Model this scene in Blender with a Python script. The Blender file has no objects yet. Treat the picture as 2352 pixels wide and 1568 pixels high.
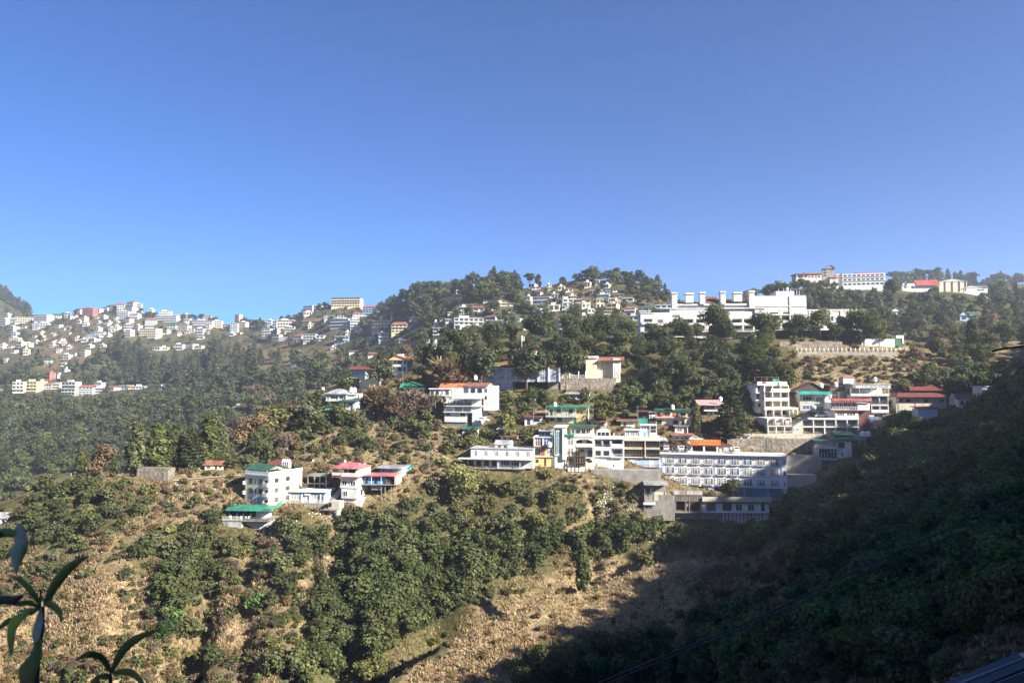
import bpy, math, random
import numpy as np
from mathutils import Vector, Matrix
from mathutils.bvhtree import BVHTree

R = math.radians
SC = bpy.context.scene
COL = SC.collection
rng = random.Random(11)
nrg = np.random.default_rng(7)

# ------------------------------------------------------------------ camera, sky, sun, exposure
PITCH = R(3.0)
cam_d = bpy.data.cameras.new('camera')
cam_d.lens = 26.0; cam_d.sensor_width = 36.0
cam_d.clip_start = 0.05; cam_d.clip_end = 20000
cam_d.dof.use_dof = True; cam_d.dof.focus_distance = 230.0; cam_d.dof.aperture_fstop = 9.0
cam = bpy.data.objects.new('camera', cam_d); COL.objects.link(cam)
cam.location = (0, 0, 0); cam.rotation_euler = (R(90) + PITCH, 0, 0)
SC.camera = cam

SUN_EL, SUN_AZ = R(29.0), R(34.0)          # azimuth: how far the sun stands behind the right-hand side
sv = Vector((math.cos(SUN_EL) * math.cos(SUN_AZ), -math.cos(SUN_EL) * math.sin(SUN_AZ), math.sin(SUN_EL)))
world = bpy.data.worlds.new('World'); SC.world = world; world.use_nodes = True
wn = world.node_tree; bg = wn.nodes['Background']
sky = wn.nodes.new('ShaderNodeTexSky'); sky.sky_type = 'NISHITA'; sky.sun_disc = False
sky.sun_elevation = SUN_EL; sky.sun_rotation = math.atan2(sv.x, sv.y)
sky.altitude = 3200; sky.air_density = 1.0; sky.dust_density = 0.0; sky.ozone_density = 3.0
tint = wn.nodes.new('ShaderNodeMix'); tint.data_type = 'RGBA'; tint.blend_type = 'MULTIPLY'; tint.inputs[0].default_value = 1; tint.inputs[7].default_value = (.255, .59, 1.0, 1)
wn.links.new(sky.outputs[0], tint.inputs[6]); wn.links.new(tint.outputs[2], bg.inputs[0]); bg.inputs[1].default_value = 0.055
sun_d = bpy.data.lights.new('sun', 'SUN'); sun_d.energy = 5.0; sun_d.angle = R(0.5); sun_d.color = (1.0, 0.925, 0.82)
sun = bpy.data.objects.new('sun', sun_d); COL.objects.link(sun)
sun.rotation_euler = sv.to_track_quat('Z', 'Y').to_euler()
SC.view_settings.view_transform = 'Standard'; SC.view_settings.look = 'None'
SC.view_settings.gamma = 1.0; SC.view_settings.exposure = 1.72
SC.cycles.max_bounces = 8; SC.cycles.diffuse_bounces = 4; SC.cycles.glossy_bounces = 2
SC.cycles.transmission_bounces = 3; SC.cycles.volume_bounces = 0; SC.cycles.use_denoising = True

# ------------------------------------------------------------------ projection (photo width 2352)
F = 2352 * 26.0 / 36.0
CP, SP = math.cos(PITCH), math.sin(PITCH)
def pt(vx, vy, D):
    dz = (784 - vy) / F; yc = CP - SP * dz
    return Vector((D * (vx - 1176) / F / yc, D, D * (SP + CP * dz) / yc))
def proj(x, y, z):
    fw = y * CP + z * SP; up = -y * SP + z * CP
    return 1176 + F * x / fw, 784 - F * up / fw
TL = {'a': (850, 1790, 2.94), 'b': (1800, 1640, 2.767), 'c': (2560, 1700, 4.273), 'd': (2950, 1450, 3.92), 'e': (1150, 1360, 2.767),
      'g': (2450, 1100, 2.352), 'h': (2060, 1050, 3.92), 'A': (0, 1000, 2.351), 'B': (1000, 1000, 2.351), 'C': (2000, 1000, 2.351),
      'E': (3000, 1000, 2.351), 'L': (0, 1600, 2.351), 'S': (2500, 1400, 2.351), 'Q': (3032, 1200, 2.351), 'M': (800, 1600, 2.351)}
def q(t, X, Y):
    a, b, s = TL[t]; return (a + X / s) * 0.583333, (b + Y / s) * 0.583333
def sm(a, b, x):
    t = np.clip((x - a) / (b - a), 0, 1); return t * t * (3 - 2 * t)

# ------------------------------------------------------------------ terrain
def rowz(spec):     # x, D, z
    a = np.array(spec, float); return a[:, 0], a[:, 1], a[:, 2]
def rowy(spec):     # x, D, photo y
    a = np.array(spec, float); z = [pt(x, y, d).z for x, d, y in spec]; return a[:, 0], a[:, 1], np.array(z)
A_CREST = rowy([(-900,120,1900),(400,125,1740),(870,135,1572),(1000,145,1486),(1090,150,1436),(1180,157,1391),(1250,163,1361),(1340,172,1352),(1440,180,1307),
   (1530,185,1291),(1610,188,1288),(1700,190,1262),(1800,192,1190),(1900,190,1130),(2000,187,1062),(2100,185,1022),(2200,182,990),(2352,178,915),(3300,170,700)])
ROWS = [
 rowz([(-900,2,-1.8),(3300,2,-1.8)]),
 rowz([(-900,12,-11),(1176,12,-10),(2352,12,-8),(3300,12,-4)]),
 rowz([(-900,60,-58),(870,60,-52),(1300,60,-44),(1700,60,-33),(2100,60,-24.5),(2352,60,-17),(3300,60,-2)]),
 rowz([(-900,105,-82),(400,105,-76),(870,115,-62),(1180,118,-57),(1500,120,-53),(1800,120,-40),(2100,120,-30),(2352,115,-19),(3300,110,5)]),
 A_CREST,
 (A_CREST[0], A_CREST[1] + np.interp(A_CREST[0], [0,1500,1800,2352],[22,19,11,14]), A_CREST[2] - np.interp(A_CREST[0],[0,1500,1800,2352],[20,15,6,5])),
 rowy([(-900,150,1700),(0,150,1640),(400,150,1650),(600,152,1620),(870,160,1570),(1000,175,1480),(1180,188,1390),(1340,200,1345),(1500,212,1268),(1640,213,1235),(1800,216,1175),(1900,220,1110),(2000,223,1055),(2100,225,1015),(2352,225,930),(3300,225,760)]),
 rowy([(-900,175,1450),(0,172,1380),(250,175,1300),(440,186,1245),(520,197,1198),(620,203,1178),(780,208,1165),(900,215,1120),(1000,224,1098),(1100,229,1088),(1250,227,1090),(1380,224,1105),(1480,222,1140),(1520,222.5,1196),(1780,222.5,1196),(1810,224,1140),(1900,230,1075),(2000,236,1020),(2352,245,920),(3300,245,750)]),
 rowy([(-900,205,1220),(0,200,1168),(100,202,1124),(250,207,1100),(400,214,1088),(530,222,1074),(640,228,1064),(760,230,1060),(900,238,1040),(1000,246,1000),(1100,248,985),(1250,244,985),(1400,242,990),(1500,241,995),(1620,241,1005),(1700,242,1005),(1900,244,1008),(2000,250,990),(2100,254,955),(2352,265,885),(3300,265,740)]),
 rowy([(-900,212,1230),(0,206,1164),(100,208,1120),(250,214,1097),(400,221,1082),(530,230,1062),(620,245,1003),(700,258,958),(800,275,908),(900,290,876),(1000,284,888),(1200,284,888),(1420,284,885),(1500,280,890),(1700,275,880),(1800,272,872),(2000,272,860),(2100,276,860),(2352,288,826),(3300,290,800)]),
 rowy([(-900,216,1250),(0,210,1170),(400,226,1083),(530,236,1060),(620,251,1000),(700,266,953),(800,285,901),(900,304,866),(960,312,842),(1050,318,806),(1200,320,780),(1480,322,774),(1850,322,772),(1980,322,782),(2100,325,792),(2352,335,790),(3300,340,775)]),
 rowz([(-900,320,-85),(0,310,-72),(400,330,-66),(600,345,-42),(800,360,-18),(900,372,2),(1050,380,13),(1200,385,17),(1500,385,19),(1850,385,20),(2100,395,16),(2352,400,20),(3300,400,40)]),
 rowy([(-900,390,1160),(0,390,1125),(200,390,1105),(400,400,1065),(550,410,1030),(650,415,970),(750,430,922),(850,440,872),(930,430,842),(1050,430,794),(1200,430,776),(1500,430,768),(1850,430,755),(2000,430,775),(2200,430,766),(2352,430,762),(3300,430,700)]),
 rowy([(-900,600,980),(0,600,965),(200,600,952),(400,620,930),(550,600,908),(700,600,872),(850,600,814),(950,560,774),(1050,520,735),(1200,510,730),(1350,505,724),(1500,505,719),(1700,500,719),(1850,500,709),(2000,500,709),(2200,500,714),(2352,500,729),(3300,500,690)]),
 rowy([(-900,800,880),(0,800,880),(200,800,888),(400,820,866),(550,830,834),(700,800,802),(850,760,763),(950,650,724),(1050,580,692),(1130,570,667),(1200,565,692),(1300,560,675),(1400,555,668),(1480,550,676),(1550,550,708),(1700,540,704),(1800,540,678),(1850,540,668),(2000,540,668),(2100,540,674),(2250,540,684),(2352,540,707),(3300,540,690)]),
 rowy([(-900,1250,745),(0,1150,748),(60,1150,738),(150,1150,725),(200,1150,718),(260,1150,715),(300,1150,706),(330,1150,715),(400,1150,726),(470,1150,732),(570,1120,741),(610,1050,750),(660,960,731),(700,930,715),(760,900,704),(830,880,707),(870,860,719),(900,760,697),(950,720,684),(1000,700,679),(1060,690,670),(1080,640,657),(1120,620,642),(1160,615,650),(1200,620,655),(1260,615,657),(1310,600,645),(1340,598,641),(1400,598,642),(1450,595,648),(1500,590,657),(1525,587,672),(1545,585,695),(1600,590,712),(1700,590,705),(1760,580,692),(1800,572,670),(1850,568,657),(2000,568,660),(2100,575,664),(2200,580,667),(2260,585,677),(2320,590,692),(2352,595,700),(3300,600,690)]),
 None,
 rowy([(-900,1450,600),(-100,1450,645),(0,1450,680),(30,1450,697),(70,1450,735),(130,1450,770),(700,1400,800),(1500,1000,760),(1650,1000,715),(1740,1000,682),(1800,1000,685),(2000,1000,660),(2060,1000,652),(2150,1000,647),(2250,1000,655),(2352,1000,655),(3300,1000,655)]),
 None,
 rowz([(-900,1880,-120),(3300,1880,-120)]),
]
c = ROWS[15]; ROWS[16] = (c[0], c[1] + 90, c[2] - 45)
c = ROWS[17]; ROWS[18] = (c[0], c[1] + 260, c[2] - 90)

_tab = {}
def vnoise(x, y, s, seed):
    T = _tab.setdefault(seed, np.random.default_rng(seed).random((256, 256)))
    x = np.asarray(x) / s; y = np.asarray(y) / s
    xi = np.floor(x).astype(int); yi = np.floor(y).astype(int); fx = x - xi; fy = y - yi
    fx = fx * fx * (3 - 2 * fx); fy = fy * fy * (3 - 2 * fy); g = lambda a, b: T[a % 256, b % 256]
    return (g(xi, yi) * (1 - fx) + g(xi + 1, yi) * fx) * (1 - fy) + (g(xi, yi + 1) * (1 - fx) + g(xi + 1, yi + 1) * fx) * fy - .5

HILL_Y = [-70, -30, 9, 24, 70, 136, 193, 263]; HILL_X = [80, 118, 210, 230, 250, 209, 246, 285]; HILL_Z = [88, 80, 58, 55, 55, 55, 55, 56]
def height(x, y):
    x = np.asarray(x, float); y = np.asarray(y, float)
    ys = np.maximum(y, 12.0); px = np.clip(1176 + F * x / ys, -900, 3300)
    Dm = np.stack([np.interp(px, r[0], r[1]) for r in ROWS]); Zm = np.stack([np.interp(px, r[0], r[2]) for r in ROWS])
    Dm = np.maximum.accumulate(Dm + np.arange(len(ROWS))[:, None] * .01, axis=0)
    z = np.where(y <= Dm[0], Zm[0], Zm[-1])
    for i in range(len(ROWS) - 1):
        m = (y > Dm[i]) & (y <= Dm[i + 1]); t = (y - Dm[i]) / np.maximum(Dm[i + 1] - Dm[i], .01)
        z = np.where(m, Zm[i] + (Zm[i + 1] - Zm[i]) * t, z)
    # gullies and ribs on the lower slope of the middle hill
    w = np.clip((y - Dm[5]) / 8, 0, 1) * np.clip((Dm[7] - y) / 7, 0, 1)
    for gx0, gx1, wd, am in [(500, 395, 40, 7.5), (800, 770, 40, 6), (1420, 1330, 30, 4), (120, 60, 40, 3), (600, 560, 26, 2.5), (1060, 1000, 40, 3)]:
        tt = np.clip((y - Dm[5]) / np.maximum(Dm[7] - Dm[5], 1), 0, 1); gx = gx1 + (gx0 - gx1) * tt + 60 * vnoise(y + gx0, y * .3, 13, 41)
        z = z - w * am * np.exp(-((px - gx) / wd) ** 2)
    z = z + w * 3.0 * np.exp(-((px - 255) / 60) ** 2) + w * 3.0 * np.exp(-((px - 660) / 60) ** 2)
    # the hill to the right of the frame, on whose flank the camera stands
    xe = .71 * np.maximum(y, 4); dx = np.maximum(0, x - xe); wy = sm(318, 276, y)
    xc = np.interp(y, HILL_Y, HILL_X); cap = np.interp(y, HILL_Y, HILL_Z) + 7 * vnoise(x, y, 17, 5)
    zr = z + (cap - z) * np.clip(dx / np.maximum(xc - xe, 20), 0, 1) ** 1.15 - .45 * np.maximum(0, x - xc)
    z = np.where(dx > 0, z + (np.maximum(zr, z) - z) * wy, z)
    far = sm(330, 900, y); calm = 1 - .8 * sm(1430, 1480, px) * sm(1840, 1790, px) * sm(208, 213, y) * sm(262, 250, y)
    z = z + calm * (vnoise(x, y, 9, 1) * (1.2 + 1.5 * far) * sm(70, 130, y) + vnoise(x, y, 24, 2) * (1.6 + 4 * far) * sm(90, 160, y)) + vnoise(x, y, 70, 3) * 9 * far + vnoise(x, y, 3.5, 4) * .5
    return z

ys_ = np.concatenate([np.arange(-90, 100, 5.0), np.arange(100, 345, 2.0), np.arange(345, 640, 4.5), np.arange(640, 1240, 9.0), np.arange(1240, 1900, 30.0)])
ts_ = np.concatenate([np.linspace(-1.25, -.56, 70)[:-1], np.linspace(-.56, .64, 560), np.linspace(.64, 2.8, 110)[1:]])
GY, GT = np.meshgrid(ys_, ts_, indexing='ij'); GX = GT * (GY + 120)
GZ = height(GX.ravel(), GY.ravel()).reshape(GX.shape)

# what grows where: one letter per 49 x 49 patch of ground as seen from the viewpoint
COVER = """
fffffffffffffffffffffffffhhhffffffffffffffffffff
fhhhhhhhhhhhhhhhhhfffhhhhhhhhhhhhhffffffffffffff
hhhhhhhhhhhhhhhhhhhfhhTTTTTTTTTTTTTTTTTTTfffffff
hhsscccccccsssssffffhTTTTTTTTTTTTTTTTssssssoToos
ffhfffccccccsfffffbobobobbbbbTTTTTTTTsssssssbobs
fffffffffffffffbssosohbbbtbbbttttttbbhhhhhbddddd
fffffffffffooobbbsbsbbhbbsbbbbbhhhbtthhhhhdddddd
fffffffffffooobsbssbssbbbhhhhhhshhhhhhhhdddddddd
ffffffffffobbsssssssgbshhhhhhhhhhhhhhhhddddddddd
fbbbssssssshhhhhhhssssbbbbssbbhhhhhhhhdddddddddd
bbbbbbbsssshhhhhhssbbbbbbbbsbsshhhhhdddddddddddd
bbbbbbssssbbbbbsbbtbbbbbbbsbsbbbbbdddddddddddddd
bbbbsssbbbbbsbsttttttttttttbttttddddsdssdddddddd
ssbsggbsbbbssbbsttttttttstssgggggssssdssdddddddd
sssgggsbttssbbsttttttttbsgggggggssssssdsdddddddd
sgggggsbtsssbsstttttttsgggggggggssssssdsdddddddd
ggggggsbbsggsssttttttbggggggggggggssssdddddddddd
gsgggssssgggsssttttbbggggbbggggggddddddddddsssss
sssssssssbssstttbbbgggggbbbdddddddddddddddddssss
""".split()
assert all(len(r) == 48 for r in COVER), [len(r) for r in COVER]
COVER = [r.replace('h', 'm') if i >= 5 else (r[:20].replace('s', 'x') + r[20:] if i < 5 else r) for i, r in enumerate(COVER)]
def cover(vx, vy):
    return COVER[min(18, max(0, int((vy - 637) // 49)))][min(47, max(0, int(vx // 49)))]
PAL = {'x': (.19,.135,.088), 'm': (.20,.155,.09), 'g': (.40,.30,.18), 's': (.28,.215,.125), 'b': (.14,.125,.06), 't': (.085,.085,.042), 'd': (.14,.115,.07), 'o': (.19,.14,.06), 'T': (.09,.075,.035),  # 'd' ground is lightened as well, to lift the shaded slope by colour
       'f': (.055,.06,.03), 'c': (.05,.055,.03), 'h': (.09,.082,.052), '.': (.15,.12,.07)}
def ground_colour(X, Y, Z):
    fw = np.maximum(Y * CP + Z * SP, 1); vx = 1176 + F * X / fw; vy = 784 - F * (-Y * SP + Z * CP) / fw
    vx = vx + vnoise(X, Y, 7, 21) * 46; vy = vy + vnoise(X, Y, 7, 22) * 46
    pal = np.array([[PAL[ch] for ch in r] for r in COVER])
    fx = np.clip(vx / 49 - .5, 0, 46.999); fy = np.clip((vy - 637) / 49 - .5, 0, 17.999)
    xi = fx.astype(int); yi = fy.astype(int); ax = sm(.2, .8, fx - xi)[:, None]; ay = sm(.2, .8, fy - yi)[:, None]
    return (pal[yi, xi] * (1 - ax) + pal[yi, xi + 1] * ax) * (1 - ay) + (pal[yi + 1, xi] * (1 - ax) + pal[yi + 1, xi + 1] * ax) * ay

# ------------------------------------------------------------------ materials
MAT = {}
def nodes(name):
    m = bpy.data.materials.new(name); m.use_nodes = True; return m, m.node_tree, m.node_tree.nodes['Principled BSDF']
def paint(name, col, rough=.75, dirt=.25, metal=0., scale=1.2, spec=.3, streak=True, bump=.0):
    if name in MAT: return MAT[name]
    if 'roof_sheet' in name: dirt = max(dirt, .62); scale = .7
    m, t, b = nodes(name); N = t.nodes.new; L = t.links.new
    tc = N('ShaderNodeTexCoord'); mp = N('ShaderNodeMapping'); L(tc.outputs['Object'], mp.inputs[0])
    mp.inputs['Scale'].default_value = (scale, scale, scale * (.22 if streak else 1))
    n1 = N('ShaderNodeTexNoise'); n1.inputs['Scale'].default_value = 1.6; n1.inputs['Detail'].default_value = 5; L(mp.outputs[0], n1.inputs[0])
    n2 = N('ShaderNodeTexNoise'); n2.inputs['Scale'].default_value = .35; n2.inputs['Detail'].default_value = 3; L(tc.outputs['Object'], n2.inputs[0])
    r1 = N('ShaderNodeValToRGB'); r1.color_ramp.elements[0].position = .35; r1.color_ramp.elements[1].position = .72
    mx = N('ShaderNodeMath'); mx.operation = 'MULTIPLY'; L(n1.outputs[0], mx.inputs[0]); L(n2.outputs[0], mx.inputs[1])
    m2 = N('ShaderNodeMath'); m2.operation = 'MULTIPLY'; L(mx.outputs[0], m2.inputs[0]); m2.inputs[1].default_value = 2.1; L(m2.outputs[0], r1.inputs[0])
    mix = N('ShaderNodeMix'); mix.data_type = 'RGBA'; m3 = N('ShaderNodeMath'); m3.operation = 'MULTIPLY'; L(r1.outputs[0], m3.inputs[0]); m3.inputs[1].default_value = dirt * 1.6
    L(m3.outputs[0], mix.inputs[0]); mix.inputs[6].default_value = (*col, 1); mix.inputs[7].default_value = (col[0] * .42 + .02, col[1] * .4 + .018, col[2] * .36 + .014, 1)
    L(mix.outputs[2], b.inputs['Base Color'])
    b.inputs['Roughness'].default_value = rough; b.inputs['Metallic'].default_value = metal; b.inputs['Specular IOR Level'].default_value = spec
    if bump:
        bp = N('ShaderNodeBump'); bp.inputs['Strength'].default_value = bump; bp.inputs['Distance'].default_value = .1; L(n1.outputs[0], bp.inputs['Height']); L(bp.outputs[0], b.inputs['Normal'])
    MAT[name] = m; return m
def stone(name, c1, c2, sc=1.4):
    if name in MAT: return MAT[name]
    m, t, b = nodes(name); N = t.nodes.new; L = t.links.new
    tc = N('ShaderNodeTexCoord'); v = N('ShaderNodeTexVoronoi'); v.inputs['Scale'].default_value = sc; L(tc.outputs['Object'], v.inputs['Vector'])
    n = N('ShaderNodeTexNoise'); n.inputs['Scale'].default_value = .5; n.inputs['Detail'].default_value = 6; L(tc.outputs['Object'], n.inputs[0])
    mix = N('ShaderNodeMix'); mix.data_type = 'RGBA'; sep = N('ShaderNodeSeparateColor'); L(v.outputs['Color'], sep.inputs[0])
    a = N('ShaderNodeMath'); a.operation = 'MULTIPLY'; L(sep.outputs[0], a.inputs[0]); L(n.outputs[0], a.inputs[1]); a2 = N('ShaderNodeMath'); a2.operation = 'MULTIPLY'; L(a.outputs[0], a2.inputs[0]); a2.inputs[1].default_value = 1.9; a2.use_clamp = True
    L(a2.outputs[0], mix.inputs[0]); mix.inputs[6].default_value = (*c1, 1); mix.inputs[7].default_value = (*c2, 1); L(mix.outputs[2], b.inputs['Base Color'])
    b.inputs['Roughness'].default_value = .9
    bp = N('ShaderNodeBump'); bp.inputs['Strength'].default_value = .6; bp.inputs['Distance'].default_value = .15; L(v.outputs['Distance'], bp.inputs['Height']); L(bp.outputs[0], b.inputs['Normal'])
    MAT[name] = m; return m
def leafmat(name, use_attr):
    m, t, b = nodes(name); N = t.nodes.new; L = t.links.new; out = t.nodes['Material Output']; t.nodes.remove(b)
    at = N('ShaderNodeAttribute'); at.attribute_name = 'tone'
    if use_attr: src = N('ShaderNodeAttribute'); src.attribute_name = 'tint'; so = src.outputs['Color']
    else: src = N('ShaderNodeObjectInfo'); so = src.outputs['Color']
    mul = N('ShaderNodeMix'); mul.data_type = 'RGBA'; mul.blend_type = 'MULTIPLY'; mul.inputs[0].default_value = 1; L(so, mul.inputs[6]); L(at.outputs['Color'], mul.inputs[7])
    d = N('ShaderNodeBsdfDiffuse'); L(mul.outputs[2], d.inputs[0]); tr = N('ShaderNodeBsdfTranslucent'); L(mul.outputs[2], tr.inputs[0])
    ms = N('ShaderNodeMixShader'); ms.inputs[0].default_value = .36; L(d.outputs[0], ms.inputs[1]); L(tr.outputs[0], ms.inputs[2]); L(ms.outputs[0], out.inputs[0])
    MAT[name] = m; return m
leafmat('foliage', False); leafmat('foliage_mass', True)
# ground: colours of grass, soil and litter from the 'cover' attribute, broken up by noise
gm, gt, gb = nodes('hillside_ground'); N = gt.nodes.new; L = gt.links.new
at = N('ShaderNodeAttribute'); at.attribute_name = 'cover'; tc = N('ShaderNodeTexCoord')
na = N('ShaderNodeTexNoise'); na.inputs['Scale'].default_value = .9; na.inputs['Detail'].default_value = 8; na.inputs['Roughness'].default_value = .7; L(tc.outputs['Object'], na.inputs[0])
nb_ = N('ShaderNodeTexNoise'); nb_.inputs['Scale'].default_value = .16; nb_.inputs['Detail'].default_value = 6; nb_.inputs['Roughness'].default_value = .65; L(tc.outputs['Object'], nb_.inputs[0])
ra = N('ShaderNodeMapRange'); ra.inputs[1].default_value = .3; ra.inputs[2].default_value = .7; ra.inputs[3].default_value = .35; ra.inputs[4].default_value = 1.45; L(na.outputs[0], ra.inputs[0])
rb = N('ShaderNodeMapRange'); rb.inputs[1].default_value = .38; rb.inputs[2].default_value = .62; rb.inputs[3].default_value = 0; rb.inputs[4].default_value = .7; L(nb_.outputs[0], rb.inputs[0])
hs = N('ShaderNodeMix'); hs.data_type = 'RGBA'; L(rb.outputs[0], hs.inputs[0]); L(at.outputs['Color'], hs.inputs[6]); hs.inputs[7].default_value = (.10, .09, .035, 1)
nl = N('ShaderNodeTexNoise'); nl.inputs['Scale'].default_value = .035; nl.inputs['Detail'].default_value = 5; L(tc.outputs['Object'], nl.inputs[0])
ml = N('ShaderNodeMapRange'); ml.inputs[1].default_value = .35; ml.inputs[2].default_value = .65; ml.inputs[3].default_value = .68; ml.inputs[4].default_value = 1.3; L(nl.outputs[0], ml.inputs[0]); mm = N('ShaderNodeMath'); mm.operation = 'MULTIPLY'; L(ml.outputs[0], mm.inputs[0]); L(ra.outputs[0], mm.inputs[1]); ra = mm
vm = N('ShaderNodeVectorMath'); vm.operation = 'SCALE'; L(hs.outputs[2], vm.inputs[0]); L(ra.outputs[0], vm.inputs['Scale']); L(vm.outputs[0], gb.inputs['Base Color'])
gb.inputs['Roughness'].default_value = 1; gb.inputs['Specular IOR Level'].default_value = .05
bp = N('ShaderNodeBump'); bp.inputs['Strength'].default_value = .9; bp.inputs['Distance'].default_value = .7; L(na.outputs[0], bp.inputs['Height']); L(bp.outputs[0], gb.inputs['Normal'])

def mesh_np(name, V, Fc, mat, attrs=()):
    me = bpy.data.meshes.new(name); nv = len(V); nf, k = Fc.shape
    me.vertices.add(nv); me.vertices.foreach_set('co', np.ascontiguousarray(V, np.float32).ravel())
    me.loops.add(nf * k); me.loops.foreach_set('vertex_index', np.ascontiguousarray(Fc, np.int32).ravel())
    me.polygons.add(nf); me.polygons.foreach_set('loop_start', np.arange(0, nf * k, k, dtype=np.int32)); me.polygons.foreach_set('loop_total', np.full(nf, k, np.int32))
    me.update(calc_edges=True); me.materials.append(mat)
    for an, dom, dat in attrs:
        a = me.attributes.new(an, 'FLOAT_COLOR', dom); a.data.foreach_set('color', np.ascontiguousarray(np.c_[dat, np.ones(len(dat))], np.float32).ravel())
    return me
nr, nc = GX.shape; idx = np.arange(nr * nc).reshape(nr, nc)
TV = np.c_[GX.ravel(), GY.ravel(), GZ.ravel()]
TF = np.c_[idx[:-1, :-1].ravel(), idx[:-1, 1:].ravel(), idx[1:, 1:].ravel(), idx[1:, :-1].ravel()]
tme = mesh_np('terrain', TV, TF, gm, [('cover', 'POINT', ground_colour(*TV.T))])
tme.polygons.foreach_set('use_smooth', np.ones(len(TF), bool))
terrain = bpy.data.objects.new('terrain', tme); COL.objects.link(terrain); terrain['kind'] = 'structure'; terrain['label'] = 'steep Himalayan hillsides of dry grass and scrub'
BVH = BVHTree.FromPolygons([tuple(v) for v in TV.tolist()], TF.tolist())
def hit(vx, vy):
    d = pt(vx, vy, 1.0); r = BVH.ray_cast(Vector((0, 0, 0)), d.normalized()); return r[0]
def ground_z(x, y):
    r = BVH.ray_cast(Vector((x, y, 900)), Vector((0, 0, -1))); return r[0].z if r[0] else 0.

# ------------------------------------------------------------------ helpers for things
def link(o, parent=None):
    COL.objects.link(o)
    if parent is not None: o.parent = parent
    return o
def tag(o, label, cat, group=None, kind=None):
    if label: o['label'] = label
    if cat: o['category'] = cat
    if group: o['group'] = group
    if kind: o['kind'] = kind
    return o
def empty(name, label, cat, loc, rz=0., group=None):
    o = bpy.data.objects.new(name, None); o.empty_display_size = .5; o.location = loc; o.rotation_euler = (0, 0, rz); link(o)
    return tag(o, label, cat, group)
class MB:
    def __init__(s): s.v = []; s.f = []; s.m = []
    def add(s, vs, fs, mi=0):
        n = len(s.v); s.v += [tuple(v) for v in vs]; s.f += [tuple(i + n for i in f) for f in fs]; s.m += [mi] * len(fs); return s
    def box(s, x0, x1, y0, y1, z0, z1, mi=0):
        return s.add([(x0,y0,z0),(x1,y0,z0),(x1,y1,z0),(x0,y1,z0),(x0,y0,z1),(x1,y0,z1),(x1,y1,z1),(x0,y1,z1)],
                     [(0,3,2,1),(4,5,6,7),(0,1,5,4),(1,2,6,5),(2,3,7,6),(3,0,4,7)], mi)
    def prism(s, pts, ext, mi=0):      # polygon (list of 3d points) swept by vector ext
        n = len(pts); e = Vector(ext); P = [Vector(p) for p in pts]
        return s.add(P + [p + e for p in P], [tuple(range(n))[::-1], tuple(range(n, 2 * n))] + [(i, (i + 1) % n, n + (i + 1) % n, n + i) for i in range(n)], mi)
    def tube(s, pts, rad, n=6, mi=0, cap=True):
        P = [Vector(p) for p in pts]; rs = rad if isinstance(rad, (list, tuple)) else [rad] * len(P); vs = []
        for i, p in enumerate(P):
            d = (P[min(i + 1, len(P) - 1)] - P[max(i - 1, 0)]).normalized(); a = d.orthogonal().normalized() if abs(d.z) > .9 else d.cross(Vector((0, 0, 1))).normalized(); b = d.cross(a)
            vs += [p + (a * math.cos(t) + b * math.sin(t)) * rs[i] for t in [6.28318 * k / n for k in range(n)]]
        fs = [(i * n + k, i * n + (k + 1) % n, (i + 1) * n + (k + 1) % n, (i + 1) * n + k) for i in range(len(P) - 1) for k in range(n)]
        if cap: fs += [tuple(range(n))[::-1], tuple(range((len(P) - 1) * n, len(P) * n))]
        return s.add(vs, fs, mi)
    def lathe(s, prof, n=12, o=(0, 0, 0), mi=0):
        vs = [(o[0] + r * math.cos(6.28318 * k / n), o[1] + r * math.sin(6.28318 * k / n), o[2] + z) for r, z in prof for k in range(n)]
        fs = [(i * n + k, i * n + (k + 1) % n, (i + 1) * n + (k + 1) % n, (i + 1) * n + k) for i in range(len(prof) - 1) for k in range(n)]
        return s.add(vs, fs + [tuple(range(n))[::-1], tuple(range((len(prof) - 1) * n, len(prof) * n))], mi)
    def mesh(s, name, mats):
        me = bpy.data.meshes.new(name); me.from_pydata(s.v, [], s.f); me.update()
        for m in (mats if isinstance(mats, (list, tuple)) else [mats]): me.materials.append(m)
        if len(me.materials) > 1: me.polygons.foreach_set('material_index', s.m)
        return me
    def build(s, name, mats, parent=None, loc=None):
        o = bpy.data.objects.new(name, s.mesh(name, mats)); link(o, parent)
        if loc is not None: o.location = loc
        return o

W_ = paint('white_wall', (.68,.66,.61), dirt=.38); W2 = paint('bright_white_wall', (.74,.73,.70), dirt=.25); CR = paint('cream_wall', (.74,.66,.48), dirt=.16)
YE = paint('yellow_wall', (.74,.56,.24), dirt=.2); GR = paint('grey_wall', (.42,.43,.43), dirt=.3); GP = paint('pale_grey_wall', (.58,.60,.62), dirt=.22)
CN = paint('bare_concrete', (.27,.255,.23), dirt=.5, bump=.2); DK = paint('dark_wall', (.07,.068,.07), dirt=.4); BLU = paint('blue_wall', (.10,.30,.58), dirt=.25)
PBL = paint('pale_blue_wall', (.36,.46,.62), dirt=.2); RED = paint('red_roof_sheet', (.42,.09,.075), .6, .6); PNK = paint('pink_roof_sheet', (.60,.19,.21), .6, .5)
GRN = paint('green_roof_sheet', (.04,.29,.18), .5, .45); DGR = paint('dark_green_roof_sheet', (.03,.14,.085), .5, .25); TEA = paint('turquoise_roof_sheet', (.04,.36,.29), .5, .4)
RUS = paint('rusty_roof_sheet', (.30,.12,.08), .8, .45); ORA = paint('orange_roof_sheet', (.48,.17,.08), .7, .55); TIN = paint('tin_roof_sheet', (.46,.47,.49), .5, .35, .2); DKR = paint('dark_red_roof', (.17,.045,.04), .7, .4)
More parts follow.
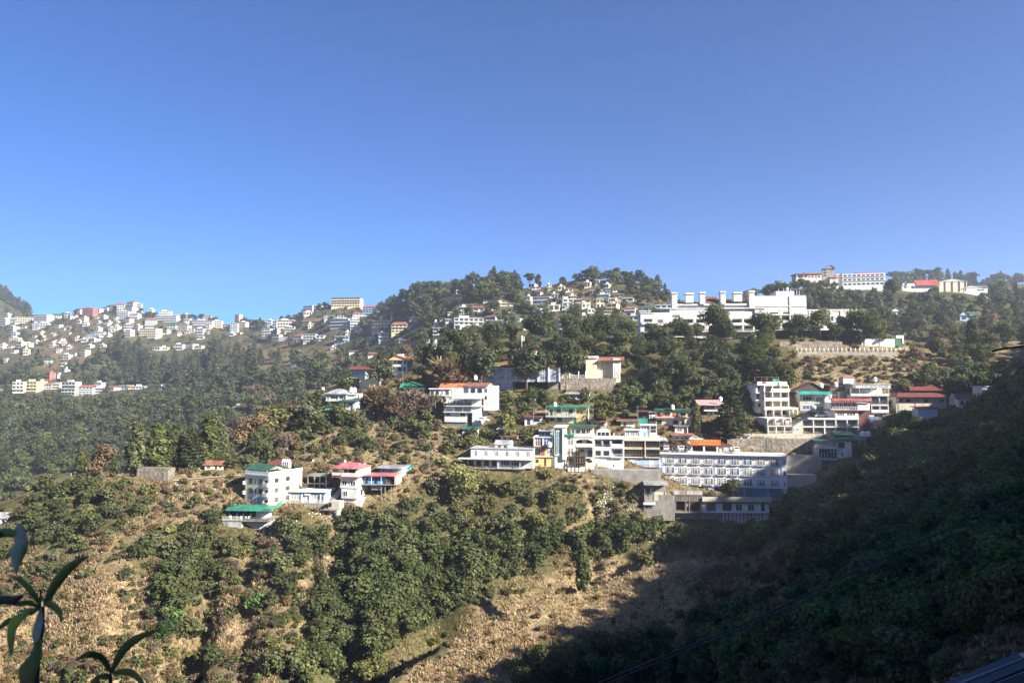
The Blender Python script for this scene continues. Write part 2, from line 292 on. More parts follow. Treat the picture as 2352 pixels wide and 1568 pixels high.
MAR = paint('maroon_wall', (.13,.055,.05), dirt=.2); GLS = paint('window_glass', (.035,.045,.055), .12, 0, 0, spec=.7); GLB = paint('blue_window_glass', (.06,.11,.20), .12, 0, 0, spec=.7)
CUR = paint('curtained_glass', (.33,.31,.27), .3, .3, 0, 4, spec=.5); FRW = paint('white_frame', (.8,.8,.78), .5, .05); FRD = paint('dark_frame', (.06,.05,.045), .5, .1); OPN = paint('opening_shade_paint', (.022,.021,.02), .9, 0)  # OPN: near-black paint stands in for the shade inside open windows
BRN = paint('brown_boards', (.16,.105,.065), .85, .5); STN = stone('rubble_stone', (.11,.095,.075), (.27,.235,.19)); BEI = paint('beige_plaster', (.48,.44,.36), dirt=.25); PKW = paint('pink_wall', (.66,.42,.38), dirt=.2)
BLK = paint('black_plastic', (.02,.02,.022), .45, .1); TNK = paint('white_plastic', (.8,.8,.79), .45, .05); IRN = paint('grey_iron', (.20,.21,.22), .5, .3, .4); MUR = stone('mural_paint', (.05,.20,.42), (.10,.12,.07), .35)
ORG = paint('orange_sign_face', (.50,.15,.05), .5, .06); GOLD = paint('gold_lettering', (.85,.55,.12), .5, 0); STL = stone('stained_concrete', (.20,.19,.175), (.30,.285,.26), .5); WOD = paint('weathered_bark', (.14,.10,.075), .95, .5)

# ------------------------------------------------------------------ buildings
_wc = {}; CU2 = paint('dim_curtained_glass', (.15,.14,.13), .3, .3, 0, 4, spec=.5)
BLDS = []
def win_meshes(style, w, h):
    if style in 'cw': style += rng.choice(('', '', '2', '3'))
    elif style == 'd': style += rng.choice(('', '', '', '4'))
    key = (style, round(w, 1), round(h, 1))
    if key in _wc: return _wc[key]
    w, h = max(.3, key[1]), max(.3, key[2]); fr = {'w': FRW, 'c': FRW, 'b': FRW, 'd': FRD, 'o': FRD, 'g': FRD}[style[0]]; gl = {'w': GLS, 'c': CUR, 'b': GLB, 'd': GLS, 'o': OPN, 'g': CUR}[style[0]]; gl = {'2': CU2, '3': GLB, '4': CU2}.get(style[1:], gl)
    t = min(.12, w * .12); f = MB(); a, b = -w / 2, w / 2
    f.box(a, a + t, -.08, .04, 0, h); f.box(b - t, b, -.08, .04, 0, h); f.box(a + t, b - t, -.08, .04, 0, t); f.box(a + t, b - t, -.08, .04, h - t, h)
    n = 1 if w < 1 else (2 if w < 2.2 else (3 if w < 3.4 else int(w / .9)))
    if style[0] != 'o':
        for i in range(1, n): x = a + w * i / n; f.box(x - t * .4, x + t * .4, -.06, .03, t, h - t)
        if h > 1.5 and style[0] in 'wcb': f.box(a + t, b - t, -.05, .02, h * .7, h * .7 + t * .6)
    g = MB(); g.box(a + t * .6, b - t * .6, -.02, .03, t * .6, h - t * .6)
    _wc[key] = (f.mesh('window', fr), g.mesh('pane', gl)); return _wc[key]
def rail_mb(x0, x1, y, z, h=.95, step=.28, t=.035, y1=None):
    m = MB(); m.box(x0, x1, y - t, y + t, z + h - .06, z + h); m.box(x0, x1, y - t, y + t, z + .08, z + .13); n = max(2, int((x1 - x0) / step))
    for i in range(n + 1): x = x0 + (x1 - x0 - 2 * t) * i / n; m.box(x, x + t * 1.4, y - t * .7, y + t * .7, z, z + h - .06)
    if y1 is not None:
        for x in (x0, x1 - 2 * t): m.box(x, x + 2 * t, y + t, y1, z + h - .06, z + h); m.box(x, x + 2 * t, (y + y1) / 2, (y + y1) / 2 + t, z, z + h - .06)
    return m
class Bld:
    def __init__(s, t, name, label, cat, xc, yb, D, yaw=0., group=None, snap=.08, wall=None):
        vx, vy = q(t, xc, yb)
        if snap:
            h = hit(vx, vy)
            if h is not None and abs(h.y - D) < snap * D: D = h.y
        s.t, s.xc, s.yb, s.D, s.P = t, xc, yb, D, pt(vx, vy, D); dz = (784 - vy) / F
        s.k = D / (F * (CP - SP * dz)) * .583333 / TL[t][2]; s.kx = s.k / math.cos(R(yaw)); s.wallm = wall; s.wb = MB(); s.bb = [1e9, 1e9, -1e9, -1e9]
        s.root = empty(name, label, cat, s.P, R(yaw), group); BLDS.append(s)
    def x(s, tx): return (tx - s.xc) * s.kx
    def z(s, ty): return (s.yb - ty) * s.k
    def rec(s, a, b, c, d):
        s.bb = [min(s.bb[0], a), min(s.bb[1], b), max(s.bb[2], c), max(s.bb[3], d)]
    def mass(s, x0, x1, y0, y1, d0, d1, down=0.):          # a block of the wall
        s.rec(x0, y0, x1, y1); s.wb.box(s.x(x0), s.x(x1), d0, d1, s.z(y1) - down, s.z(y0)); return s
    def part(s, name, x0, x1, y0, y1, d0, d1, m, parent=None):
        s.rec(x0, y0, x1, y1); return MB().box(s.x(x0), s.x(x1), d0, d1, s.z(y1), s.z(y0)).build(name, m, parent or s.root)
    def win(s, x0, x1, y0, y1, style='w', d=0., side=0):
        w, h = abs(s.x(x1) - s.x(x0)), abs(s.z(y1) - s.z(y0)); fm, gm_ = win_meshes(style, w, h)
        f = bpy.data.objects.new('window', fm); link(f, s.root); g = bpy.data.objects.new('pane', gm_); link(g, f)
        f.location = ((s.x(x0) + s.x(x1)) / 2, d, s.z(y1)); return f
    def swin(s, xface, d0, w, y0, y1, style='w'):         # a window in the right-hand side wall
        h = abs(s.z(y1) - s.z(y0)); fm, gm_ = win_meshes(style, w, h)
        f = bpy.data.objects.new('window', fm); link(f, s.root); g = bpy.data.objects.new('pane', gm_); link(g, f)
        f.location = (s.x(xface), d0 + w / 2, s.z(y1)); f.rotation_euler = (0, 0, R(90)); return f
    def door(s, x0, x1, y0, y1, m=None, d=0.):
        return s.part('door', x0, x1, y0, y1, d - .05, d + .05, m or FRD)
    def balcony(s, x0, x1, ybot, depth, slabm, railm, h=.95, d=0., solid=False, th=.15, back=0.):
        a, b, z = s.x(x0), s.x(x1), s.z(ybot); o = MB().box(a, b, d - depth, d + back, z - th, z).build('balcony', slabm, s.root)
        if solid:
            m = MB().box(a, b, d - depth, d - depth + .1, z, z + h); m.box(a, a + .1, d - depth + .1, d + back, z, z + h); m.box(b - .1, b, d - depth + .1, d + back, z, z + h)
            m.build('parapet', railm, o)
        else: rail_mb(a, b, d - depth + .05, z, h, y1=d + back - .02 if depth + back > .3 else None).build('railing', railm, o)
        return o
    def floor(s, x0, x1, y0, y1, bays, mode='f', dep=8., rec=1.3, slabm=None, railm=None, pier=.25, solid=False, h=.95, wh=.55, down=0.):
        n = len(bays); bw = (x1 - x0) / n; H = y1 - y0
        if mode == 'L':
            s.mass(x0, x1, y0, y1, rec, dep, down); a = .22 / s.k
            for i in range(n + 1):
                xx = x0 + bw * i; pw = pier / s.kx / 2; lo, hi = (xx, xx + 2 * pw) if i == 0 else ((xx - 2 * pw, xx) if i == n else (xx - pw, xx + pw)); s.mass(lo, hi, y0 + .02 * H, y1, .02, rec)
            o = s.balcony(x0, x1, y1, 0.06, slabm or s.wallm, railm or IRN, h, 0., solid, .22, rec); d = rec
            s.part('lintel', x0, x1, y0, y0 + .07 * H, 0.0, .2, slabm or s.wallm)
        else: s.mass(x0, x1, y0, y1, 0, dep, down); d = 0.
        for i, ch in enumerate(bays):
            c = x0 + bw * (i + .5)
            if ch == '.': continue
            if ch in 'Wwcbdog': 
                ww = {'w': .34}.get(ch, .62) * bw; st = {'W': 'w'}.get(ch, ch); s.win(c - ww / 2, c + ww / 2, y0 + H * (.82 - wh), y0 + H * .82, st, d)
            elif ch == 'D': s.door(c - .16 * bw, c + .16 * bw, y0 + H * .25, y1 - .5, FRD, d)
            elif ch == 'F': s.win(c - .42 * bw, c + .42 * bw, y0 + H * .16, y1 - H * .04, 'c', d)      # full glazed doors
            elif ch == 'G': s.win(c - .42 * bw, c + .42 * bw, y0 + H * .16, y1 - H * .04, 'g', d)
            elif ch == 'P':
                s.win(c - .36 * bw, c + .36 * bw, y0 + H * .2, y1 - H * .06, 'c', d); s.balcony(c - .4 * bw, c + .4 * bw, y1, .5, slabm or s.wallm, railm or IRN, h, 0, solid)
        return s
    def slab_roof(s, x0, x1, yt, d0, d1, m, th=.25, over=.4, name='roof'):
        s.rec(x0, yt, x1, yt + 1); return MB().box(s.x(x0) - over, s.x(x1) + over, d0 - over, d1 + over, s.z(yt), s.z(yt) + th).build(name, m, s.root)
    def gable(s, x0, x1, yt, rise, d0, d1, m, over=.5, name='roof', th=.12, wallm=None):   # ridge runs left-right
        a, b, z = s.x(x0) - over, s.x(x1) + over, s.z(yt); mid = (d0 + d1) / 2; s.rec(x0, yt - rise / s.k, x1, yt); e = rise * over / (mid - d0)
        P = [(d0 - over, z - e), (mid, z + rise), (d1 + over, z - e)]; Q = [(y, zz + th) for y, zz in P][::-1]
        o = MB().prism([(a, y, zz) for y, zz in P + Q], (b - a, 0, 0)).build(name, m, s.root)
        if wallm or s.wallm:
            for xx in (s.x(x0), s.x(x1) - .15): MB().prism([(xx, d0, z), (xx, d1, z), (xx, mid, z + rise - .03)], (.15, 0, 0)).build('gable', wallm or s.wallm, s.root)
        return o
    def gablef(s, x0, x1, yt, rise, d0, d1, m, over=.5, name='roof', th=.12, wallm=None, peak=.5):   # gable end towards the valley
        a, b, z = s.x(x0), s.x(x1), s.z(yt); c = a + (b - a) * peak; s.rec(x0, yt - rise / s.k, x1, yt); e = rise * over / (b - a) * 2
        P = [(a - over, z - e), (c, z + rise), (b + over, z - e)]; Q = [(x, zz + th) for x, zz in P][::-1]
        o = MB().prism([(x, d0 - over, zz) for x, zz in P + Q], (0, d1 - d0 + 2 * over, 0)).build(name, m, s.root)
        if wallm or s.wallm: MB().prism([(a, d0, z), (b, d0, z), (c, d0, z + rise - .03)], (0, .2, 0)).build('gable', wallm or s.wallm, s.root)
        return o
    def hip(s, x0, x1, yt, rise, d0, d1, m, over=.6, name='roof', ridge=.4):
        a, b, z = s.x(x0) - over, s.x(x1) + over, s.z(yt); y0, y1 = d0 - over, d1 + over; my = (y0 + y1) / 2; c = (a + b) / 2; rl = (b - a) * ridge / 2; s.rec(x0, yt - rise / s.k, x1, yt)
        V = [(a,y0,z),(b,y0,z),(b,y1,z),(a,y1,z),(c-rl,my,z+rise),(c+rl,my,z+rise)]; V2 = [(x,y,zz-.1) for x,y,zz in V[:4]]
        return MB().add(V + V2, [(0,1,5,4),(2,3,4,5),(1,2,5),(3,0,4),(0,6,7,1),(1,7,8,2),(2,8,9,3),(3,9,6,0),(9,8,7,6)]).build(name, m, s.root)
    def shed(s, x0, x1, yf, yback, d0, d1, m, over=.4, name='roof', th=.1):                # one slope, front edge at yf, back edge at yback
        a, b = s.x(x0) - over, s.x(x1) + over; s.rec(x0, min(yf, yback), x1, max(yf, yback)); P = [(d0 - over, s.z(yf)), (d1 + over, s.z(yback))]
        return MB().prism([(a, P[0][0], P[0][1]), (a, P[1][0], P[1][1]), (a, P[1][0], P[1][1] + th), (a, P[0][0], P[0][1] + th)], (b - a, 0, 0)).build(name, m, s.root)
    def rail(s, x0, x1, yb, d=0., h=.95, m=None, name='railing', step=.28, t=.035):
        return rail_mb(s.x(x0), s.x(x1), d, s.z(yb), h, step, t).build(name, m or IRN, s.root)
    def posts(s, xs, y0, y1, d, w, m, name='post'):
        for tx in xs: x = s.x(tx); s.rec(tx, y0, tx + 1, y1); MB().box(x - w / 2, x + w / 2, d - w / 2, d + w / 2, s.z(y1), s.z(y0)).build(name, m, s.root)
    def parapet(s, x0, x1, yt, d0, d1, m, h=.8, th=.15):
        a, b, z = s.x(x0), s.x(x1), s.z(yt); o = MB().box(a, b, d0, d0 + th, z, z + h); o.box(a, a + th, d0 + th, d1, z, z + h); o.box(b - th, b, d0 + th, d1, z, z + h); return o.build('parapet', m, s.root)
    def text(s, txt, x0, x1, y0, y1, d, m, parent=None, name='lettering'):
        c = bpy.data.curves.new(name, 'FONT'); c.body = txt; c.align_x = 'CENTER'; c.align_y = 'CENTER'; c.extrude = .03; c.size = (s.z(y0) - s.z(y1)) * 1.35; c.materials.append(m)
        o = bpy.data.objects.new(name, c); bpy.context.view_layer.update(); wd = max(o.dimensions.x, .1); me = bpy.data.meshes.new_from_object(o); bpy.data.objects.remove(o)
        me.materials.clear(); me.materials.append(m); o = bpy.data.objects.new(name, me); link(o, parent or s.root); xs = [v.co.x for v in me.vertices]; wd = max(xs) - min(xs)
        o.location = ((s.x(x0) + s.x(x1)) / 2, d, (s.z(y0) + s.z(y1)) / 2); o.rotation_euler = (R(90), 0, 0); o.scale.x = (s.x(x1) - s.x(x0)) / wd; return o
    def done(s, m=None):
        if s.wb.v: s.wb.build('wall', m or s.wallm, s.root)
        return s
    def world(s, tx, d, ty):
        a = s.root.rotation_euler[2]; x, y = s.x(tx), d; return s.P + Vector((x * math.cos(a) - y * math.sin(a), x * math.sin(a) + y * math.cos(a), s.z(ty)))
def tank(P, label, m=None, r=.55, h=1.3, group='rooftop water tanks'):
    o = empty('water_tank', label, 'water tank', P, 0, group)
    MB().lathe([(r, 0), (r, h * .22), (r * .95, h * .24), (r, h * .27), (r, h * .5), (r * .95, h * .52), (r, h * .55), (r, h * .8), (r * .45, h * .97)], 14).build('drum', m or TNK, o)
    MB().lathe([(r * .42, h * .97), (r * .42, h * 1.05), (r * .2, h * 1.1)], 12).build('lid', m or TNK, o); return o
def person(P, label, shirt, trousers, rz=0., h=1.68):
    o = empty('person', label, 'person', P, rz); s = h / 1.75
    sk = paint('skin', (.36,.21,.14), .6, .05)
    j = [(0,0,.95),(0,0,1.2),(0,0,1.42),(0,0,1.5),(0,-.01,1.64),(-.1,0,.9),(-.11,-.02,.5),(-.11,.02,.06),(-.11,-.13,.03),(.1,0,.9),(.12,-.02,.5),(.12,.02,.06),(.12,-.13,.03),
         (-.19,0,1.4),(-.25,.02,1.12),(-.24,-.06,.88),(-.24,-.08,.78),(.19,0,1.4),(.25,.02,1.12),(.24,-.06,.88),(.24,-.08,.78)]
    e = [(0,1),(1,2),(2,3),(3,4),(0,5),(5,6),(6,7),(7,8),(0,9),(9,10),(10,11),(11,12),(2,13),(13,14),(14,15),(15,16),(2,17),(17,18),(18,19),(19,20)]
    rad = [.13,.14,.12,.055,.095,.085,.06,.045,.04,.085,.06,.045,.04,.06,.05,.035,.035,.06,.05,.035,.035]
    m = MB()
    for a, b in e: m.tube([Vector(j[a]) * s, Vector(j[b]) * s], [rad[a] * s, rad[b] * s], 8, 0 if max(j[a][2], j[b][2]) > 1.45 or (a in (14, 15, 18, 19)) else (1 if min(j[a][2], j[b][2]) > .93 or a in (13, 17, 2) else 2))
    m.lathe([(.03, 0), (.085, .05), (.095, .13), (.07, .22), (.02, .25)], 10, (0, -.01, 1.5 * s), 0); m.build('body', [sk, shirt, trousers], o)
    MB().lathe([(.1, .1), (.103, .15), (.08, .23), (.02, .265)], 10, (0, .012, 1.5 * s)).build('hair', BLK, o); return o
def car(P, label, m, rz=0., L=3.9):
    o = empty('parked_car', label, 'car', P, rz, 'cars parked along the hotel road'); w = .82
    b = MB(); pr = [(-L/2,.3),(-L/2,.75),(-L*.22,.9),(-L*.08,1.42),(L*.28,1.45),(L*.44,.95),(L/2,.85),(L/2,.3)]
    b.prism([(-w, y, z) for y, z in pr], (2 * w, 0, 0)).build('body', m, o)
    g = MB(); g.prism([(-w * .86, -L*.215, .95), (w * .86, -L*.215, .95), (w * .8, -L*.095, 1.36), (-w * .8, -L*.095, 1.36)], (0, -.03, .01)); g.build('windscreen', GLS, o)
    for sx in (-1, 1): MB().prism([(sx * (w + .004), -L*.15, .97), (sx * (w + .004), -L*.06, 1.36), (sx * (w + .004), L*.26, 1.38), (sx * (w + .004), L*.36, .98)], (sx * .012, 0, 0)).build('side_window', GLS, o)
    for sx in (-1, 1):
        for yy in (-L * .31, L * .31):
            wv = MB().tube([(sx * (w - .16), yy, .3), (sx * (w + .02), yy, .3)], .3, 12).build('wheel', BLK, o)
        MB().box(sx * w * .72 - .14, sx * w * .72 + .14, -L/2 - .03, -L/2 + .02, .6, .74).build('headlight', TNK, o)
    return o
def standalone(t, name, label, cat, x0, x1, y0, y1, D, m, dep=.5, yaw=0., down=1.5, group=None, snap=.08, part=None):
    b = Bld(t, name, label, cat, (x0 + x1) / 2, y1, D, yaw, group, snap); b.mass(x0, x1, y0, y1, 0, dep, down)
    o = b.wb.build(name, m, None, b.P); o.rotation_euler = b.root.rotation_euler; lab = {k: b.root[k] for k in ('label', 'category', 'group') if k in b.root}
    bpy.data.objects.remove(b.root); o.name = name
    for k, v in lab.items(): o[k] = v
    b.root = o; return b

# ---- lower row, left: cream block of flats, canopy restaurant, blue house, ruin, pink-roofed house, blue house on stilts
b = Bld('a', 'apartment_block', 'cream four-storey apartment block with small dark green roof on top, left end of lowest row', 'apartment block', 470, 590, 203, -28, wall=CR)
b.mass(300, 640, 225, 590, 0, 12.5, 3)
for y0, y1 in ((280, 338), (390, 450), (503, 560)):
    b.win(358, 412, y0, y1, 'd'); b.win(452, 462, y0, y1, 'd'); b.win(498, 552, y0, y1, 'd'); b.balcony(572, 640, y1 + 16, .7, W_, W_, .9, 0, True); b.door(590, 625, y0 + 4, y1 + 15)
    b.balcony(284, 300, y1 + 12, .6, W_, W_, .8, 0, True)
    for d in (2.0, 6.2): b.swin(640, d, 1.5, y0 - 6, y1 - 14, 'd')
b.part('stained_plaster', 301, 571, 470, 589, -.03, 0, GP)
b.parapet(298, 642, 225, -.1, 12.6, W2, .75); b.part('roof_room', 300, 470, 180, 224, 2.5, 8, CN)
b.part('roof_edge', 296, 644, 225, 240, -.25, -.1, W2)
b.gable(285, 560, 182, 1.15, 1.0, 8.6, DGR, .5, wallm=CN); b.posts((335, 420, 500, 560), 182, 224, 1.3, .14, W_); b.done()
for i, x in enumerate((475, 505, 535, 565)): tank(b.world(x, 9.5, 188), 'white water tank %s on the cream apartment block roof' % ('leftmost', 'second from left', 'third from left', 'rightmost')[i], r=.5, h=2.2)

b = Bld('a', 'canopy_restaurant', 'open terrace restaurant under flat bright green canopy on grey sheet-metal base', 'restaurant', 400, 835, 197, -4, wall=GP)
b.part('canopy', 150, 690, 610, 622, -2.4, 4.5, GRN); b.part('canopy_edge', 150, 690, 622, 632, -2.4, -2.3, TEA); b.posts((178, 270, 345, 432, 565, 625), 632, 745, -1.6, .1, IRN)
b.part('deck', 105, 650, 740, 752, -2.2, 5, CN); b.part('sheet_wall', 105, 330, 752, 835, -2.0, -1.9, TIN); b.mass(440, 565, 635, 740, 1.2, 4.6); b.mass(120, 330, 752, 905, -1.4, 4.5, 3); b.mass(330, 650, 752, 800, 0, 4.5, 4)
b.win(125, 165, 850, 900, 'w', -1.4); b.win(185, 240, 850, 905, 'w', -1.4); b.posts((95, 170), 752, 915, -1.9, .16, BRN); b.rail(105, 345, 740, -2.1, .95, W2); b.rail(345, 650, 740, -2.1, .9, IRN); b.done()
ch = None
def chair(P, rz, label):
    o = empty('plastic_chair', label, 'chair', P, rz, 'white plastic chairs on the restaurant terrace'); MB().box(-.25, .25, -.25, .25, .40, .45).build('seat', TNK, o); MB().prism([(-.25, .22, .45), (.25, .22, .45), (.22, .32, .95), (-.22, .32, .95)], (0, .04, 0)).build('backrest', TNK, o)
    for sx in (-.21, .21):
        for sy in (-.2, .2): MB().box(sx - .03, sx + .03, sy - .03, sy + .03, 0, .4).build('leg', TNK, o)
for i, (x, d, rz) in enumerate(((190, -1.4, .4), (262, -1.2, 2.6), (310, -1.3, .2), (372, -1.2, 3.0), (405, -1.5, .1))):
    chair(b.world(x, d, 740), rz, 'white plastic chair on the green-canopied terrace, %s of five from the left' % ('first', 'second', 'third', 'fourth', 'fifth')[i])
b = Bld('a', 'sloping_shelter', 'steep sloping green sheet roof between the cream apartment block and the blue-and-white house', 'shelter', 680, 600, 200, -10)
b.shed(585, 745, 590, 470, -1.0, 5.5, GRN, .2); b.posts((600, 650, 735), 575, 640, -.8, .1, IRN); b.posts((655, 735), 470, 640, 5.2, .1, IRN); b.part('gutter', 580, 750, 590, 596, -1.5, -1.38, DGR)

b = Bld('a', 'blue_and_white_house', 'low blue and white bungalow with arched porch below the roofless concrete frame', 'house', 1045, 548, 207, -5, wall=PBL)
b.mass(812, 1280, 440, 548, 0, 6.5, 2.5); b.slab_roof(805, 1285, 428, -.6, 6.6, W2, .2, .2); b.part('fascia', 812, 1282, 428, 440, -.55, -.4, BLU)
b.part('fascia_band', 816, 1276, 440, 452, -.3, 0, BLU); b.win(866, 960, 456, 520, 'c'); b.win(1130, 1215, 456, 515, 'c'); b.door(1035, 1085, 455, 545, W2); b.part('porch', 1030, 1090, 452, 462, -.6, -.31, W2)
b.posts((822, 858, 1000, 1100, 1222, 1270), 452, 548, -.45, .22, W2); b.part('terrace', 790, 1290, 548, 600, -1.6, 5, CN); b.rail(790, 1290, 548, -1.5, .8, W2); b.done()
for i in range(2): pass
b = Bld('a', 'unfinished_building', 'roofless two-storey skeleton of bare concrete columns and beams left of the pink-roofed house', 'unfinished building', 1168, 420, 213, -8)
b.posts((1058, 1140, 1205, 1280), 235, 440, 0, .3, CN, 'column'); b.posts((1060, 1142, 1208, 1278), 235, 440, 4.2, .3, CN, 'column')
for y in (238, 325): b.part('beam', 1050, 1288, y, y + 14, -.2, .2, CN); b.part('beam', 1050, 1288, y, y + 14, 4.0, 4.4, CN)
b.part('floor_slab', 1052, 1286, 336, 344, .2, 4.0, CN); b.part('roof_slab', 1052, 1286, 232, 238, -.2, 4.4, CN)
for x0, x1 in ((1066, 1118), (1150, 1190), (1214, 1250)):
    MB().prism([(b.x(x0), .1, b.z(420)), (b.x(x0) + .18, .1, b.z(420)), (b.x(x1) + .18, .1, b.z(340)), (b.x(x1), .1, b.z(340))], (0, .15, 0)).build('prop', WOD, b.root)
b.part('back_wall', 1050, 1290, 250, 420, 4.5, 4.7, CN)
b = Bld('a', 'timber_fence', 'tall grey-brown plank fence between the cream apartment block and the concrete frame', 'fence', 780, 255, 226, 2)
b.part('plank_panel', 640, 1060, 195, 255, 0, .08, BRN); b.posts(range(650, 1060, 40), 190, 262, .12, .12, WOD)
b = Bld('a', 'paling_fence', 'rough leaning paling fence behind the blue-and-white house', 'fence', 900, 420, 210, -5)
b.posts(range(830, 1055, 12), 340, 425, 0, .14, WOD, 'paling'); b.part('rail', 826, 1056, 365, 371, .08, .14, WOD)

b = Bld('a', 'pink_roofed_house', 'tall white house with open top floor under a bright pink hipped roof', 'house', 1540, 560, 209, -16, wall=W2)
b.floor(1430, 1640, 262, 380, 'WW', 'f', 6.5, wh=.5); b.floor(1445, 1640, 380, 505, 'W.', 'f', 6.5, wh=.5); b.mass(1560, 1680, 505, 575, .5, 6.5, 2.5); b.mass(1455, 1560, 505, 530, .5, 6.5, 2)
b.part('top_floor_slab', 1340, 1665, 250, 262, -1.0, 7, RED); b.part('parapet', 1345, 1450, 208, 240, -.9, -.75, W2); b.part('parapet', 1460, 1655, 205, 250, -.9, -.75, W2); b.mass(1640, 1664, 155, 255, -.8, 7)
b.part('rear_wall', 1350, 1660, 158, 250, 5.8, 6.0, DK); b.posts((1348, 1384, 1452, 1540, 1640), 150, 210, -.8, .14, FRW); b.hip(1345, 1662, 155, 1.25, -1.0, 7, PNK, .5, ridge=.45)
b.part('sill', 1428, 1642, 376, 386, -.15, -.01, W2); b.swin(1640, 2, 1.2, 410, 480, 'd'); b.done()
tank(b.world(1420, 3, 108), 'small white tank at the edge of the pink roof', r=.35, h=.7)
b = Bld('a', 'stone_hut', 'small roofless pale stone hut on a ledge below the pink-roofed house', 'hut', 1355, 745, 204, -12, wall=W_)
b.mass(1300, 1410, 640, 745, 0, 3.4, 1.5); b.win(1345, 1390, 665, 730, 'o'); b.part('floor_slab', 1245, 1415, 628, 640, -1, 3.6, CN); b.mass(1290, 1420, 545, 628, .4, 3.4); b.win(1295, 1330, 560, 605, 'o', .4); b.part('plinth', 1295, 1412, 742, 750, -.3, 3.2, CN); b.posts((1246,), 640, 720, -.6, .12, BRN); b.done(BEI)
b = Bld('a', 'stone_stairway', 'steep stone stairway climbing beside the white walls of the pink-roofed house', 'stairway', 1345, 545, 206, -10)
for i in range(14): b.part('step', 1280 + i * 8, 1380 + i * 3, 532 - i * 11, 545 - i * 11, i * .35, i * .35 + .6, STL)
MB().prism([(b.x(1270), -.2, b.z(545)), (b.x(1290), -.2, b.z(545)), (b.x(1392), 4.8, b.z(392)), (b.x(1372), 4.8, b.z(392))], (0, .25, 0)).build('side_wall', STN, b.root)

b = Bld('a', 'blue_house', 'bright blue single-storey house on tall stilts right of the pink-roofed house', 'house', 1870, 350, 211, -6, snap=0, wall=BLU)
b.mass(1690, 1955, 246, 340, 1.0, 6, .5); b.part('floor_slab', 1672, 2075, 340, 350, -.2, 6.2, CN); b.part('ceiling_slab', 1665, 2080, 236, 246, -.3, 6.2, PNK); b.posts((1672, 1800, 1915), 246, 340, -.1, .15, GP)
b.mass(1958, 2070, 246, 340, .6, 6); b.door(1722, 1745, 265, 338, FRD, 1.0); b.win(1765, 1820, 268, 302, 'd', 1.0); b.door(1830, 1858, 265, 338, FRD, 1.0); b.win(1878, 1905, 268, 305, 'd', 1.0); b.part('brown_panel', 1962, 2068, 250, 338, .5, .6, WOD); b.win(1985, 2050, 268, 310, 'o', .5)
b.part('end_wall', 2072, 2095, 238, 345, -.2, 6, PKW); b.posts((1915, 1958, 2030), 350, 560, .3, .2, CN, 'stilt'); b.part('stilt_base_wall', 1790, 1905, 350, 412, .8, 5, CN); b.done()
b = Bld('a', 'tin_roofed_house', 'small white and blue house with pale lean-to tin roof above the blue house', 'house', 2020, 236, 224, -18, wall=W2)
b.mass(1885, 2050, 165, 236, .8, 5, 2); b.mass(2050, 2160, 150, 236, .2, 5, 2); b.shed(1850, 2155, 156, 138, -.8, 5, TIN); b.part('veranda_panel', 1885, 2050, 205, 232, -.4, -.3, BLU); b.posts((1885, 1940, 1995, 2045), 158, 206, -.35, .1, W2)
b.win(1905, 1932, 168, 203, 'w', .8); b.win(1955, 1985, 168, 203, 'w', .8); b.win(2005, 2040, 168, 203, 'w', .8); b.done()
b = Bld('a', 'turquoise_shed', 'small turquoise shed at the right end of the blue houses', 'shed', 2205, 200, 228, -10, wall=paint('turquoise_wall', (.10,.50,.60), dirt=.25))
b.mass(2160, 2240, 150, 200, 0, 4, 1.5); b.shed(2158, 2244, 150, 138, 0, 4, TEA, .25); b.done()
tank(pt(*q('a', 1718, 162), 222), 'white water tank on a post between the pink roof and the tin roof', r=.6, h=1.5)
b = Bld('a', 'red_roofed_shed', 'low stone shed with dull red sheet roof behind the cream apartment block', 'shed', 735, 165, 236, 4, wall=STL)
b.mass(610, 840, 105, 165, .8, 6, 2); b.gable(605, 850, 112, .9, -.2, 6, DKR, .4); b.posts((612, 665, 745, 835), 112, 165, 0, .12, WOD); b.door(700, 725, 115, 163, FRD, .8); b.win(770, 810, 118, 145, 'd', .8); b.done()
b = Bld('L', 'roadside_hut', 'little cream hut with rusty brown roof among bushes left of the dark green roof', 'hut', 1975, 580, 232, 0, wall=CR)
b.mass(1895, 2060, 535, 580, 0, 4, 1.5); b.gable(1885, 2070, 538, .9, 0, 4, RUS, .4); b.win(1915, 1945, 545, 570, 'd'); b.door(1990, 2010, 543, 579); b.win(2030, 2050, 545, 568, 'd'); b.done()
b = standalone('L', 'stone_retaining_wall', 'square rubble-stone retaining wall on the brown ridge below the tall cypresses', 'retaining wall', 1258, 1560, 572, 668, 220, STN, 3.5, -6)
b = Bld('L', 'cottage', 'small white cottage with pale roof cut off by the left frame edge', 'cottage', 15, 1080, 196, 4, wall=W_)
b.mass(-60, 55, 1030, 1080, 0, 5, 1.5); b.gable(-65, 60, 1032, 1.0, 0, 5, TIN, .4); b.win(18, 40, 1045, 1065, 'd'); b.done()
for i, (x, y0, y1) in enumerate(((655, 617, 735), (1192, 447, 618), (870, 560, 628))):
    h = hit(*q('L', x, y1)); P = h if h is not None else pt(*q('L', x, y1), 212); o = MB().tube([(0, 0, -.3), (0, 0, (y1 - y0) * .0303)], [.12, .07], 8).build('utility_pole', paint('pole_wood', (.42,.38,.33), .8, .3), None, P)
    tag(o, ('pale thin pole at the left end of the brown ridge', 'pale utility pole standing just left of the rubble-stone wall', 'short pale pole beside the bare white trunks')[i], 'utility pole', 'poles along the brown ridge')
b = Bld('M', 'toilet_hut', 'tiny white concrete marker post on the grass above the pink roof', 'marker post', 1015, 510, 236); b.mass(1010, 1022, 488, 510, 0, .5); b.done(W2)

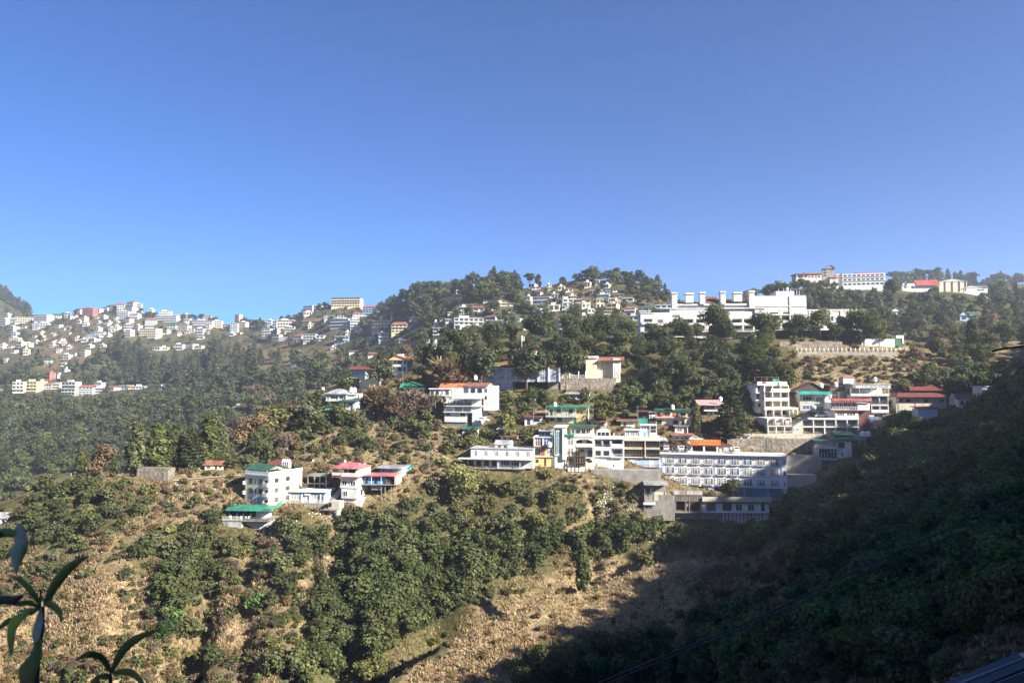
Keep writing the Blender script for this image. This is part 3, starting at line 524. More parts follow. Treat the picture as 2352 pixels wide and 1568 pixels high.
# ---- lower row, middle
b = Bld('b', 'grey_long_house', 'long pale grey two-storey house with railed flat roof and six framed upper windows', 'house', 480, 560, 228, -10, wall=GP)
b.floor(145, 832, 345, 455, 'wwwwww', 'f', 8, wh=.6); b.part('ledge', 20, 835, 452, 462, -2.2, 0.1, W_); b.floor(108, 445, 462, 558, 'dddd', 'f', 7, wh=.62); b.mass(445, 832, 462, 556, -.4, 7); b.win(478, 575, 470, 530, 'b', -.4); b.win(588, 690, 470, 530, 'b', -.4); b.win(695, 735, 475, 535, 'c', -.4)
b.posts((450, 465, 692), 462, 556, -1.5, .16, W2); b.part('floor_slab', 100, 740, 556, 566, -1.6, 7, CN); b.posts((258, 350), 566, 660, -1.2, .2, W_, 'stilt'); b.mass(130, 832, 566, 640, 1.0, 7, 3); b.part('white_base', 612, 705, 566, 650, -.6, .9, W_)
b.rail(135, 835, 345, 0, .95, WOD, step=.4, t=.06); b.rail(135, 835, 345, 7.8, .95, WOD, step=.4, t=.06)
b.part('eave', 138, 836, 343, 350, -.35, 8, GP); b.done()
b = Bld('b', 'roof_hut', 'small pitched-roof white hut standing on the flat roof of the grey long house', 'hut', 500, 345, 232, -10, snap=0, wall=W2)
b.mass(415, 585, 300, 345, 0, 4, .3); b.gable(410, 588, 302, 1.1, 0, 4, TIN, .2); b.win(445, 480, 312, 340, 'd'); b.win(510, 535, 312, 340, 'd'); b.done()
b = Bld('b', 'yellow_house', 'narrow three-storey house, glazed above and yellow below, joined to the grey long house', 'house', 938, 540, 227, -8, wall=YE)
b.mass(832, 1045, 335, 540, 0, 7, 2.5); b.part('glazed_storey', 836, 1042, 228, 330, .2, 7, GP); b.win(850, 930, 238, 325, 'c', .2); b.win(940, 1040, 238, 325, 'c', .2); b.slab_roof(834, 1046, 228, 0, 7, W2, .2, .2); b.posts((838, 934, 1042), 228, 335, -.05, .2, W2)
b.part('rusty_band', 832, 1047, 326, 338, -.3, -.02, RUS); b.win(845, 905, 350, 420, 'd'); b.part('brown_panel', 912, 955, 340, 425, -.06, 0, RUS); b.win(968, 1035, 350, 405, 'c'); b.part('ledge', 830, 1050, 428, 438, -.5, -.01, CR); b.win(855, 888, 468, 502, 'd'); b.door(950, 970, 460, 535); b.posts((836, 1046), 340, 540, -.15, .18, W2); b.done()
b = Bld('b', 'cream_hotel', 'cream three-storey hotel with tall glazed stair tower and arched balcony', 'hotel', 1270, 585, 226, -8, wall=paint('ivory_wall', (.76,.74,.62), dirt=.14))
b.mass(1062, 1150, 120, 430, 0, 8); b.mass(1150, 1195, 112, 470, -.5, 8); b.mass(1062, 1200, 430, 585, .3, 8, 2); b.win(1088, 1124, 160, 410, 'b', 0); b.part('green_strip', 1072, 1082, 150, 415, -.06, 0, TEA); b.part('green_strip', 1130, 1140, 150, 415, -.06, 0, TEA); b.part('tower_coping', 1058, 1200, 108, 122, -.7, 8, W2)
b.mass(1195, 1290, 215, 440, 0, 8); b.mass(1290, 1488, 215, 250, 0, 8); b.mass(1290, 1488, 250, 440, 1.3, 8); b.mass(1474, 1488, 250, 440, 0, 1.3); b.win(1200, 1270, 236, 312, 'c'); b.win(1200, 1270, 342, 415, 'c'); b.part('green_awning', 1190, 1282, 188, 212, -.8, -.02, TEA)
for y in (320, 440): b.balcony(1290, 1474, y, .1, b.wallm, W2 if y == 320 else IRN, .8, 0, y == 320, .3, 1.3)
b.win(1300, 1360, 258, 318, 'd', 1.3); b.win(1405, 1470, 258, 318, 'd', 1.3); b.win(1320, 1380, 360, 436, 'd', 1.3); b.win(1420, 1470, 368, 436, 'd', 1.3)
MB().prism([(b.x(1290), -.06, b.z(250)), (b.x(1290), -.06, b.z(268)), (b.x(1330), -.06, b.z(252)), (b.x(1382), -.06, b.z(240)), (b.x(1434), -.06, b.z(252)), (b.x(1474), -.06, b.z(268)), (b.x(1474), -.06, b.z(232)), (b.x(1290), -.06, b.z(232))], (0, .3, 0)).build('arch', b.wallm, b.root)
b.mass(1200, 1488, 440, 575, .8, 8, 3); b.win(1215, 1262, 455, 520, 'o', .8); b.win(1420, 1465, 470, 500, 'o', .8); b.parapet(1195, 1488, 215, 0, 8, b.wallm, .7); b.part('ledge', 1192, 1490, 212, 222, -.3, 0, W2); b.done()
b = Bld('b', 'roof_pavilion', 'glazed rooftop dining room with dark flat roof on the cream hotel', 'rooftop room', 1350, 190, 229, -8, snap=0, wall=W2)
b.mass(1240, 1480, 130, 190, 1.0, 6); b.part('roof', 1225, 1500, 96, 122, -.6, 6.4, DGR); b.part('fascia', 1350, 1500, 112, 122, -.75, -.61, RUS)
b.posts((1245, 1282, 1350, 1400, 1478), 122, 190, 0, .14, W2)
for x in (1262, 1318, 1375, 1430): b.win(x - 22, x + 22, 130, 185, 'w', .98)
b.done()
b = Bld('b', 'scaffolding', 'rough brown timber scaffolding and sacking against the base of the cream hotel', 'scaffolding', 1300, 600, 223, -8)
b.posts((1225, 1250, 1290, 1310, 1335, 1370, 1395), 370, 615, 0, .14, WOD, 'pole')
for y in (430, 500, 560): b.part('plank', 1215, 1405, y, y + 6, -.2, .3, WOD)
b.part('sacking', 1288, 1345, 375, 570, .15, .25, BRN); b.part('grey_sheet', 1345, 1400, 420, 545, .2, .3, CN)
for i, x in enumerate((1222, 1262, 1304, 1340, 1372)): b.part('cement_sack', x - 14, x + 14, 555, 598, -.4, .1, W2)
b = Bld('b', 'grey_hotel_wing', 'grey and white two-storey wing with balconies above a peeling white wall', 'hotel wing', 1655, 580, 226, -8, wall=GP)
b.floor(1495, 1675, 245, 330, 'dd', 'L', 8, 1.1, W2, IRN); b.floor(1675, 1812, 245, 330, 'd', 'L', 8, 1.5, W2, W2, solid=True); b.floor(1495, 1675, 340, 440, 'dd', 'f', 8, wh=.5); b.floor(1675, 1812, 340, 440, 'd', 'L', 8, 1.3, W2, W2); b.mass(1495, 1812, 330, 340, 0, 8)
b.part('cornice', 1490, 1822, 228, 245, -.4, 8, W2); b.parapet(1492, 1820, 228, -.2, 8, W2, .5); b.posts((1710,), 180, 228, 1, .3, W2, 'chimney'); b.part('white_wall', 1500, 1812, 445, 580, .6, 8, W2); b.win(1518, 1528, 510, 540, 'o', .6); b.win(1700, 1712, 525, 545, 'o', .6); b.part('wall_foot', 1480, 1812, 578, 588, .1, 8, CN); b.done()
b = Bld('b', 'arched_pavilion', 'small white rounded pavilion with arched openings on the roof of the grey wing', 'pavilion', 1595, 212, 229, -8, snap=0, wall=W2)
P = [(b.x(1520), b.z(212)), (b.x(1520), b.z(165)), (b.x(1535), b.z(146)), (b.x(1565), b.z(140)), (b.x(1625), b.z(140)), (b.x(1655), b.z(150)), (b.x(1666), b.z(170)), (b.x(1666), b.z(212))]
MB().prism([(x, 0, z) for x, z in P], (0, 3.2, 0)).build('vault', W2, b.root)
for x in (1550, 1594, 1638): b.win(x - 16, x + 16, 168, 208, 'o', -.02)
b.rec(1520, 140, 1666, 212)
standalone('b', 'stained_retaining_wall', 'stained concrete retaining wall with ragged foot under the grey wing and brown balconies', 'retaining wall', 1465, 2210, 582, 700, 225, STL, 4, -8, 4)
b = Bld('b', 'brown_balcony_hotel', 'three-storey block with wide dark brown balconies right of the grey wing', 'hotel wing', 2015, 555, 226, -8, wall=BRN)
b.floor(1825, 2205, 262, 335, 'GG', 'L', 8, 1.6, CR, BRN, h=.7, wh=.6); b.floor(1825, 2205, 350, 440, 'GG', 'L', 8, 1.6, CR, IRN); b.mass(1825, 2205, 335, 350, 0, 8); b.mass(1825, 2205, 440, 462, .3, 8); b.part('white_storey', 1860, 2200, 462, 552, .6, 8, PBL); b.door(1885, 1925, 470, 550, GP, .6); b.door(2085, 2140, 470, 550, GP, .6)
b.balcony(1850, 2205, 550, .8, CN, BRN, .8, .6); b.part('cornice', 1822, 2212, 238, 262, -.5, 8, CR); b.posts((2050,), 240, 440, -.3, .22, CR, 'pilaster'); b.posts((1820,), 140, 580, -.2, .25, W_, 'pilaster')
b.part('roof_slab', 1822, 2210, 232, 238, -.2, 8, CR); b.done()
b = Bld('b', 'glazed_roof_room', 'pale green glazed rooftop room left of the blue-windowed rooftop room', 'rooftop room', 1910, 236, 230, -8, snap=0, wall=W_)
b.mass(1832, 1990, 215, 236, 0, 5); b.part('roof', 1826, 1996, 140, 150, -.4, 5.3, W_); b.win(1838, 1880, 150, 215, 'c', .2); b.win(1885, 1930, 150, 215, 'c', .2); b.win(1938, 1985, 150, 215, 'c', .2); b.posts((1832, 1990), 150, 236, .1, .15, W2); b.mass(1832, 1990, 150, 215, .3, 5); b.done()
b = Bld('b', 'blue_windowed_roof_room', 'white rooftop room with dark blue upper glazing and blue door, above brown balconies', 'rooftop room', 2085, 225, 232, -8, snap=0, wall=W2)
b.mass(2000, 2100, 95, 225, .4, 5); b.mass(2100, 2172, 95, 225, 0, 5); b.win(2005, 2095, 100, 140, 'b', .4); b.door(2030, 2060, 165, 222, BLU, .4); b.win(2110, 2165, 102, 135, 'd'); b.win(2110, 2165, 142, 170, 'd'); b.slab_roof(1998, 2174, 95, 0, 5, W2, .15, .15); b.done()

# ---- lower row, right: the balcony hotel and what stands round it
b = Bld('c', 'balcony_hotel', 'long white three-storey hotel with three rows of nine small balconies, partly in the hill\'s shadow', 'hotel', 1215, 1085, 224, -13, wall=paint('hotel_white', (.72,.73,.74), dirt=.1))
b.mass(205, 2222, 392, 925, 0, 9); b.part('terrace_floor', 195, 2232, 380, 392, -.9, 9, W2)
cs = [385, 590, 800, 1005, 1215, 1420, 1620, 1825, 2030]
for r, (y0, y1) in enumerate(((432, 548), (606, 722), (782, 890))):
    for c in cs:
        b.win(c - 66, c + 66, y0, y1, 'c', -.02); b.win(c - 26, c + 26, y0 + 22, y1, 'c', -.06); b.balcony(c - 76, c + 76, y1, .55, b.wallm, IRN, .72, 0)
    for xx in (232, 2185): b.win(xx - 22, xx + 22, y0 + 20, y1 - 5, 'c', -.02)
    for c in cs[:-1]: b.part('wall_lamp', c + 98, c + 108, y0 + 20, y0 + 36, -.2, 0, IRN)
for xx in (270, 1105, 2150): b.part('pilaster', xx - 9, xx + 9, 393, 925, -.12, 0, b.wallm)
b.part('string_course', 205, 2222, 560, 570, -.1, 0, b.wallm); b.part('string_course', 205, 2222, 735, 745, -.1, 0, b.wallm); b.part('string_course', 205, 2222, 905, 925, -.15, 0, b.wallm)
b.mass(260, 2222, 925, 1090, 1.2, 9, 3); b.part('mural', 395, 2140, 938, 1085, 1.1, 1.2, MUR); b.posts((262, 480, 690, 1075, 1560, 1930, 2140, 2165), 925, 1090, .2, .3, PBL, 'pillar'); b.mass(925, 1075, 930, 1075, .2, 1.1); b.door(945, 1000, 960, 1075, FRD, .2); b.win(1015, 1060, 965, 1040, 'w', .2)
b.part('ground_slab', 255, 2222, 1085, 1098, -2.5, 9, CN); b.rail(200, 2230, 380, -.8, .9, W2, step=1.2, t=.06); b.posts(range(210, 2240, 168), 330, 382, -.8, .22, W2, 'terrace_pillar'); b.part('end_face', 180, 204, 300, 925, .4, 8, DK); b.done()
for i, (x, m, lb, rz) in enumerate(((320, GP, 'grey car parked nose-out on the hotel terrace, leftmost of the row', 0), (445, BLK, 'black car parked on the hotel terrace between two white pillars', .1), (572, GP, 'silver car parked beside the white kiosk wall on the hotel terrace', -.1), (690, paint('dark_blue_car', (.05,.07,.11), .3, .05), 'dark blue car parked below the left end of the orange sign', 0), (1465, W2, 'white car parked in the open at the right part of the hotel terrace', .05))):
    car(b.world(x, 4.2, 352), lb, m, R(-13) + rz)
person(b.world(1170, 1.2, 378), 'standing person in a dark jacket at the terrace railing below the orange sign', paint('dark_jacket', (.05,.05,.07), .9), paint('jeans', (.06,.08,.14), .9), .3)
person(b.world(1275, 2.0, 378), 'standing person in a white shirt on the terrace beside the white car', W2, paint('grey_trousers', (.12,.12,.12), .9), -.5)
b = Bld('c', 'sign_restaurant', 'white-columned open restaurant with dark red roof edge behind the hotel terrace', 'restaurant', 780, 345, 236, -13, snap=0, wall=W2)
b.mass(160, 1340, 232, 350, 3.5, 8, 1.5); b.part('roof', 210, 1345, 215, 236, -.3, 8.3, DKR); b.posts((290, 490, 665, 900, 1110, 1325), 236, 350, 0, .55, W2, 'column')
for x0, x1 in ((310, 480), (505, 610), (720, 890), (920, 1090)): b.win(x0, x1, 255, 335, 'd', 3.45)
b.part('white_panel', 622, 716, 238, 350, -.1, .1, W2); b.part('white_panel', 1210, 1338, 240, 322, -.1, .1, W2); b.part('menu_board', 1120, 1205, 262, 325, .1, .2, BEI)
b.done()
b = Bld('c', 'roof_signboard', 'long orange-brown signboard with yellow lettering HOTEL HIGHLAND above the white columns', 'sign', 928, 232, 235, -13, snap=0)
b.part('board', 680, 1175, 128, 226, 0, .35, ORG); b.text('HOTEL HIGHLAND', 755, 1100, 134, 172, -.04, GOLD); b.text('AND RESTAURANT', 815, 1045, 190, 214, -.04, GOLD); b.posts((700, 1160), 226, 240, .2, .12, IRN)
b.part('board_edge', 676, 1179, 226, 232, -.06, .4, DKR)
b = Bld('c', 'long_white_annexe', 'long white low building with beige parapet and dark windows under the balcony hotel', 'annexe', 1395, 1358, 219.5, -3, snap=0, wall=W2)
b.mass(882, 1990, 1198, 1358, 0, 7, .2); b.part('parapet', 878, 2020, 1088, 1160, -.9, -.7, BEI); b.part('roof_slab', 878, 2020, 1160, 1168, -.9, 7, BEI); b.part('green_eave', 884, 2000, 1168, 1198, -.6, 7, DGR)
for x0, x1, st in ((955, 1105, 'd'), (1220, 1370, 'd'), (1435, 1550, 'w'), (1635, 1750, 'w'), (1860, 1915, 'd')): b.win(x0, x1, 1205, 1325, st)
b.part('floor_slab', 876, 2000, 1358, 1368, -.4, 7, CN); b.mass(1200, 1990, 1368, 1530, .8, 7, 3)
b.posts(range(1210, 1900, 62), 1368, 1530, .7, .2, BRN, 'board'); b.part('broken_wall', 470, 1300, 1368, 1480, 1.4, 5, STL); b.done()
b = Bld('c', 'lean_to_terrace', 'dark open lean-to with plank balcony under the left end of the balcony hotel', 'lean-to', 640, 1345, 220.5, -4, snap=0, wall=CN)
b.mass(400, 880, 1160, 1345, 2.2, 6, 2); b.part('floor_slab', 395, 880, 1345, 1356, -.6, 6, CN); b.part('upper_slab', 400, 880, 1050, 1078, -.6, 6, BRN); b.part('plank_balcony', 402, 878, 1078, 1165, -.5, -.4, STL); b.posts(range(405, 880, 27), 1078, 1165, -.55, .1, BRN, 'baluster'); b.part('screen', 402, 600, 985, 1050, -.4, -.3, TIN); b.part('screen', 612, 876, 985, 1050, -.4, -.3, TIN)
b.posts((430, 600, 660, 870), 1165, 1345, -.3, .22, CN); b.win(460, 590, 1175, 1330, 'o', 2.15); b.win(675, 860, 1180, 1325, 'o', 2.15); b.posts((345, 372), 1080, 1330, -.2, .16, WOD); b.done()
b = Bld('S', 'grey_shack', 'tall narrow grey sheet-metal shack with flat pale roof left of the balcony hotel', 'shack', 135, 1500, 219, -8, wall=CN)  # dark concrete walls and tin roof stand in for shadow on the shack
b.mass(85, 185, 1375, 1500, 0, 5, 3); b.mass(90, 180, 1290, 1365, .4, 5); b.part('balcony_slab', 80, 190, 1362, 1378, -.6, 5, GP); b.part('roof', 85, 310, 1186, 1198, -.8, 6, TIN); b.posts((95, 150, 290), 1198, 1290, 0, .14, IRN); b.mass(150, 290, 1205, 1300, 3, 6); b.win(100, 128, 1390, 1412, 'd'); b.win(135, 158, 1390, 1412, 'd'); b.rail(88, 184, 1290, .45, .9, IRN); b.mass(185, 370, 1300, 1440, 2.5, 6, 3); b.part('laundry', 185, 290, 1262, 1285, .3, .36, CR); b.part('laundry', 180, 215, 1285, 1340, .3, .36, W_); b.done()
standalone('S', 'stone_terrace_wall', 'high grey stone retaining wall with pale top band behind the hotel terrace', 'retaining wall', 862, 1665, 770, 892, 241, STN, 2, -2, 3)
standalone('S', 'plastered_wall', 'beige plastered panel wall along the top of the grey stone retaining wall', 'wall', 866, 1850, 724, 769, 242.5, BEI, .5, -2, .2)
b = Bld('S', 'steel_ladder', 'dark steel ladder-like lattice mast standing against the grey stone wall', 'ladder', 1243, 890, 239.5, 0)
b.posts((1219, 1267), 745, 892, 0, .12, IRN, 'upright')
for y in range(752, 890, 14): b.part('rung', 1219, 1267, y, y + 3, -.03, .03, IRN)
standalone('S', 'dark_retaining_wall', 'dark stained retaining wall right of the balcony hotel', 'retaining wall', 1368, 1720, 925, 1100, 231, STL, 3, -4, 1)
standalone('S', 'beige_wall', 'plain beige wall below the dark retaining wall beside the forest slope', 'wall', 1366, 1680, 1102, 1215, 229, BEI, 3, -4, 2)
b = Bld('S', 'pipe', 'bent grey drain pipe across the dark retaining wall', 'pipe', 1500, 1030, 229.5, -4); MB().tube([(b.x(1368), 0, b.z(1036)), (b.x(1520), 0, b.z(1024)), (b.x(1560), 0, b.z(985)), (b.x(1600), 0, b.z(972))], .12, 8).build('pipe_run', TIN, b.root)
b = Bld('d', 'white_corner_house', 'white house with grid-glazed bay and green roofs at the edge of the shaded forest', 'house', 1290, 1410, 229, -14, wall=W_)
b.mass(1350, 1560, 1120, 1560, .4, 7, 3); b.mass(1035, 1350, 1230, 1410, 0, 7); b.mass(1060, 1350, 1410, 1560, 1.0, 7, 3); b.part('slab', 1030, 1355, 1400, 1412, -.4, 7, W2); b.win(1095, 1350, 1240, 1395, 'w'); b.win(1105, 1225, 1250, 1300, 'd', -.1); b.win(1375, 1460, 1135, 1225, 'd', .4); b.win(1415, 1435, 1300, 1345, 'd', .4)
b.part('slab', 1030, 1365, 1222, 1232, -.4, 7, W2); b.posts((1050, 1120, 1350), 1130, 1225, .3, .12, IRN); b.mass(1050, 1350, 1130, 1222, 3.5, 7); b.part('roof', 1020, 1620, 1110, 1122, -.6, 7.4, DGR); b.shed(1270, 1680, 1100, 1040, 0, 8, DGR, .4); b.shed(1370, 1610, 1032, 1000, 3, 8, GRN, .3); b.rail(1040, 1350, 1222, .2, .8, W2); b.done()
b = Bld('d', 'green_shed', 'pale green-roofed shed half hidden by shaded trees', 'shed', 1780, 1160, 231, -14, wall=W_); b.mass(1710, 1860, 1115, 1160, 0, 4, 2); b.shed(1700, 1870, 1115, 1065, 0, 4, DGR); b.done()
for i, x in enumerate((1762, 1832)): tank(pt(*q('d', x, 1045), 236), ('left' if i == 0 else 'right') + ' one of two fat white tanks beside the maroon wall', r=1.0, h=1.5)

# ---- second row, right
b = Bld('d', 'terraced_tower_hotel', 'narrow cream tower of stacked balconies with green box on the roof', 'hotel', 438, 760, 247, 5, wall=W_)
for y0, y1 in ((262, 358), (362, 490), (494, 628)):
    b.floor(235, 628, y0, y1, 'F.F', 'L', 9, 1.6, CR, CR, solid=True, h=.85)
b.floor(250, 640, 628, 760, 'D.o', 'L', 9, 2.2, CR, IRN); b.mass(130, 235, 240, 380, 1.5, 9); b.mass(140, 235, 380, 520, 2.0, 9); b.mass(170, 235, 520, 690, 2.5, 9); b.win(165, 195, 262, 320, 'd', 1.5); b.win(150, 190, 400, 460, 'd', 2.0); b.win(180, 215, 540, 600, 'd', 2.5); b.part('ledge', 118, 236, 486, 500, 1.2, 2.0, W_); b.part('ledge', 122, 236, 372, 384, .8, 1.5, W_)
b.part('upper_parapet', 132, 610, 206, 238, .4, .55, W2); b.part('roof_slab', 130, 612, 238, 262, .3, 9, W_); b.part('signboard', 222, 645, 312, 356, -.12, -.02, CR); b.text('KINGS', 240, 345, 318, 348, -.16, ORA, name='lettering'); b.part('rusty_stain', 205, 270, 208, 236, .36, .4, RUS); b.part('dark_roof', 118, 520, 132, 140, 2, 8.5, DKR); b.posts((128, 240, 420), 140, 206, 2.2, .12, IRN)
b.part('roof_box', 424, 526, 132, 206, 2.5, 6, GRN); b.part('slab_step', 620, 768, 605, 636, -.2, 6, W_); b.posts((690, 760), 636, 700, 0, .25, W2); b.mass(640, 765, 640, 720, 3, 8, 3); b.done()
for i, (x, d) in enumerate(((300, -.2), (400, .3), (475, -.1))):
    pass
b = Bld('d', 'shop_building', 'two cluttered open storeys of shops below the narrow cream tower', 'shop building', 470, 1012, 244, 8, wall=W_)
b.floor(275, 665, 765, 884, 'FwG', 'L', 8, 1.6, W_, IRN); b.floor(280, 690, 888, 1012, 'FwF', 'L', 8, 1.6, W_, W2); b.mass(345, 690, 1016, 1105, 1.5, 8, 2); b.part('green_edge', 262, 270, 770, 1010, -.1, 0, DGR); b.part('pink_panel', 575, 640, 805, 880, .3, .4, PKW); b.part('pink_panel', 420, 490, 835, 880, .3, .4, PKW); b.done()
b = Bld('d', 'ramp_building', 'grey wall with sloping roof line and small blue number sign between tower and terrace row', 'building', 740, 1030, 244, 0, wall=BEI)
P = [(b.x(672), b.z(1030)), (b.x(830), b.z(1030)), (b.x(830), b.z(800)), (b.x(672), b.z(895))]; MB().prism([(x, 0, z) for x, z in P], (0, 7, 0)).build('wall', BEI, b.root); b.rec(672, 800, 830, 1030); MB().prism([(b.x(664), -.3, b.z(892)), (b.x(834), -.3, b.z(790)), (b.x(834), -.3, b.z(800)), (b.x(664), -.3, b.z(902))], (0, 7.5, 0)).build('roof', CN, b.root)
sgn = b.part('sign', 695, 772, 918, 962, -.08, 0, W2); b.text('188', 702, 766, 922, 958, -.12, BLU, sgn); MB().prism([(b.x(640), -.4, b.z(1012)), (b.x(690), -.4, b.z(1012)), (b.x(775), -.4, b.z(1105)), (b.x(760), -.4, b.z(1105))], (0, .3, 0)).build('stair_edge', W_, b.root)
b = Bld('d', 'turquoise_awning_house', 'grey house with long turquoise awning and white-framed windows', 'house', 1010, 680, 251, -6, wall=paint('grey_render', (.47,.45,.42), dirt=.35))
b.mass(795, 1010, 400, 680, 0, 8, 2.5); b.mass(1010, 1160, 400, 680, .8, 8, 2.5); b.mass(1150, 1250, 405, 670, -.6, 8); b.part('white_wing', 1008, 1150, 405, 665, .7, .8, W2); b.win(832, 978, 432, 496, 'w'); b.win(832, 988, 565, 634, 'w'); b.win(1040, 1150, 445, 530, 'w', .7); b.win(1040, 1150, 585, 662, 'w', .7)
b.balcony(1008, 1150, 535, .6, W2, W2, .9, .7); b.balcony(1008, 1150, 664, .6, W2, W2, .9, .7); b.part('white_end', 1160, 1249, 410, 668, -.66, -.6, W2)
b.shed(750, 1250, 402, 358, -1.8, .6, TEA, .2); b.gablef(740, 1230, 355, 3.0, 2, 9, RUS, .5, wallm=DK, peak=.55); b.posts((745,), 402, 450, -1, .2, W_); b.posts((1250,), 402, 450, -1, .2, W_); b.done()
tank(b.world(1178, 5.0, 300), 'white tank on the dark gable behind the turquoise awning', r=.75, h=1.5)
b = Bld('d', 'brown_annexe', 'brown unfinished block with cream panels left of the concrete lift tower', 'building', 1362, 470, 254, -4, wall=WOD)
b.mass(1252, 1475, 275, 480, 0, 7, 3); b.part('roof', 1246, 1480, 265, 275, -.5, 7, BRN); b.part('cream_panel', 1358, 1402, 358, 470, -.08, 0, CR); b.part('grey_panel', 1405, 1470, 345, 470, -.06, 0, STL); b.win(1290, 1340, 355, 395, 'w'); b.win(1290, 1335, 430, 465, 'w'); b.part('cream_ledge', 1288, 1345, 398, 430, -.1, 0, CR); b.done()
b = Bld('d', 'concrete_lift_tower', 'concrete tower with overhanging box top and small orange roof', 'tower', 1530, 470, 254, -8, wall=STL)
b.mass(1475, 1588, 245, 480, 0, 3.2, 4); b.mass(1452, 1606, 140, 240, -.8, 4); b.part('collar', 1462, 1597, 240, 248, -.5, 3.7, CN); b.hip(1452, 1606, 138, .7, -.8, 4, ORA, .2, ridge=.1); b.win(1502, 1548, 300, 410, 'c'); b.done(GP)
b = Bld('d', 'white_grid_terrace', 'two-storey row of ten dark glazed bays in a white grid below the red awning', 'terrace row', 1255, 1030, 246, -4, wall=GP)
b.floor(833, 1680, 790, 895, 'GGGGG', 'L', 8, 1.2, W2, IRN, pier=.3); b.floor(833, 1680, 908, 1018, 'GGGGG', 'L', 8, 1.2, W2, IRN, pier=.3); b.mass(833, 1680, 895, 908, 0, 8); b.part('roof_band', 830, 1682, 768, 790, -.35, 8, W2); b.part('mid_band', 795, 1682, 893, 910, -.3, -.01, W2); b.part('base_band', 830, 1682, 1016, 1032, -.3, 8, W2); b.posts((1000, 1165, 1335, 1505), 790, 1018, -.1, .25, W2, 'pier'); b.posts((808,), 818, 910, 0, .35, W2, 'gatepost'); b.mass(833, 1680, 1032, 1070, 0, 8, 2); b.done()
for i, (x, mm, lb) in enumerate(((925, BLK, 'dark car parked under the turquoise awning house, left one'), (1180, GP, 'grey car parked under the turquoise awning house, right one'))):
    car(b.world(x, 4, 766), lb, mm, R(80))
b = Bld('d', 'red_awning_house', 'house with bright red awning over a white glazed gallery', 'house', 1470, 780, 247, -4, snap=0, wall=W2)
b.mass(1340, 1682, 655, 780, 0, 7); b.mass(1270, 1340, 655, 768, 2, 7); b.win(1360, 1478, 668, 735, 'c'); b.win(1500, 1640, 668, 735, 'c'); b.part('gallery_floor', 1262, 1850, 640, 656, -.8, 7, DKR); b.mass(1280, 1670, 528, 640, .8, 7); b.rail(1280, 1668, 640, -.6, 1.1, W2, step=.75, t=.1)
for i in range(6): b.win(1288 + i * 63, 1342 + i * 63, 532, 600, 'c', .78)
b.part('white_block', 1670, 1842, 535, 640, -.5, 7, W2); b.part('letter_slot', 1685, 1720, 582, 588, -.56, -.5, IRN); b.part('letter_slot', 1745, 1772, 578, 584, -.56, -.5, IRN)
MB().tube([(b.x(1262), -1.1, b.z(497)), (b.x(1855), -1.1, b.z(500))], .5, 14).build('awning_roll', RED, b.root); b.shed(1262, 1855, 488, 470, -1.1, 1.5, RED, .1, 'awning'); b.rec(1262, 470, 1855, 520); b.done()
standalone('d', 'maroon_wall', 'tall plain maroon wall at the right end of the white glazed grid', 'wall', 1684, 1845, 650, 1005, 244.5, MAR, 8, -4, 2)
b = Bld('d', 'cafe_building', 'grey four-storey block with open rooftop cafe, white lettered sign band and hanging plants', 'cafe building', 1880, 760, 257, -8, wall=GP)
b.floor(1880, 2140, 430, 545, 'GG', 'L', 8, 1.3, STL, IRN); b.floor(1890, 2140, 575, 680, 'GG', 'L', 8, 1.3, STL, W2, solid=True); b.mass(1880, 2140, 545, 575, 0, 8); b.mass(1600, 1880, 425, 560, .6, 8, 3); b.mass(1860, 2140, 680, 770, .5, 8, 3); b.win(1740, 1850, 440, 500, 'w', .6); b.win(1935, 2055, 712, 765, 'o', .5)
b.part('cafe_floor', 1588, 2148, 412, 428, -.5, 8, GP); b.part('cafe_parapet', 1588, 2146, 388, 412, -.5, -.35, W_); b.posts((1592, 1720, 1895, 2140), 305, 390, -.3, .14, GP); b.mass(1600, 2140, 305, 412, 6, 8); sb = b.part('sign_band', 1660, 2165, 250, 305, -.6, -.45, GP); b.text('CAFE ROYOSHLAN', 1765, 2130, 252, 296, -.66, W2, sb); b.part('roof', 1588, 2168, 236, 248, -.8, 8, TIN); b.done()
for i in range(5):
    P = b.world(1640 + i * 105, -.3, 322); o = empty('hanging_basket', '%s hanging green plant from the left under the cafe sign band' % ('first', 'second', 'third', 'fourth', 'fifth')[i], 'hanging plant', P, 0, 'plants hanging under the cafe roof')
    MB().lathe([(.1, -.25), (.22, -.05), (.24, 0)], 10).build('basket', BRN, o); HANG = o
    o['_leaf'] = 1
b = Bld('d', 'blue_tarpaulin_stall', 'small stall with blue tarpaulin below the cafe building', 'stall', 1900, 815, 250, -4, wall=W2); b.mass(1955, 2050, 755, 810, .2, 3, 1); b.part('tarpaulin', 1868, 1942, 755, 815, -.2, .1, BLU); b.posts((1870, 1940), 750, 820, 0, .08, IRN); b.done()
for nm, lab, x0, x1, yt, yb, ye, D, rm, wm, st in (('brown_veranda_house', 'dark brown-roofed veranda house in the shade right of the cafe building', 1190, 1640, 850, 1000, 760, 262, DKR, BEI, 'wW.w.W'), ('brown_house', 'dark house with flat overhanging brown roof above the brown veranda house', 1310, 1600, 790, 850, 755, 272, DKR, DK, '.W.W.')):
    b = Bld('Q', nm, lab, 'house', (x0 + x1) / 2, yb, D, -4, wall=wm); b.mass(x0, x1, yt, yb, 1, 8, 3); n = len(st); w = (x1 - x0) / n
    for i, chh in enumerate(st):
        if chh != '.': b.win(x0 + w * (i + .25), x0 + w * (i + .75), yt + 22, yt + 50, 'd', 1)
    b.hip(x0 - 10, x1 + 10, yt, 1.3, -.6, 8, rm, .4, ridge=.7); b.posts([x0 + 5, (x0 + x1) / 2, x1 - 5], yt, yb, -.2, .14, WOD); b.done()
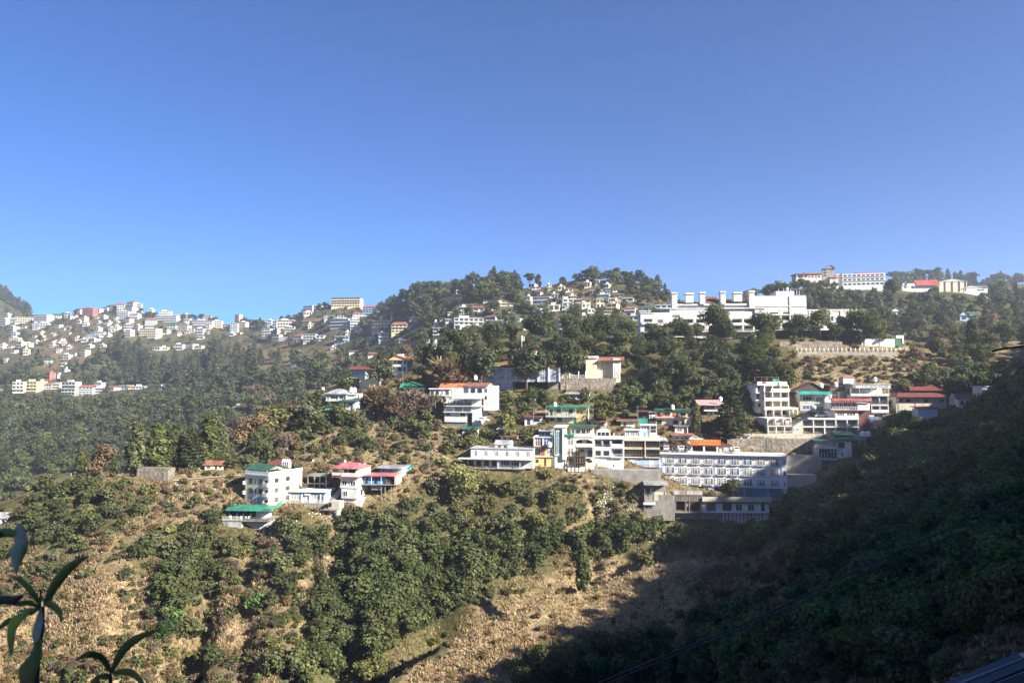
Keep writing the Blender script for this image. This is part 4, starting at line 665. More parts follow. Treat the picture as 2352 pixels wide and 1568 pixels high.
b = Bld('Q', 'whitewashed_shed', 'whitewashed shed with reddish roof edge in the shade of the forest slope', 'shed', 1465, 1050, 250, -6, wall=PBL); b.mass(1380, 1550, 965, 1060, 0, 5, 3); b.shed(1370, 1560, 962, 945, 0, 5, DKR); b.win(1400, 1440, 985, 1015, 'c'); b.win(1490, 1525, 985, 1015, 'c'); b.done()
b = Bld('Q', 'shaded_white_house', 'white house with dark roof half hidden among the shaded trees', 'house', 1810, 970, 262, -4, wall=W_); b.mass(1745, 1870, 865, 970, 0, 6, 3); b.gable(1735, 1880, 868, 1.6, 0, 6, DKR, .5); b.win(1765, 1795, 890, 925, 'd'); b.win(1815, 1850, 890, 925, 'd'); b.rail(1745, 1870, 955, -.5); b.done()
b = Bld('Q', 'shaded_blue_house', 'small white house with blue side panel in deepest shade near the right frame edge', 'house', 1980, 945, 264, -4, wall=W_); b.mass(1970, 2050, 760, 945, 0, 6, 3); b.part('blue_panel', 1940, 1998, 900, 945, -1, 0, BLU); b.mass(1900, 1938, 900, 942, -1, 3, 2); b.slab_roof(1965, 2055, 758, 0, 6, GP); b.win(1990, 2025, 790, 830, 'd'); b.win(1990, 2025, 860, 895, 'd'); b.done()

# ---- second row, middle: small houses over the hotels
b = Bld('C', 'pale_green_house', 'pale green two-storey house with balcony and yellow side on the scrub slope', 'house', 530, 1565, 246, -14, wall=paint('pale_green_wall', (.60,.66,.46), dirt=.2))
b.mass(378, 625, 1425, 1500, 0, 7); b.mass(378, 625, 1500, 1570, .3, 7, 3); b.part('balcony_slab', 355, 640, 1496, 1508, -1.0, .2, W_); b.part('roof', 355, 730, 1408, 1422, -.9, 7.5, GRN); b.mass(625, 720, 1425, 1570, .2, 6.5, 3); b.part('yellow_side', 626, 719, 1428, 1568, .12, .2, YE)
for x0, x1 in ((455, 500), (565, 600)): b.win(x0, x1, 1438, 1470, 'd')
b.door(395, 415, 1440, 1495); b.door(420, 428, 1440, 1495, W2); b.win(455, 498, 1515, 1550, 'd', .3); b.win(385, 430, 1520, 1545, 'd', .3); b.win(640, 652, 1450, 1475, 'd', .12); b.win(665, 690, 1450, 1475, 'd', .12); b.posts((360, 500, 630), 1422, 1496, -.85, .1, W_); b.rail(358, 638, 1496, -.9); b.part('purple_band', 540, 550, 1440, 1496, -.05, 0, PKW); b.done()
b = Bld('C', 'rusty_roofed_hut', 'dark hut with rusty peaked roof left of the pale green house', 'hut', 200, 1567, 248, -6, wall=DK); b.mass(130, 290, 1545, 1575, 0, 5, 2.5); b.gable(120, 300, 1545, 1.3, 0, 5, RUS, .4); b.done()
b = Bld('S', 'laundry_house', 'two-storey cream house with green roof edge, red balcony line and orange laundry', 'house', 350, 645, 244, -8, wall=CR)
b.floor(195, 480, 512, 566, 'dddd', 'f', 6, wh=.5); b.floor(195, 480, 574, 645, 'd.dD', 'f', 6, wh=.5, down=2.5); b.mass(195, 480, 566, 574, 0, 6); b.mass(480, 518, 515, 645, .3, 6, 2.5); b.part('roof', 185, 525, 494, 508, -1.1, 6.5, DGR); b.part('balcony_slab', 190, 490, 564, 574, -1.1, 0, PKW); b.rail(192, 488, 564, -1.05, .9, ORA); b.posts((195, 300, 400, 486), 508, 564, -1, .1, GRN); b.win(488, 512, 530, 560, 'd', .3)
for i, (x0, x1, m) in enumerate(((355, 380, ORG), (240, 258, PNK), (395, 410, W2), (330, 345, CR))): b.part('laundry', x0, x1, 528, 556, -1.2, -1.15, m)
b.done()
b = Bld('S', 'basement_house', 'small grey house front with one window under the orange laundry house', 'house', 430, 715, 241, -8, wall=GP); b.mass(372, 490, 652, 715, 0, 4, 2.5); b.win(392, 440, 672, 702, 'w'); b.door(455, 482, 668, 714); b.slab_roof(368, 494, 652, -.3, 4, CN); b.done()
b = Bld('S', 'teal_shack', 'dark open shack with teal green front left of the orange laundry house', 'shack', 75, 630, 243, -8, wall=DK); b.mass(30, 120, 520, 632, 1, 5, 2.5); b.part('teal_front', 35, 118, 580, 630, -.1, 0, TEA); b.posts((32, 120), 515, 632, 0, .14, DGR); b.part('roof', 10, 130, 510, 520, -.6, 5, DKR); b.mass(130, 192, 525, 640, .6, 5, 2.5); b.part('tin_roof', 126, 196, 518, 526, 0, 5, TIN); b.part('grey_panel', 132, 190, 545, 582, .5, .6, GP); b.done()
b = Bld('S', 'pink_slab_house', 'small white house with pale pink sloping roof half hidden by a dark conifer', 'house', 700, 555, 251, -8, wall=W2)
b.mass(660, 810, 455, 500, 1, 6); b.mass(675, 790, 510, 558, .4, 6, 2.5); b.part('balcony_slab', 640, 815, 500, 512, -.8, 6, W2); b.shed(585, 822, 458, 415, -1.5, 6, paint('pale_pink_roof', (.60,.33,.33), .6, .3), .2)
for x0, x1 in ((662, 700), (705, 745), (752, 805)): b.win(x0, x1, 462, 496, 'c', 1)
b.win(690, 720, 518, 548, 'c', .4); b.win(735, 780, 518, 552, 'w', .4); b.rail(642, 812, 500, -.7); b.done()
b = Bld('b', 'bungalow_shed', 'small mint-white shed left of the teal green shack', 'shed', 1850, 100, 243, -6, wall=paint('mint_wall', (.55,.74,.68), dirt=.15)); b.mass(1785, 1930, 48, 100, 0, 4, 2); b.shed(1750, 1960, 50, 34, -.6, 4, RUS); b.door(1820, 1840, 55, 98, FRD); b.done()

# ---- third row: houses along the shoulder of the hill
b = Bld('e', 'orange_roofed_villa', 'white two-storey villa with orange roof and big dark windows on the crest', 'villa', 1170, 325, 298, -12, wall=W2)
b.mass(1088, 1252, 160, 228, 0, 8); b.mass(1105, 1252, 228, 330, .6, 8, 3); b.part('yellow_band', 1110, 1245, 130, 160, .1, .2, YE); b.win(1092, 1128, 165, 196, 'd'); b.win(1145, 1192, 165, 198, 'd'); b.win(1224, 1244, 165, 206, 'd'); b.win(1145, 1192, 235, 275, 'd', .6); b.win(1210, 1228, 235, 285, 'd', .6); b.part('ledge', 1084, 1258, 224, 232, -.3, 8, W_)
b.gablef(1040, 1300, 160, 2.0, -1.2, 8, ORA, .4, wallm=YE, peak=.4); b.gable(1012, 1100, 180, 1.0, 2, 8, ORA, .4); b.part('chimney', 1115, 1175, 88, 118, 3, 5, W_); b.posts((1030, 1070), 178, 250, 1, .2, BRN); b.done()
b = Bld('e', 'dark_roofed_bungalow', 'white bungalow under a long dark red roof left of the orange-roofed villa', 'bungalow', 760, 310, 300, -6, wall=W_); b.mass(795, 885, 258, 330, 0, 6, 2); b.gable(620, 895, 258, 1.2, -.5, 6, DKR, .3); b.mass(630, 795, 262, 300, 2, 6, 2); b.win(818, 848, 272, 300, 'd'); b.posts((905,), 290, 345, 0, .2, RED); b.done()
b = Bld('e', 'round_roofed_shed', 'plain cream shed with low curved roof in front of dry trees', 'shed', 855, 450, 286, -10, wall=CR); b.mass(740, 965, 395, 452, 0, 7, 2.5)
MB().prism([(b.x(x), 0, b.z(y)) for x, y in ((740, 395), (965, 395), (930, 372), (870, 357), (820, 358), (770, 378))], (0, 7, 0)).build('curved_roof', CR, b.root); b.posts((738, 968), 385, 450, -.1, .4, W_); b.rec(740, 357, 965, 395); b.done()
b = Bld('e', 'green_roofed_cottage', 'cottage with broad green roof and cream gable below the orange-roofed villa', 'cottage', 1300, 515, 281, -8, wall=CR)
b.mass(1325, 1445, 455, 518, 0, 7, 2.5); b.mass(1205, 1325, 455, 505, .8, 7, 2.5); b.gable(1180, 1330, 455, 1.6, 0, 7.5, GRN, .5); b.gablef(1225, 1440, 440, 1.5, -.8, 6, GRN, .3, wallm=GRN, peak=.35); b.shed(1380, 1500, 478, 462, -1, 3, GRN); b.win(1240, 1310, 460, 500, 'd', .8); b.win(1290, 1312, 418, 432, 'd', -.85); b.door(1345, 1365, 465, 515, BLU); b.win(1385, 1420, 470, 500, 'd'); b.done()
b = Bld('e', 'hip_roofed_house', 'white house with grey hipped roof, verandah windows and two white tanks', 'house', 530, 640, 270, -8, wall=W2)
b.mass(370, 595, 530, 600, 0, 7); b.mass(400, 595, 600, 640, .8, 7, 3); b.mass(595, 700, 535, 590, .4, 7, 2); b.hip(355, 600, 525, 1.7, -.8, 7.5, TIN, .5, ridge=.25); b.part('flat_roof', 560, 705, 524, 535, -.2, 7, W_); b.part('white_band', 365, 598, 528, 540, -.5, -.01, W2); b.win(415, 495, 542, 588, 'w'); b.win(515, 588, 542, 588, 'w'); b.posts((372, 405, 505, 595), 530, 600, -.3, .2, W2); b.win(420, 480, 610, 632, 'c', .8); b.part('ledge', 362, 600, 596, 604, -.5, -.01, W_); b.done()
for i, x in enumerate((614, 652)): tank(b.world(x, 3, 508), ('left' if i == 0 else 'right') + ' white tank on the hip-roofed white house', r=.7, h=1.6)
b = Bld('e', 'porch_annexe', 'small grey annexe with green roof stepping down the rubble right of the hip-roofed house', 'annexe', 620, 700, 267, -14, wall=GP); b.mass(548, 690, 606, 712, 0, 5, 3); b.shed(520, 715, 606, 582, -1, 5, DGR); b.win(622, 655, 625, 648, 'd'); b.door(560, 580, 625, 700); b.posts((550, 700), 606, 700, -.6, .2, W2); b.part('side_wing', 690, 720, 610, 690, .5, 4, W2); b.done()
b = Bld('e', 'green_canopy', 'small bright green canopy on posts below the hip-roofed house', 'canopy', 420, 740, 264, -6); b.shed(350, 495, 705, 685, -1, 2, TEA, .1); b.posts((355, 425, 490), 700, 745, -.8, .1, IRN); b.posts((355, 490), 690, 745, 1.8, .1, IRN)
b = Bld('e', 'grey_concrete_house', 'dark grey windowless block with brick chimney left of the hip-roofed house', 'house', 245, 650, 270, 8, wall=paint('slate_wall', (.24,.25,.28), dirt=.35)); b.mass(188, 320, 490, 660, 0, 6, 3); b.slab_roof(184, 326, 488, 0, 6, RUS, .15, .3); b.part('chimney', 315, 345, 455, 530, .5, 1.5, PKW); b.part('white_pot', 318, 342, 455, 470, .45, .5, W2); b.mass(320, 360, 560, 680, 1, 6, 3); b.win(215, 250, 590, 620, 'd'); b.done()
b = Bld('e', 'white_twin_house', 'white two-storey house with red roof left of the stepped white house', 'house', 1615, 650, 263, -8, wall=W_)
b.floor(1500, 1720, 475, 548, 'ddwd', 'f', 7, wh=.55); b.floor(1500, 1690, 556, 625, 'ddDd', 'f', 7, wh=.55); b.mass(1500, 1720, 548, 556, 0, 7); b.part('ledge', 1495, 1725, 548, 556, -.5, -.01, GRN); b.part('base_band', 1495, 1700, 625, 635, -.7, 7, MAR); b.posts((1505, 1580, 1660), 635, 700, -.4, .2, W_); b.mass(1505, 1690, 635, 690, 2, 7, 3); b.part('roof', 1490, 1740, 466, 476, -.6, 7.4, W2); b.gable(1590, 1840, 462, 1.6, 2, 9, ORA, .3); b.mass(1730, 1850, 462, 560, 1.5, 8, 2); b.door(1640, 1660, 570, 622, MAR); b.done()
b = Bld('e', 'stepped_white_house', 'tall white house stepping down the slope in four balconied storeys with bright side wall', 'house', 1880, 880, 252, -14, wall=W2)
b.floor(1860, 2085, 445, 530, 'ddd', 'f', 9, wh=.55); b.mass(2085, 2180, 440, 610, .2, 9, 3); b.gable(1855, 2120, 445, 1.1, 0, 9, RUS, .4); b.win(2100, 2122, 470, 508, 'd', .2); b.win(2100, 2122, 550, 585, 'd', .2)
b.mass(1860, 2085, 530, 575, -.4, 9); b.balcony(1680, 2070, 575, 1.2, W2, W2, .8, -.4); b.floor(1690, 1960, 590, 655, 'FFF', 'L', 9, 1.0, GP, IRN); b.mass(1960, 2060, 580, 720, .2, 9, 5); b.floor(1655, 1955, 664, 720, '.FF', 'L', 9, 1.0, GP, IRN); b.mass(1655, 1960, 655, 664, 0, 9); b.mass(1655, 1960, 720, 730, 0, 9); b.floor(1655, 1900, 730, 770, 'd.o', 'f', 9, wh=.6, down=2); b.part('terrace_slab', 1648, 1965, 722, 730, -.9, 0, W_); b.mass(1665, 1900, 770, 880, .5, 8, 2)
b.part('grey_base', 1664, 1905, 772, 890, .4, .5, paint('blue_grey_base', (.17,.20,.26), dirt=.3)); b.part('ledge', 1672, 2075, 655, 663, -.5, -.01, W2); MB().prism([(b.x(1960), 0, b.z(720)), (b.x(2080), 0, b.z(650)), (b.x(2080), 0, b.z(665)), (b.x(1970), 0, b.z(740))], (0, 1, 0)).build('stair', W2, b.root); b.done()
b = Bld('e', 'long_blue_windowed_school', 'long grey building with rows of tall blue windows behind dark trees', 'school building', 1940, 440, 288, -12, wall=paint('shade_tinted_grey_wall', (.44,.47,.52), dirt=.3))  # blue-grey wall colour stands in for the shade on this facade
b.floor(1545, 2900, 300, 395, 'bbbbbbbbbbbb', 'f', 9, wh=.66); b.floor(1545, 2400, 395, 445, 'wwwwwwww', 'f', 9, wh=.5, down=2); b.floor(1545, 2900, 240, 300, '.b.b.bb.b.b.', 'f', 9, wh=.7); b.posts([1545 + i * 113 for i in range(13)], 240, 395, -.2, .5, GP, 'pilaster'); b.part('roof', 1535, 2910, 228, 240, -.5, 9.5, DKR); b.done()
b = Bld('C', 'bright_school_wing', 'bright white end wing with blank panels and brown roof above the rubble retaining wall', 'school wing', 880, 1165, 287, -10, wall=CR)
b.mass(725, 825, 965, 1150, 0, 9, 2); b.mass(825, 970, 985, 1150, 1.5, 9, 2); b.mass(970, 1035, 965, 1165, -.3, 9, 2); b.part('groove', 862, 866, 985, 1150, 1.45, 1.5, BEI); b.gable(850, 1060, 985, 1.4, -.6, 9, RUS, .5); b.part('flat_roof', 715, 830, 940, 965, -.4, 9, W_); b.win(985, 1020, 1048, 1105, 'd', -.3); b.win(985, 1020, 1120, 1150, 'o', -.3); b.part('white_end', 972, 1034, 968, 1160, -.36, -.3, W2); b.done()
b = Bld('C', 'white_picket_fence', 'white iron picket fence on top of the rubble retaining wall', 'fence', 520, 1148, 284, 0); b.rail(290, 720, 1148, 0, 1.3, W2, step=.5, t=.07); b.posts((300, 360, 405, 480, 570, 655, 720), 1085, 1148, 0, .35, W2)
standalone('C', 'rubble_retaining_wall', 'long rubble retaining wall with sloping ends below the white picket fence', 'retaining wall', 365, 1000, 1150, 1250, 283, STN, 4, 0, 2)
b = Bld('C', 'rooftop_lodge', 'small cream lodge with pale brown roof and flagpole among dark trees', 'lodge', 160, 965, 300, -14, snap=0, wall=CR); b.mass(75, 175, 890, 965, 0, 6, 6); b.mass(175, 245, 900, 965, .2, 6, 6); b.slab_roof(62, 185, 888, -.6, 6, W_, .2, .2); b.shed(160, 250, 905, 885, -.3, 6, RUS, .3); b.win(190, 205, 930, 960, 'o', .2); b.done()
b = Bld('C', 'flag', 'white flag on a thin pole above the small cream lodge', 'flag', 128, 890, 299, 0, snap=0); MB().tube([(0, 0, -.2), (0, 0, b.z(752))], .1, 8).build('flagpole', W_, b.root)
m = MB(); n = 8
for i in range(n + 1): t_ = i / n; m.v += [(.05 + 1.1 * t_, .18 * math.sin(t_ * 5), b.z(755) - .5 * t_), (.05 + 1.0 * t_, .18 * math.sin(t_ * 5 + .4), b.z(800) - .3 * t_)]
for i in range(n): m.f.append((2*i, 2*i+1, 2*i+3, 2*i+2)); m.m.append(0)
o = m.build('cloth', W2, b.root); o.modifiers.new('thickness', 'SOLIDIFY').thickness = .02
for i, x in enumerate((1620, 1875)):
    h = pt(*q('e', x, 210), 298); o = MB().tube([(0, 0, -4), (0, 0, 3.6)], [.16, .12], 8).build('lamp_pole', W_, None, h); tag(o, ('left' if i == 0 else 'right') + ' one of two plain white poles over the long blue-windowed building', 'pole', 'white poles over the long building')
b = Bld('b', 'parked_van', 'white van parked on the scrub slope left of the yellow house', 'van', 505, 150, 244, 0)
P = b.P; bpy.data.objects.remove(b.root); BLDS.pop(); car(P, 'white car parked alone on the scrub slope above the grey long house', W2, R(75), 4.4)['group'] = ''

# ---- big white hotel on the terrace
W3 = paint('brilliant_white_wall', (.63,.62,.60), dirt=.3); BRR = paint('brown_tile_roof', (.15,.075,.05), .8, .3)
b = Bld('g', 'grand_white_hotel', 'huge white hotel with six turret chimneys and brown roofs on the tree-lined terrace', 'hotel', 930, 480, 330, -4, snap=.05, wall=W3)
b.floor(450, 790, 272, 360, 'd.d', 'f', 14, wh=.22); b.floor(450, 790, 360, 420, 'ddd', 'L', 14, 1.6, W3, W3, pier=1.2, solid=True); b.floor(450, 790, 420, 480, 'ddd', 'L', 14, 1.6, W3, W3, pier=1.2, down=4); b.mass(790, 1225, 265, 360, .6, 14); b.floor(790, 1225, 360, 420, 'dddd', 'L', 14, 2.2, W3, W3, pier=.8, solid=True); b.floor(790, 1225, 420, 480, 'dddd', 'L', 14, 2.2, W3, W3, pier=.8, down=4); b.mass(505, 1178, 228, 272, 1.2, 14)
b.part('painted_loggia_shadow', 525, 1165, 240, 262, 1.1, 1.2, GP); b.part('roof_band', 500, 1225, 222, 238, .2, 14, W3); b.part('lower_band', 448, 1225, 262, 272, -.3, .5, W3)  # grey strip under the roof band is painted in place of loggia shade
b.hip(520, 740, 224, 2.2, 1, 14, BRR, .2, ridge=.6); b.hip(735, 950, 214, 3.6, 1, 14, BRR, .2, ridge=.5); b.hip(950, 1190, 220, 2.8, 1, 14, BRR, .2, ridge=.6)
for x0, x1, y0, y1 in ((470, 518, 115, 272), (597, 668, 122, 212), (726, 774, 115, 226), (914, 960, 110, 228), (1034, 1110, 118, 204), (1174, 1222, 105, 272)):
    t = MB().box(b.x(x0), b.x(x1), -.4, 2.6, b.z(y1), b.z(y0 + 14)).build('turret', W3, b.root); MB().box(b.x(x0 - 6), b.x(x1 + 6), -.8, 3, b.z(y0 + 14), b.z(y0 + 6)).box(b.x(x0 - 2), b.x(x1 + 2), -.5, 2.7, b.z(y0 + 6), b.z(y0 - 1)).build('coping', W3, t)
    w = (x1 - x0) / 7
    for i in (1.2, 3, 4.8): MB().box(b.x(x0 + w * i), b.x(x0 + w * (i + .8)), -.45, -.41, b.z(min(y1 - 18, y0 + 80)), b.z(y0 + 32)).build('slit', GP, t)
b.floor(1225, 1430, 160, 280, '..', 'f', 14); b.floor(1430, 1690, 160, 280, '..', 'f', 14); b.floor(1225, 1690, 280, 330, '.dd.', 'f', 14, wh=.3); b.floor(1225, 1690, 330, 400, 'dddd', 'L', 14, 1.8, W3, W3, pier=1.0, solid=True); b.floor(1225, 1690, 400, 470, 'dddd', 'L', 14, 1.8, W3, W3, pier=1.0, down=4); b.mass(1420, 1580, 110, 160, .5, 10); b.part('orange_blind', 1440, 1525, 286, 298, -.12, 0, YE); b.part('brown_blind', 1205, 1310, 270, 280, -.12, 0, RUS); b.part('string_course', 1225, 1692, 246, 254, -.25, 0, W3); b.part('string_course', 1225, 1692, 326, 334, -.25, 0, W3); b.posts((1540,), 160, 470, -.1, .5, W3, 'pilaster')
b.posts(range(1228, 1420, 10), 150, 160, .1, .3, W3, 'baluster'); b.posts(range(1585, 1690, 10), 150, 160, .1, .3, W3, 'baluster')
for x, y in ((1450, 88), (1495, 85), (1560, 88), (1590, 108), (1615, 102), (1638, 105)): b.posts((x,), y, 112 if x < 1585 else 152, 1.5, .18, W3, 'aerial_pole')
b.done()
MB_ = MB().lathe([(.1, -.9), (.6, -.4), (.7, 0), (.6, .4), (.1, .7)], 14); tag(MB_.build('satellite_dome', TNK, None, b.world(1528, 1.5, 88)), 'little white dome on a mast on top of the grand white hotel', 'dome')
b = Bld('g', 'hotel_wing', 'lower white balconied wing at the left of the grand white hotel', 'hotel wing', 310, 492, 329, -4, snap=.05, wall=W3)
b.mass(172, 300, 312, 492, 0, 12, 4); b.mass(300, 450, 305, 420, .6, 12); b.mass(300, 450, 420, 492, 0, 12, 4); b.win(205, 280, 365, 400, 'd'); b.win(330, 380, 370, 400, 'd', .6); b.win(210, 280, 440, 480, 'd'); b.win(330, 390, 440, 475, 'b'); b.balcony(300, 445, 425, 1.2, W3, W3, 1.0, 0, True); b.balcony(180, 290, 415, 1.0, W3, W3, 1.0, 0, True); b.part('coping', 168, 302, 306, 314, -.3, 12, W3); b.done()
b = Bld('g', 'hotel_wing', 'long lower wing with yellow trim and dark windows right of the grand white hotel', 'hotel wing', 1930, 465, 328, -4, snap=.05, wall=W3)
b.floor(1692, 2165, 300, 395, 'ddddd', 'f', 10, wh=.4); b.floor(1692, 2165, 395, 465, 'ddddd', 'f', 10, wh=.45, down=4); b.mass(1692, 2165, 285, 300, 0, 10); b.part('yellow_trim', 1770, 2150, 284, 294, -.2, -.01, YE); b.part('string_course', 1692, 2166, 390, 398, -.3, -.01, W3); b.mass(2195, 2215, 460, 510, 0, 3, 2); b.part('coping', 1690, 2170, 276, 285, -.3, 10, W3); b.posts(range(1740, 2160, 94), 285, 465, -.1, .4, W3, 'pilaster'); b.done()
standalone('g', 'dark_hedge_wall', 'dark ivy-covered terrace wall under the grand white hotel', 'terrace wall', 1440, 2195, 470, 540, 321, paint('ivy_wall', (.035,.04,.025), .95, .6), 2, -3, 3)
standalone('E', 'grey_garden_wall', 'plain grey garden wall right of the grand white hotel', 'garden wall', 925, 1230, 785, 850, 318, GP, .6, 0, 3)
b = Bld('E', 'pump_house', 'small white-topped pump house at the end of the grey garden wall', 'pump house', 1270, 860, 316, 0, wall=DGR); b.mass(1225, 1305, 780, 860, 0, 4, 2); b.part('white_top', 1245, 1312, 752, 780, -.2, 4, W2); b.part('white_end', 1300, 1312, 780, 830, -.2, 0, W2); b.done()
standalone('E', 'brown_terrace_wall', 'long brown stone terrace wall with creepers below the dark ivy wall', 'terrace wall', 165, 745, 810, 880, 308, STN, 1, 0, 2)
standalone('E', 'roadside_wall', 'brown stone retaining wall under the white roadside posts', 'retaining wall', 330, 1230, 893, 930, 299, STL, 1.5, 0, 2, snap=0)
for i in range(25):
    x = 325 + i * 41.5; P = pt(*q('E', x, 890), 298.6); o = MB().box(-.15, .15, -.15, .15, -.15, .9).box(-.18, .18, -.18, .18, .9, .98).build('roadside_post', W2, None, P)
    tag(o, '%s post from the left in the row of white posts along the upper road' % ['first','second','third','fourth','fifth','sixth','seventh','eighth','ninth','tenth','eleventh','twelfth','thirteenth','fourteenth','fifteenth','sixteenth','seventeenth','eighteenth','nineteenth','twentieth','twenty-first','twenty-second','twenty-third','twenty-fourth','twenty-fifth'][i], 'post', 'white posts along the upper road')
b = Bld('E', 'forest_house_green_gable', 'white house with green gable and gallery deep in the right-hand woods', 'house', 1910, 620, 470, -8, snap=.3, wall=PBL); b.mass(1840, 1905, 565, 620, 0, 7, 4); b.mass(1905, 1995, 570, 620, 1.5, 7, 4); b.gablef(1832, 1912, 568, 3, -.6, 7, DGR, .4); b.slab_roof(1905, 1998, 568, 0, 7, W_, .2, .3); b.shed(1910, 1985, 545, 530, 0, 6, GRN); b.win(1855, 1890, 580, 605, 'd'); b.win(1920, 1950, 578, 600, 'd', 1.5); b.rail(1905, 1995, 608, .2, 1, W2); b.done()
b = Bld('E', 'forest_house_red_gable', 'white house with reddish gable glimpsed among trees left of the green-gabled house', 'house', 1245, 575, 455, -8, snap=.3, wall=W_); b.mass(1200, 1295, 530, 580, 0, 7, 4); b.gablef(1195, 1300, 530, 2.4, -.5, 7, PKW, .5); b.win(1215, 1240, 540, 560, 'd'); b.win(1255, 1285, 540, 560, 'd'); b.done()
b = Bld('E', 'white_hilltop_school', 'long white four-storey building with thin red roof on the right hilltop', 'school building', 920, 318, 560, -14, snap=.08, wall=W2)
b.mass(765, 1120, 180, 318, 0, 12, 6); b.mass(712, 765, 185, 292, 1, 12, 6); b.part('roof', 870, 1090, 170, 178, 1, 12, RED)
for y in (188, 226, 268):
    for i in range(9): b.win(775 + i * 38, 801 + i * 38, y, y + 16, 'd')
b.part('ledge', 765, 1122, 232 + 12, 248, -.5, -.01, W2); b.part('ledge', 765, 1122, 206, 210, -.5, -.01, W2); b.gablef(705, 775, 185, 1.5, .5, 12, GP, .3); b.done()
b = Bld('E', 'beige_hill_tower', 'tall beige tower with slanted roof beside the white hilltop building', 'tower', 620, 240, 563, -20, snap=.08, wall=BEI); b.mass(570, 665, 132, 245, 0, 9, 6); b.gablef(565, 672, 134, 2.6, -.4, 9, TIN, .3, peak=.7)
for y in (140, 165, 190): b.win(580, 600, y, y + 12, 'd')
b.done()
b = Bld('E', 'overhanging_hill_house', 'low house with flat overhanging roofs on the dark left edge of the right hilltop', 'house', 440, 240, 560, 0, snap=.08, wall=BEI); b.mass(320, 560, 195, 240, 1, 9, 4); b.part('roof', 310, 440, 182, 192, -1, 10, DKR); b.part('roof', 390, 565, 172, 184, 0, 10, RUS); b.posts((322, 385), 192, 245, -.5, .4, W_); b.mass(640, 715, 215, 245, 2, 9, 3); b.part('red_roof', 635, 720, 208, 216, 1, 9, RED)
for i in range(5): b.win(400 + i * 32, 418 + i * 32, 200, 216, 'd', 1)
b.done()
b = Bld('E', 'ribbed_hall', 'large cream hall with four dark vertical ribs and shallow gable on the right hilltop', 'hall', 1765, 350, 565, -14, snap=.08, wall=CR); b.mass(1650, 1882, 255, 350, 0, 16, 6); b.gablef(1648, 1884, 255, 2.2, -.3, 16, W2, .2, wallm=W2)
for x in (1655, 1706, 1765, 1822, 1872): b.part('rib', x - 3, x + 3, 250, 348, -.35, 0, DKR)
MB().prism([(b.x(1510), 4, b.z(325)), (b.x(1650), 4, b.z(262)), (b.x(1650), 4, b.z(350)), (b.x(1560), 4, b.z(350))], (0, 8, 0)).build('lean_to_roof', TIN, b.root); b.done()
b = Bld('E', 'red_roofed_hall', 'white building with long red pitched roof left of the ribbed cream hall', 'building', 1450, 322, 568, -10, snap=.08, wall=W_); b.mass(1310, 1600, 285, 322, 0, 10, 5); b.gable(1440, 1625, 290, 4.5, -1, 12, RED, .5); b.gablef(1305, 1345, 285, 2, -.5, 8, DKR, .2); b.win(1330, 1350, 295, 312, 'd'); b.win(1390, 1410, 295, 312, 'd'); b.mass(1360, 1420, 268, 285, 1, 6); b.done()
b = Bld('E', 'white_low_hall', 'plain white low building at the right of the ribbed cream hall', 'building', 1980, 350, 566, -10, snap=.08, wall=W2); b.mass(1885, 2078, 312, 352, 0, 10, 5); b.gablef(1880, 2082, 312, 1.6, -.4, 10, W2, .3, peak=.3); b.win(1990, 2050, 328, 340, 'd'); b.done()

# ---- bottom right: blue sheet roof close by; power lines
b = Bld('E', 'blue_roofed_house', 'dark blue sheet-metal roof gable with pale ridge, bottom right corner', 'house', 0, 0, 9, 0, snap=0)
rp = pt(2343, 1501, 9.0); b.root.location = rp; BRF = paint('blue_roof_sheet', (.03,.044,.08), .38, .35, .3, 3); BDK = paint('dark_blue_gable_sheet', (.03,.05,.12), .5, .4, .2, 3)
fl = pt(2150, 1580, 9.0) - rp; sl = fl.z / fl.x; Lx = -4.5; right = 4.0
m = MB().prism([(Lx, 0, sl * Lx), (0, 0, 0), (0, 0, -.17), (Lx, 0, sl * Lx - .17)], (0, .05, 0)); m.prism([(Lx, 0, sl * Lx), (0, 0, 0), (0, -.3, 0), (Lx, -.3, sl * Lx)], (0, 0, .012)); m.build('barge_board', BRF, b.root)
m = MB().prism([(right, 0, -sl * right), (0, 0, 0), (0, 0, -.17), (right, 0, -sl * right - .17)], (0, .05, 0)); m.build('barge_board', BRF, b.root)
for sg in (-1, 1):
    m = MB(); n = 60; L0 = 5.0; e = abs(Lx) if sg < 0 else right
    for i in range(n + 1): y = -.05 - L0 * i / n; h = .06 * math.sin(i * 1.9); m.v += [(0, y, -.02 + h * .3), (sg * e, y, -abs(sl) * e - .02 + h)]
    for i in range(n): m.f.append((2*i, 2*i+2, 2*i+3, 2*i+1) if sg < 0 else (2*i, 2*i+1, 2*i+3, 2*i+2)); m.m.append(0)
    o = m.build('roof_sheet', BRF, b.root); o.modifiers.new('thickness', 'SOLIDIFY').thickness = .02
m = MB(); n = 64
for i in range(n + 1): x = Lx + (right - Lx) * i / n; zt = -abs(sl) * abs(x) - .1; y = -.35 + .04 * math.sin(i * 2.2); m.v += [(x, y, zt), (x, y, -4.0)]
for i in range(n): m.f.append((2*i, 2*i+1, 2*i+3, 2*i+2)); m.m.append(0)
o = m.build('gable_wall', BDK, b.root); o.modifiers.new('thickness', 'SOLIDIFY').thickness = .05
MB().prism([(-.10, -.03, -.075), (.10, -.03, -.075), (0, -.03, .035)], (0, -5.2, 0)).build('ridge_cap', TIN, b.root)
for x in (-.75, -1.5, -2.4): MB().lathe([(.02, 0), (.02, .03), (.008, .04)], 8).build('roof_screw', IRN, b.root, (x, -.15, sl * x + .012))
BLDS.pop()
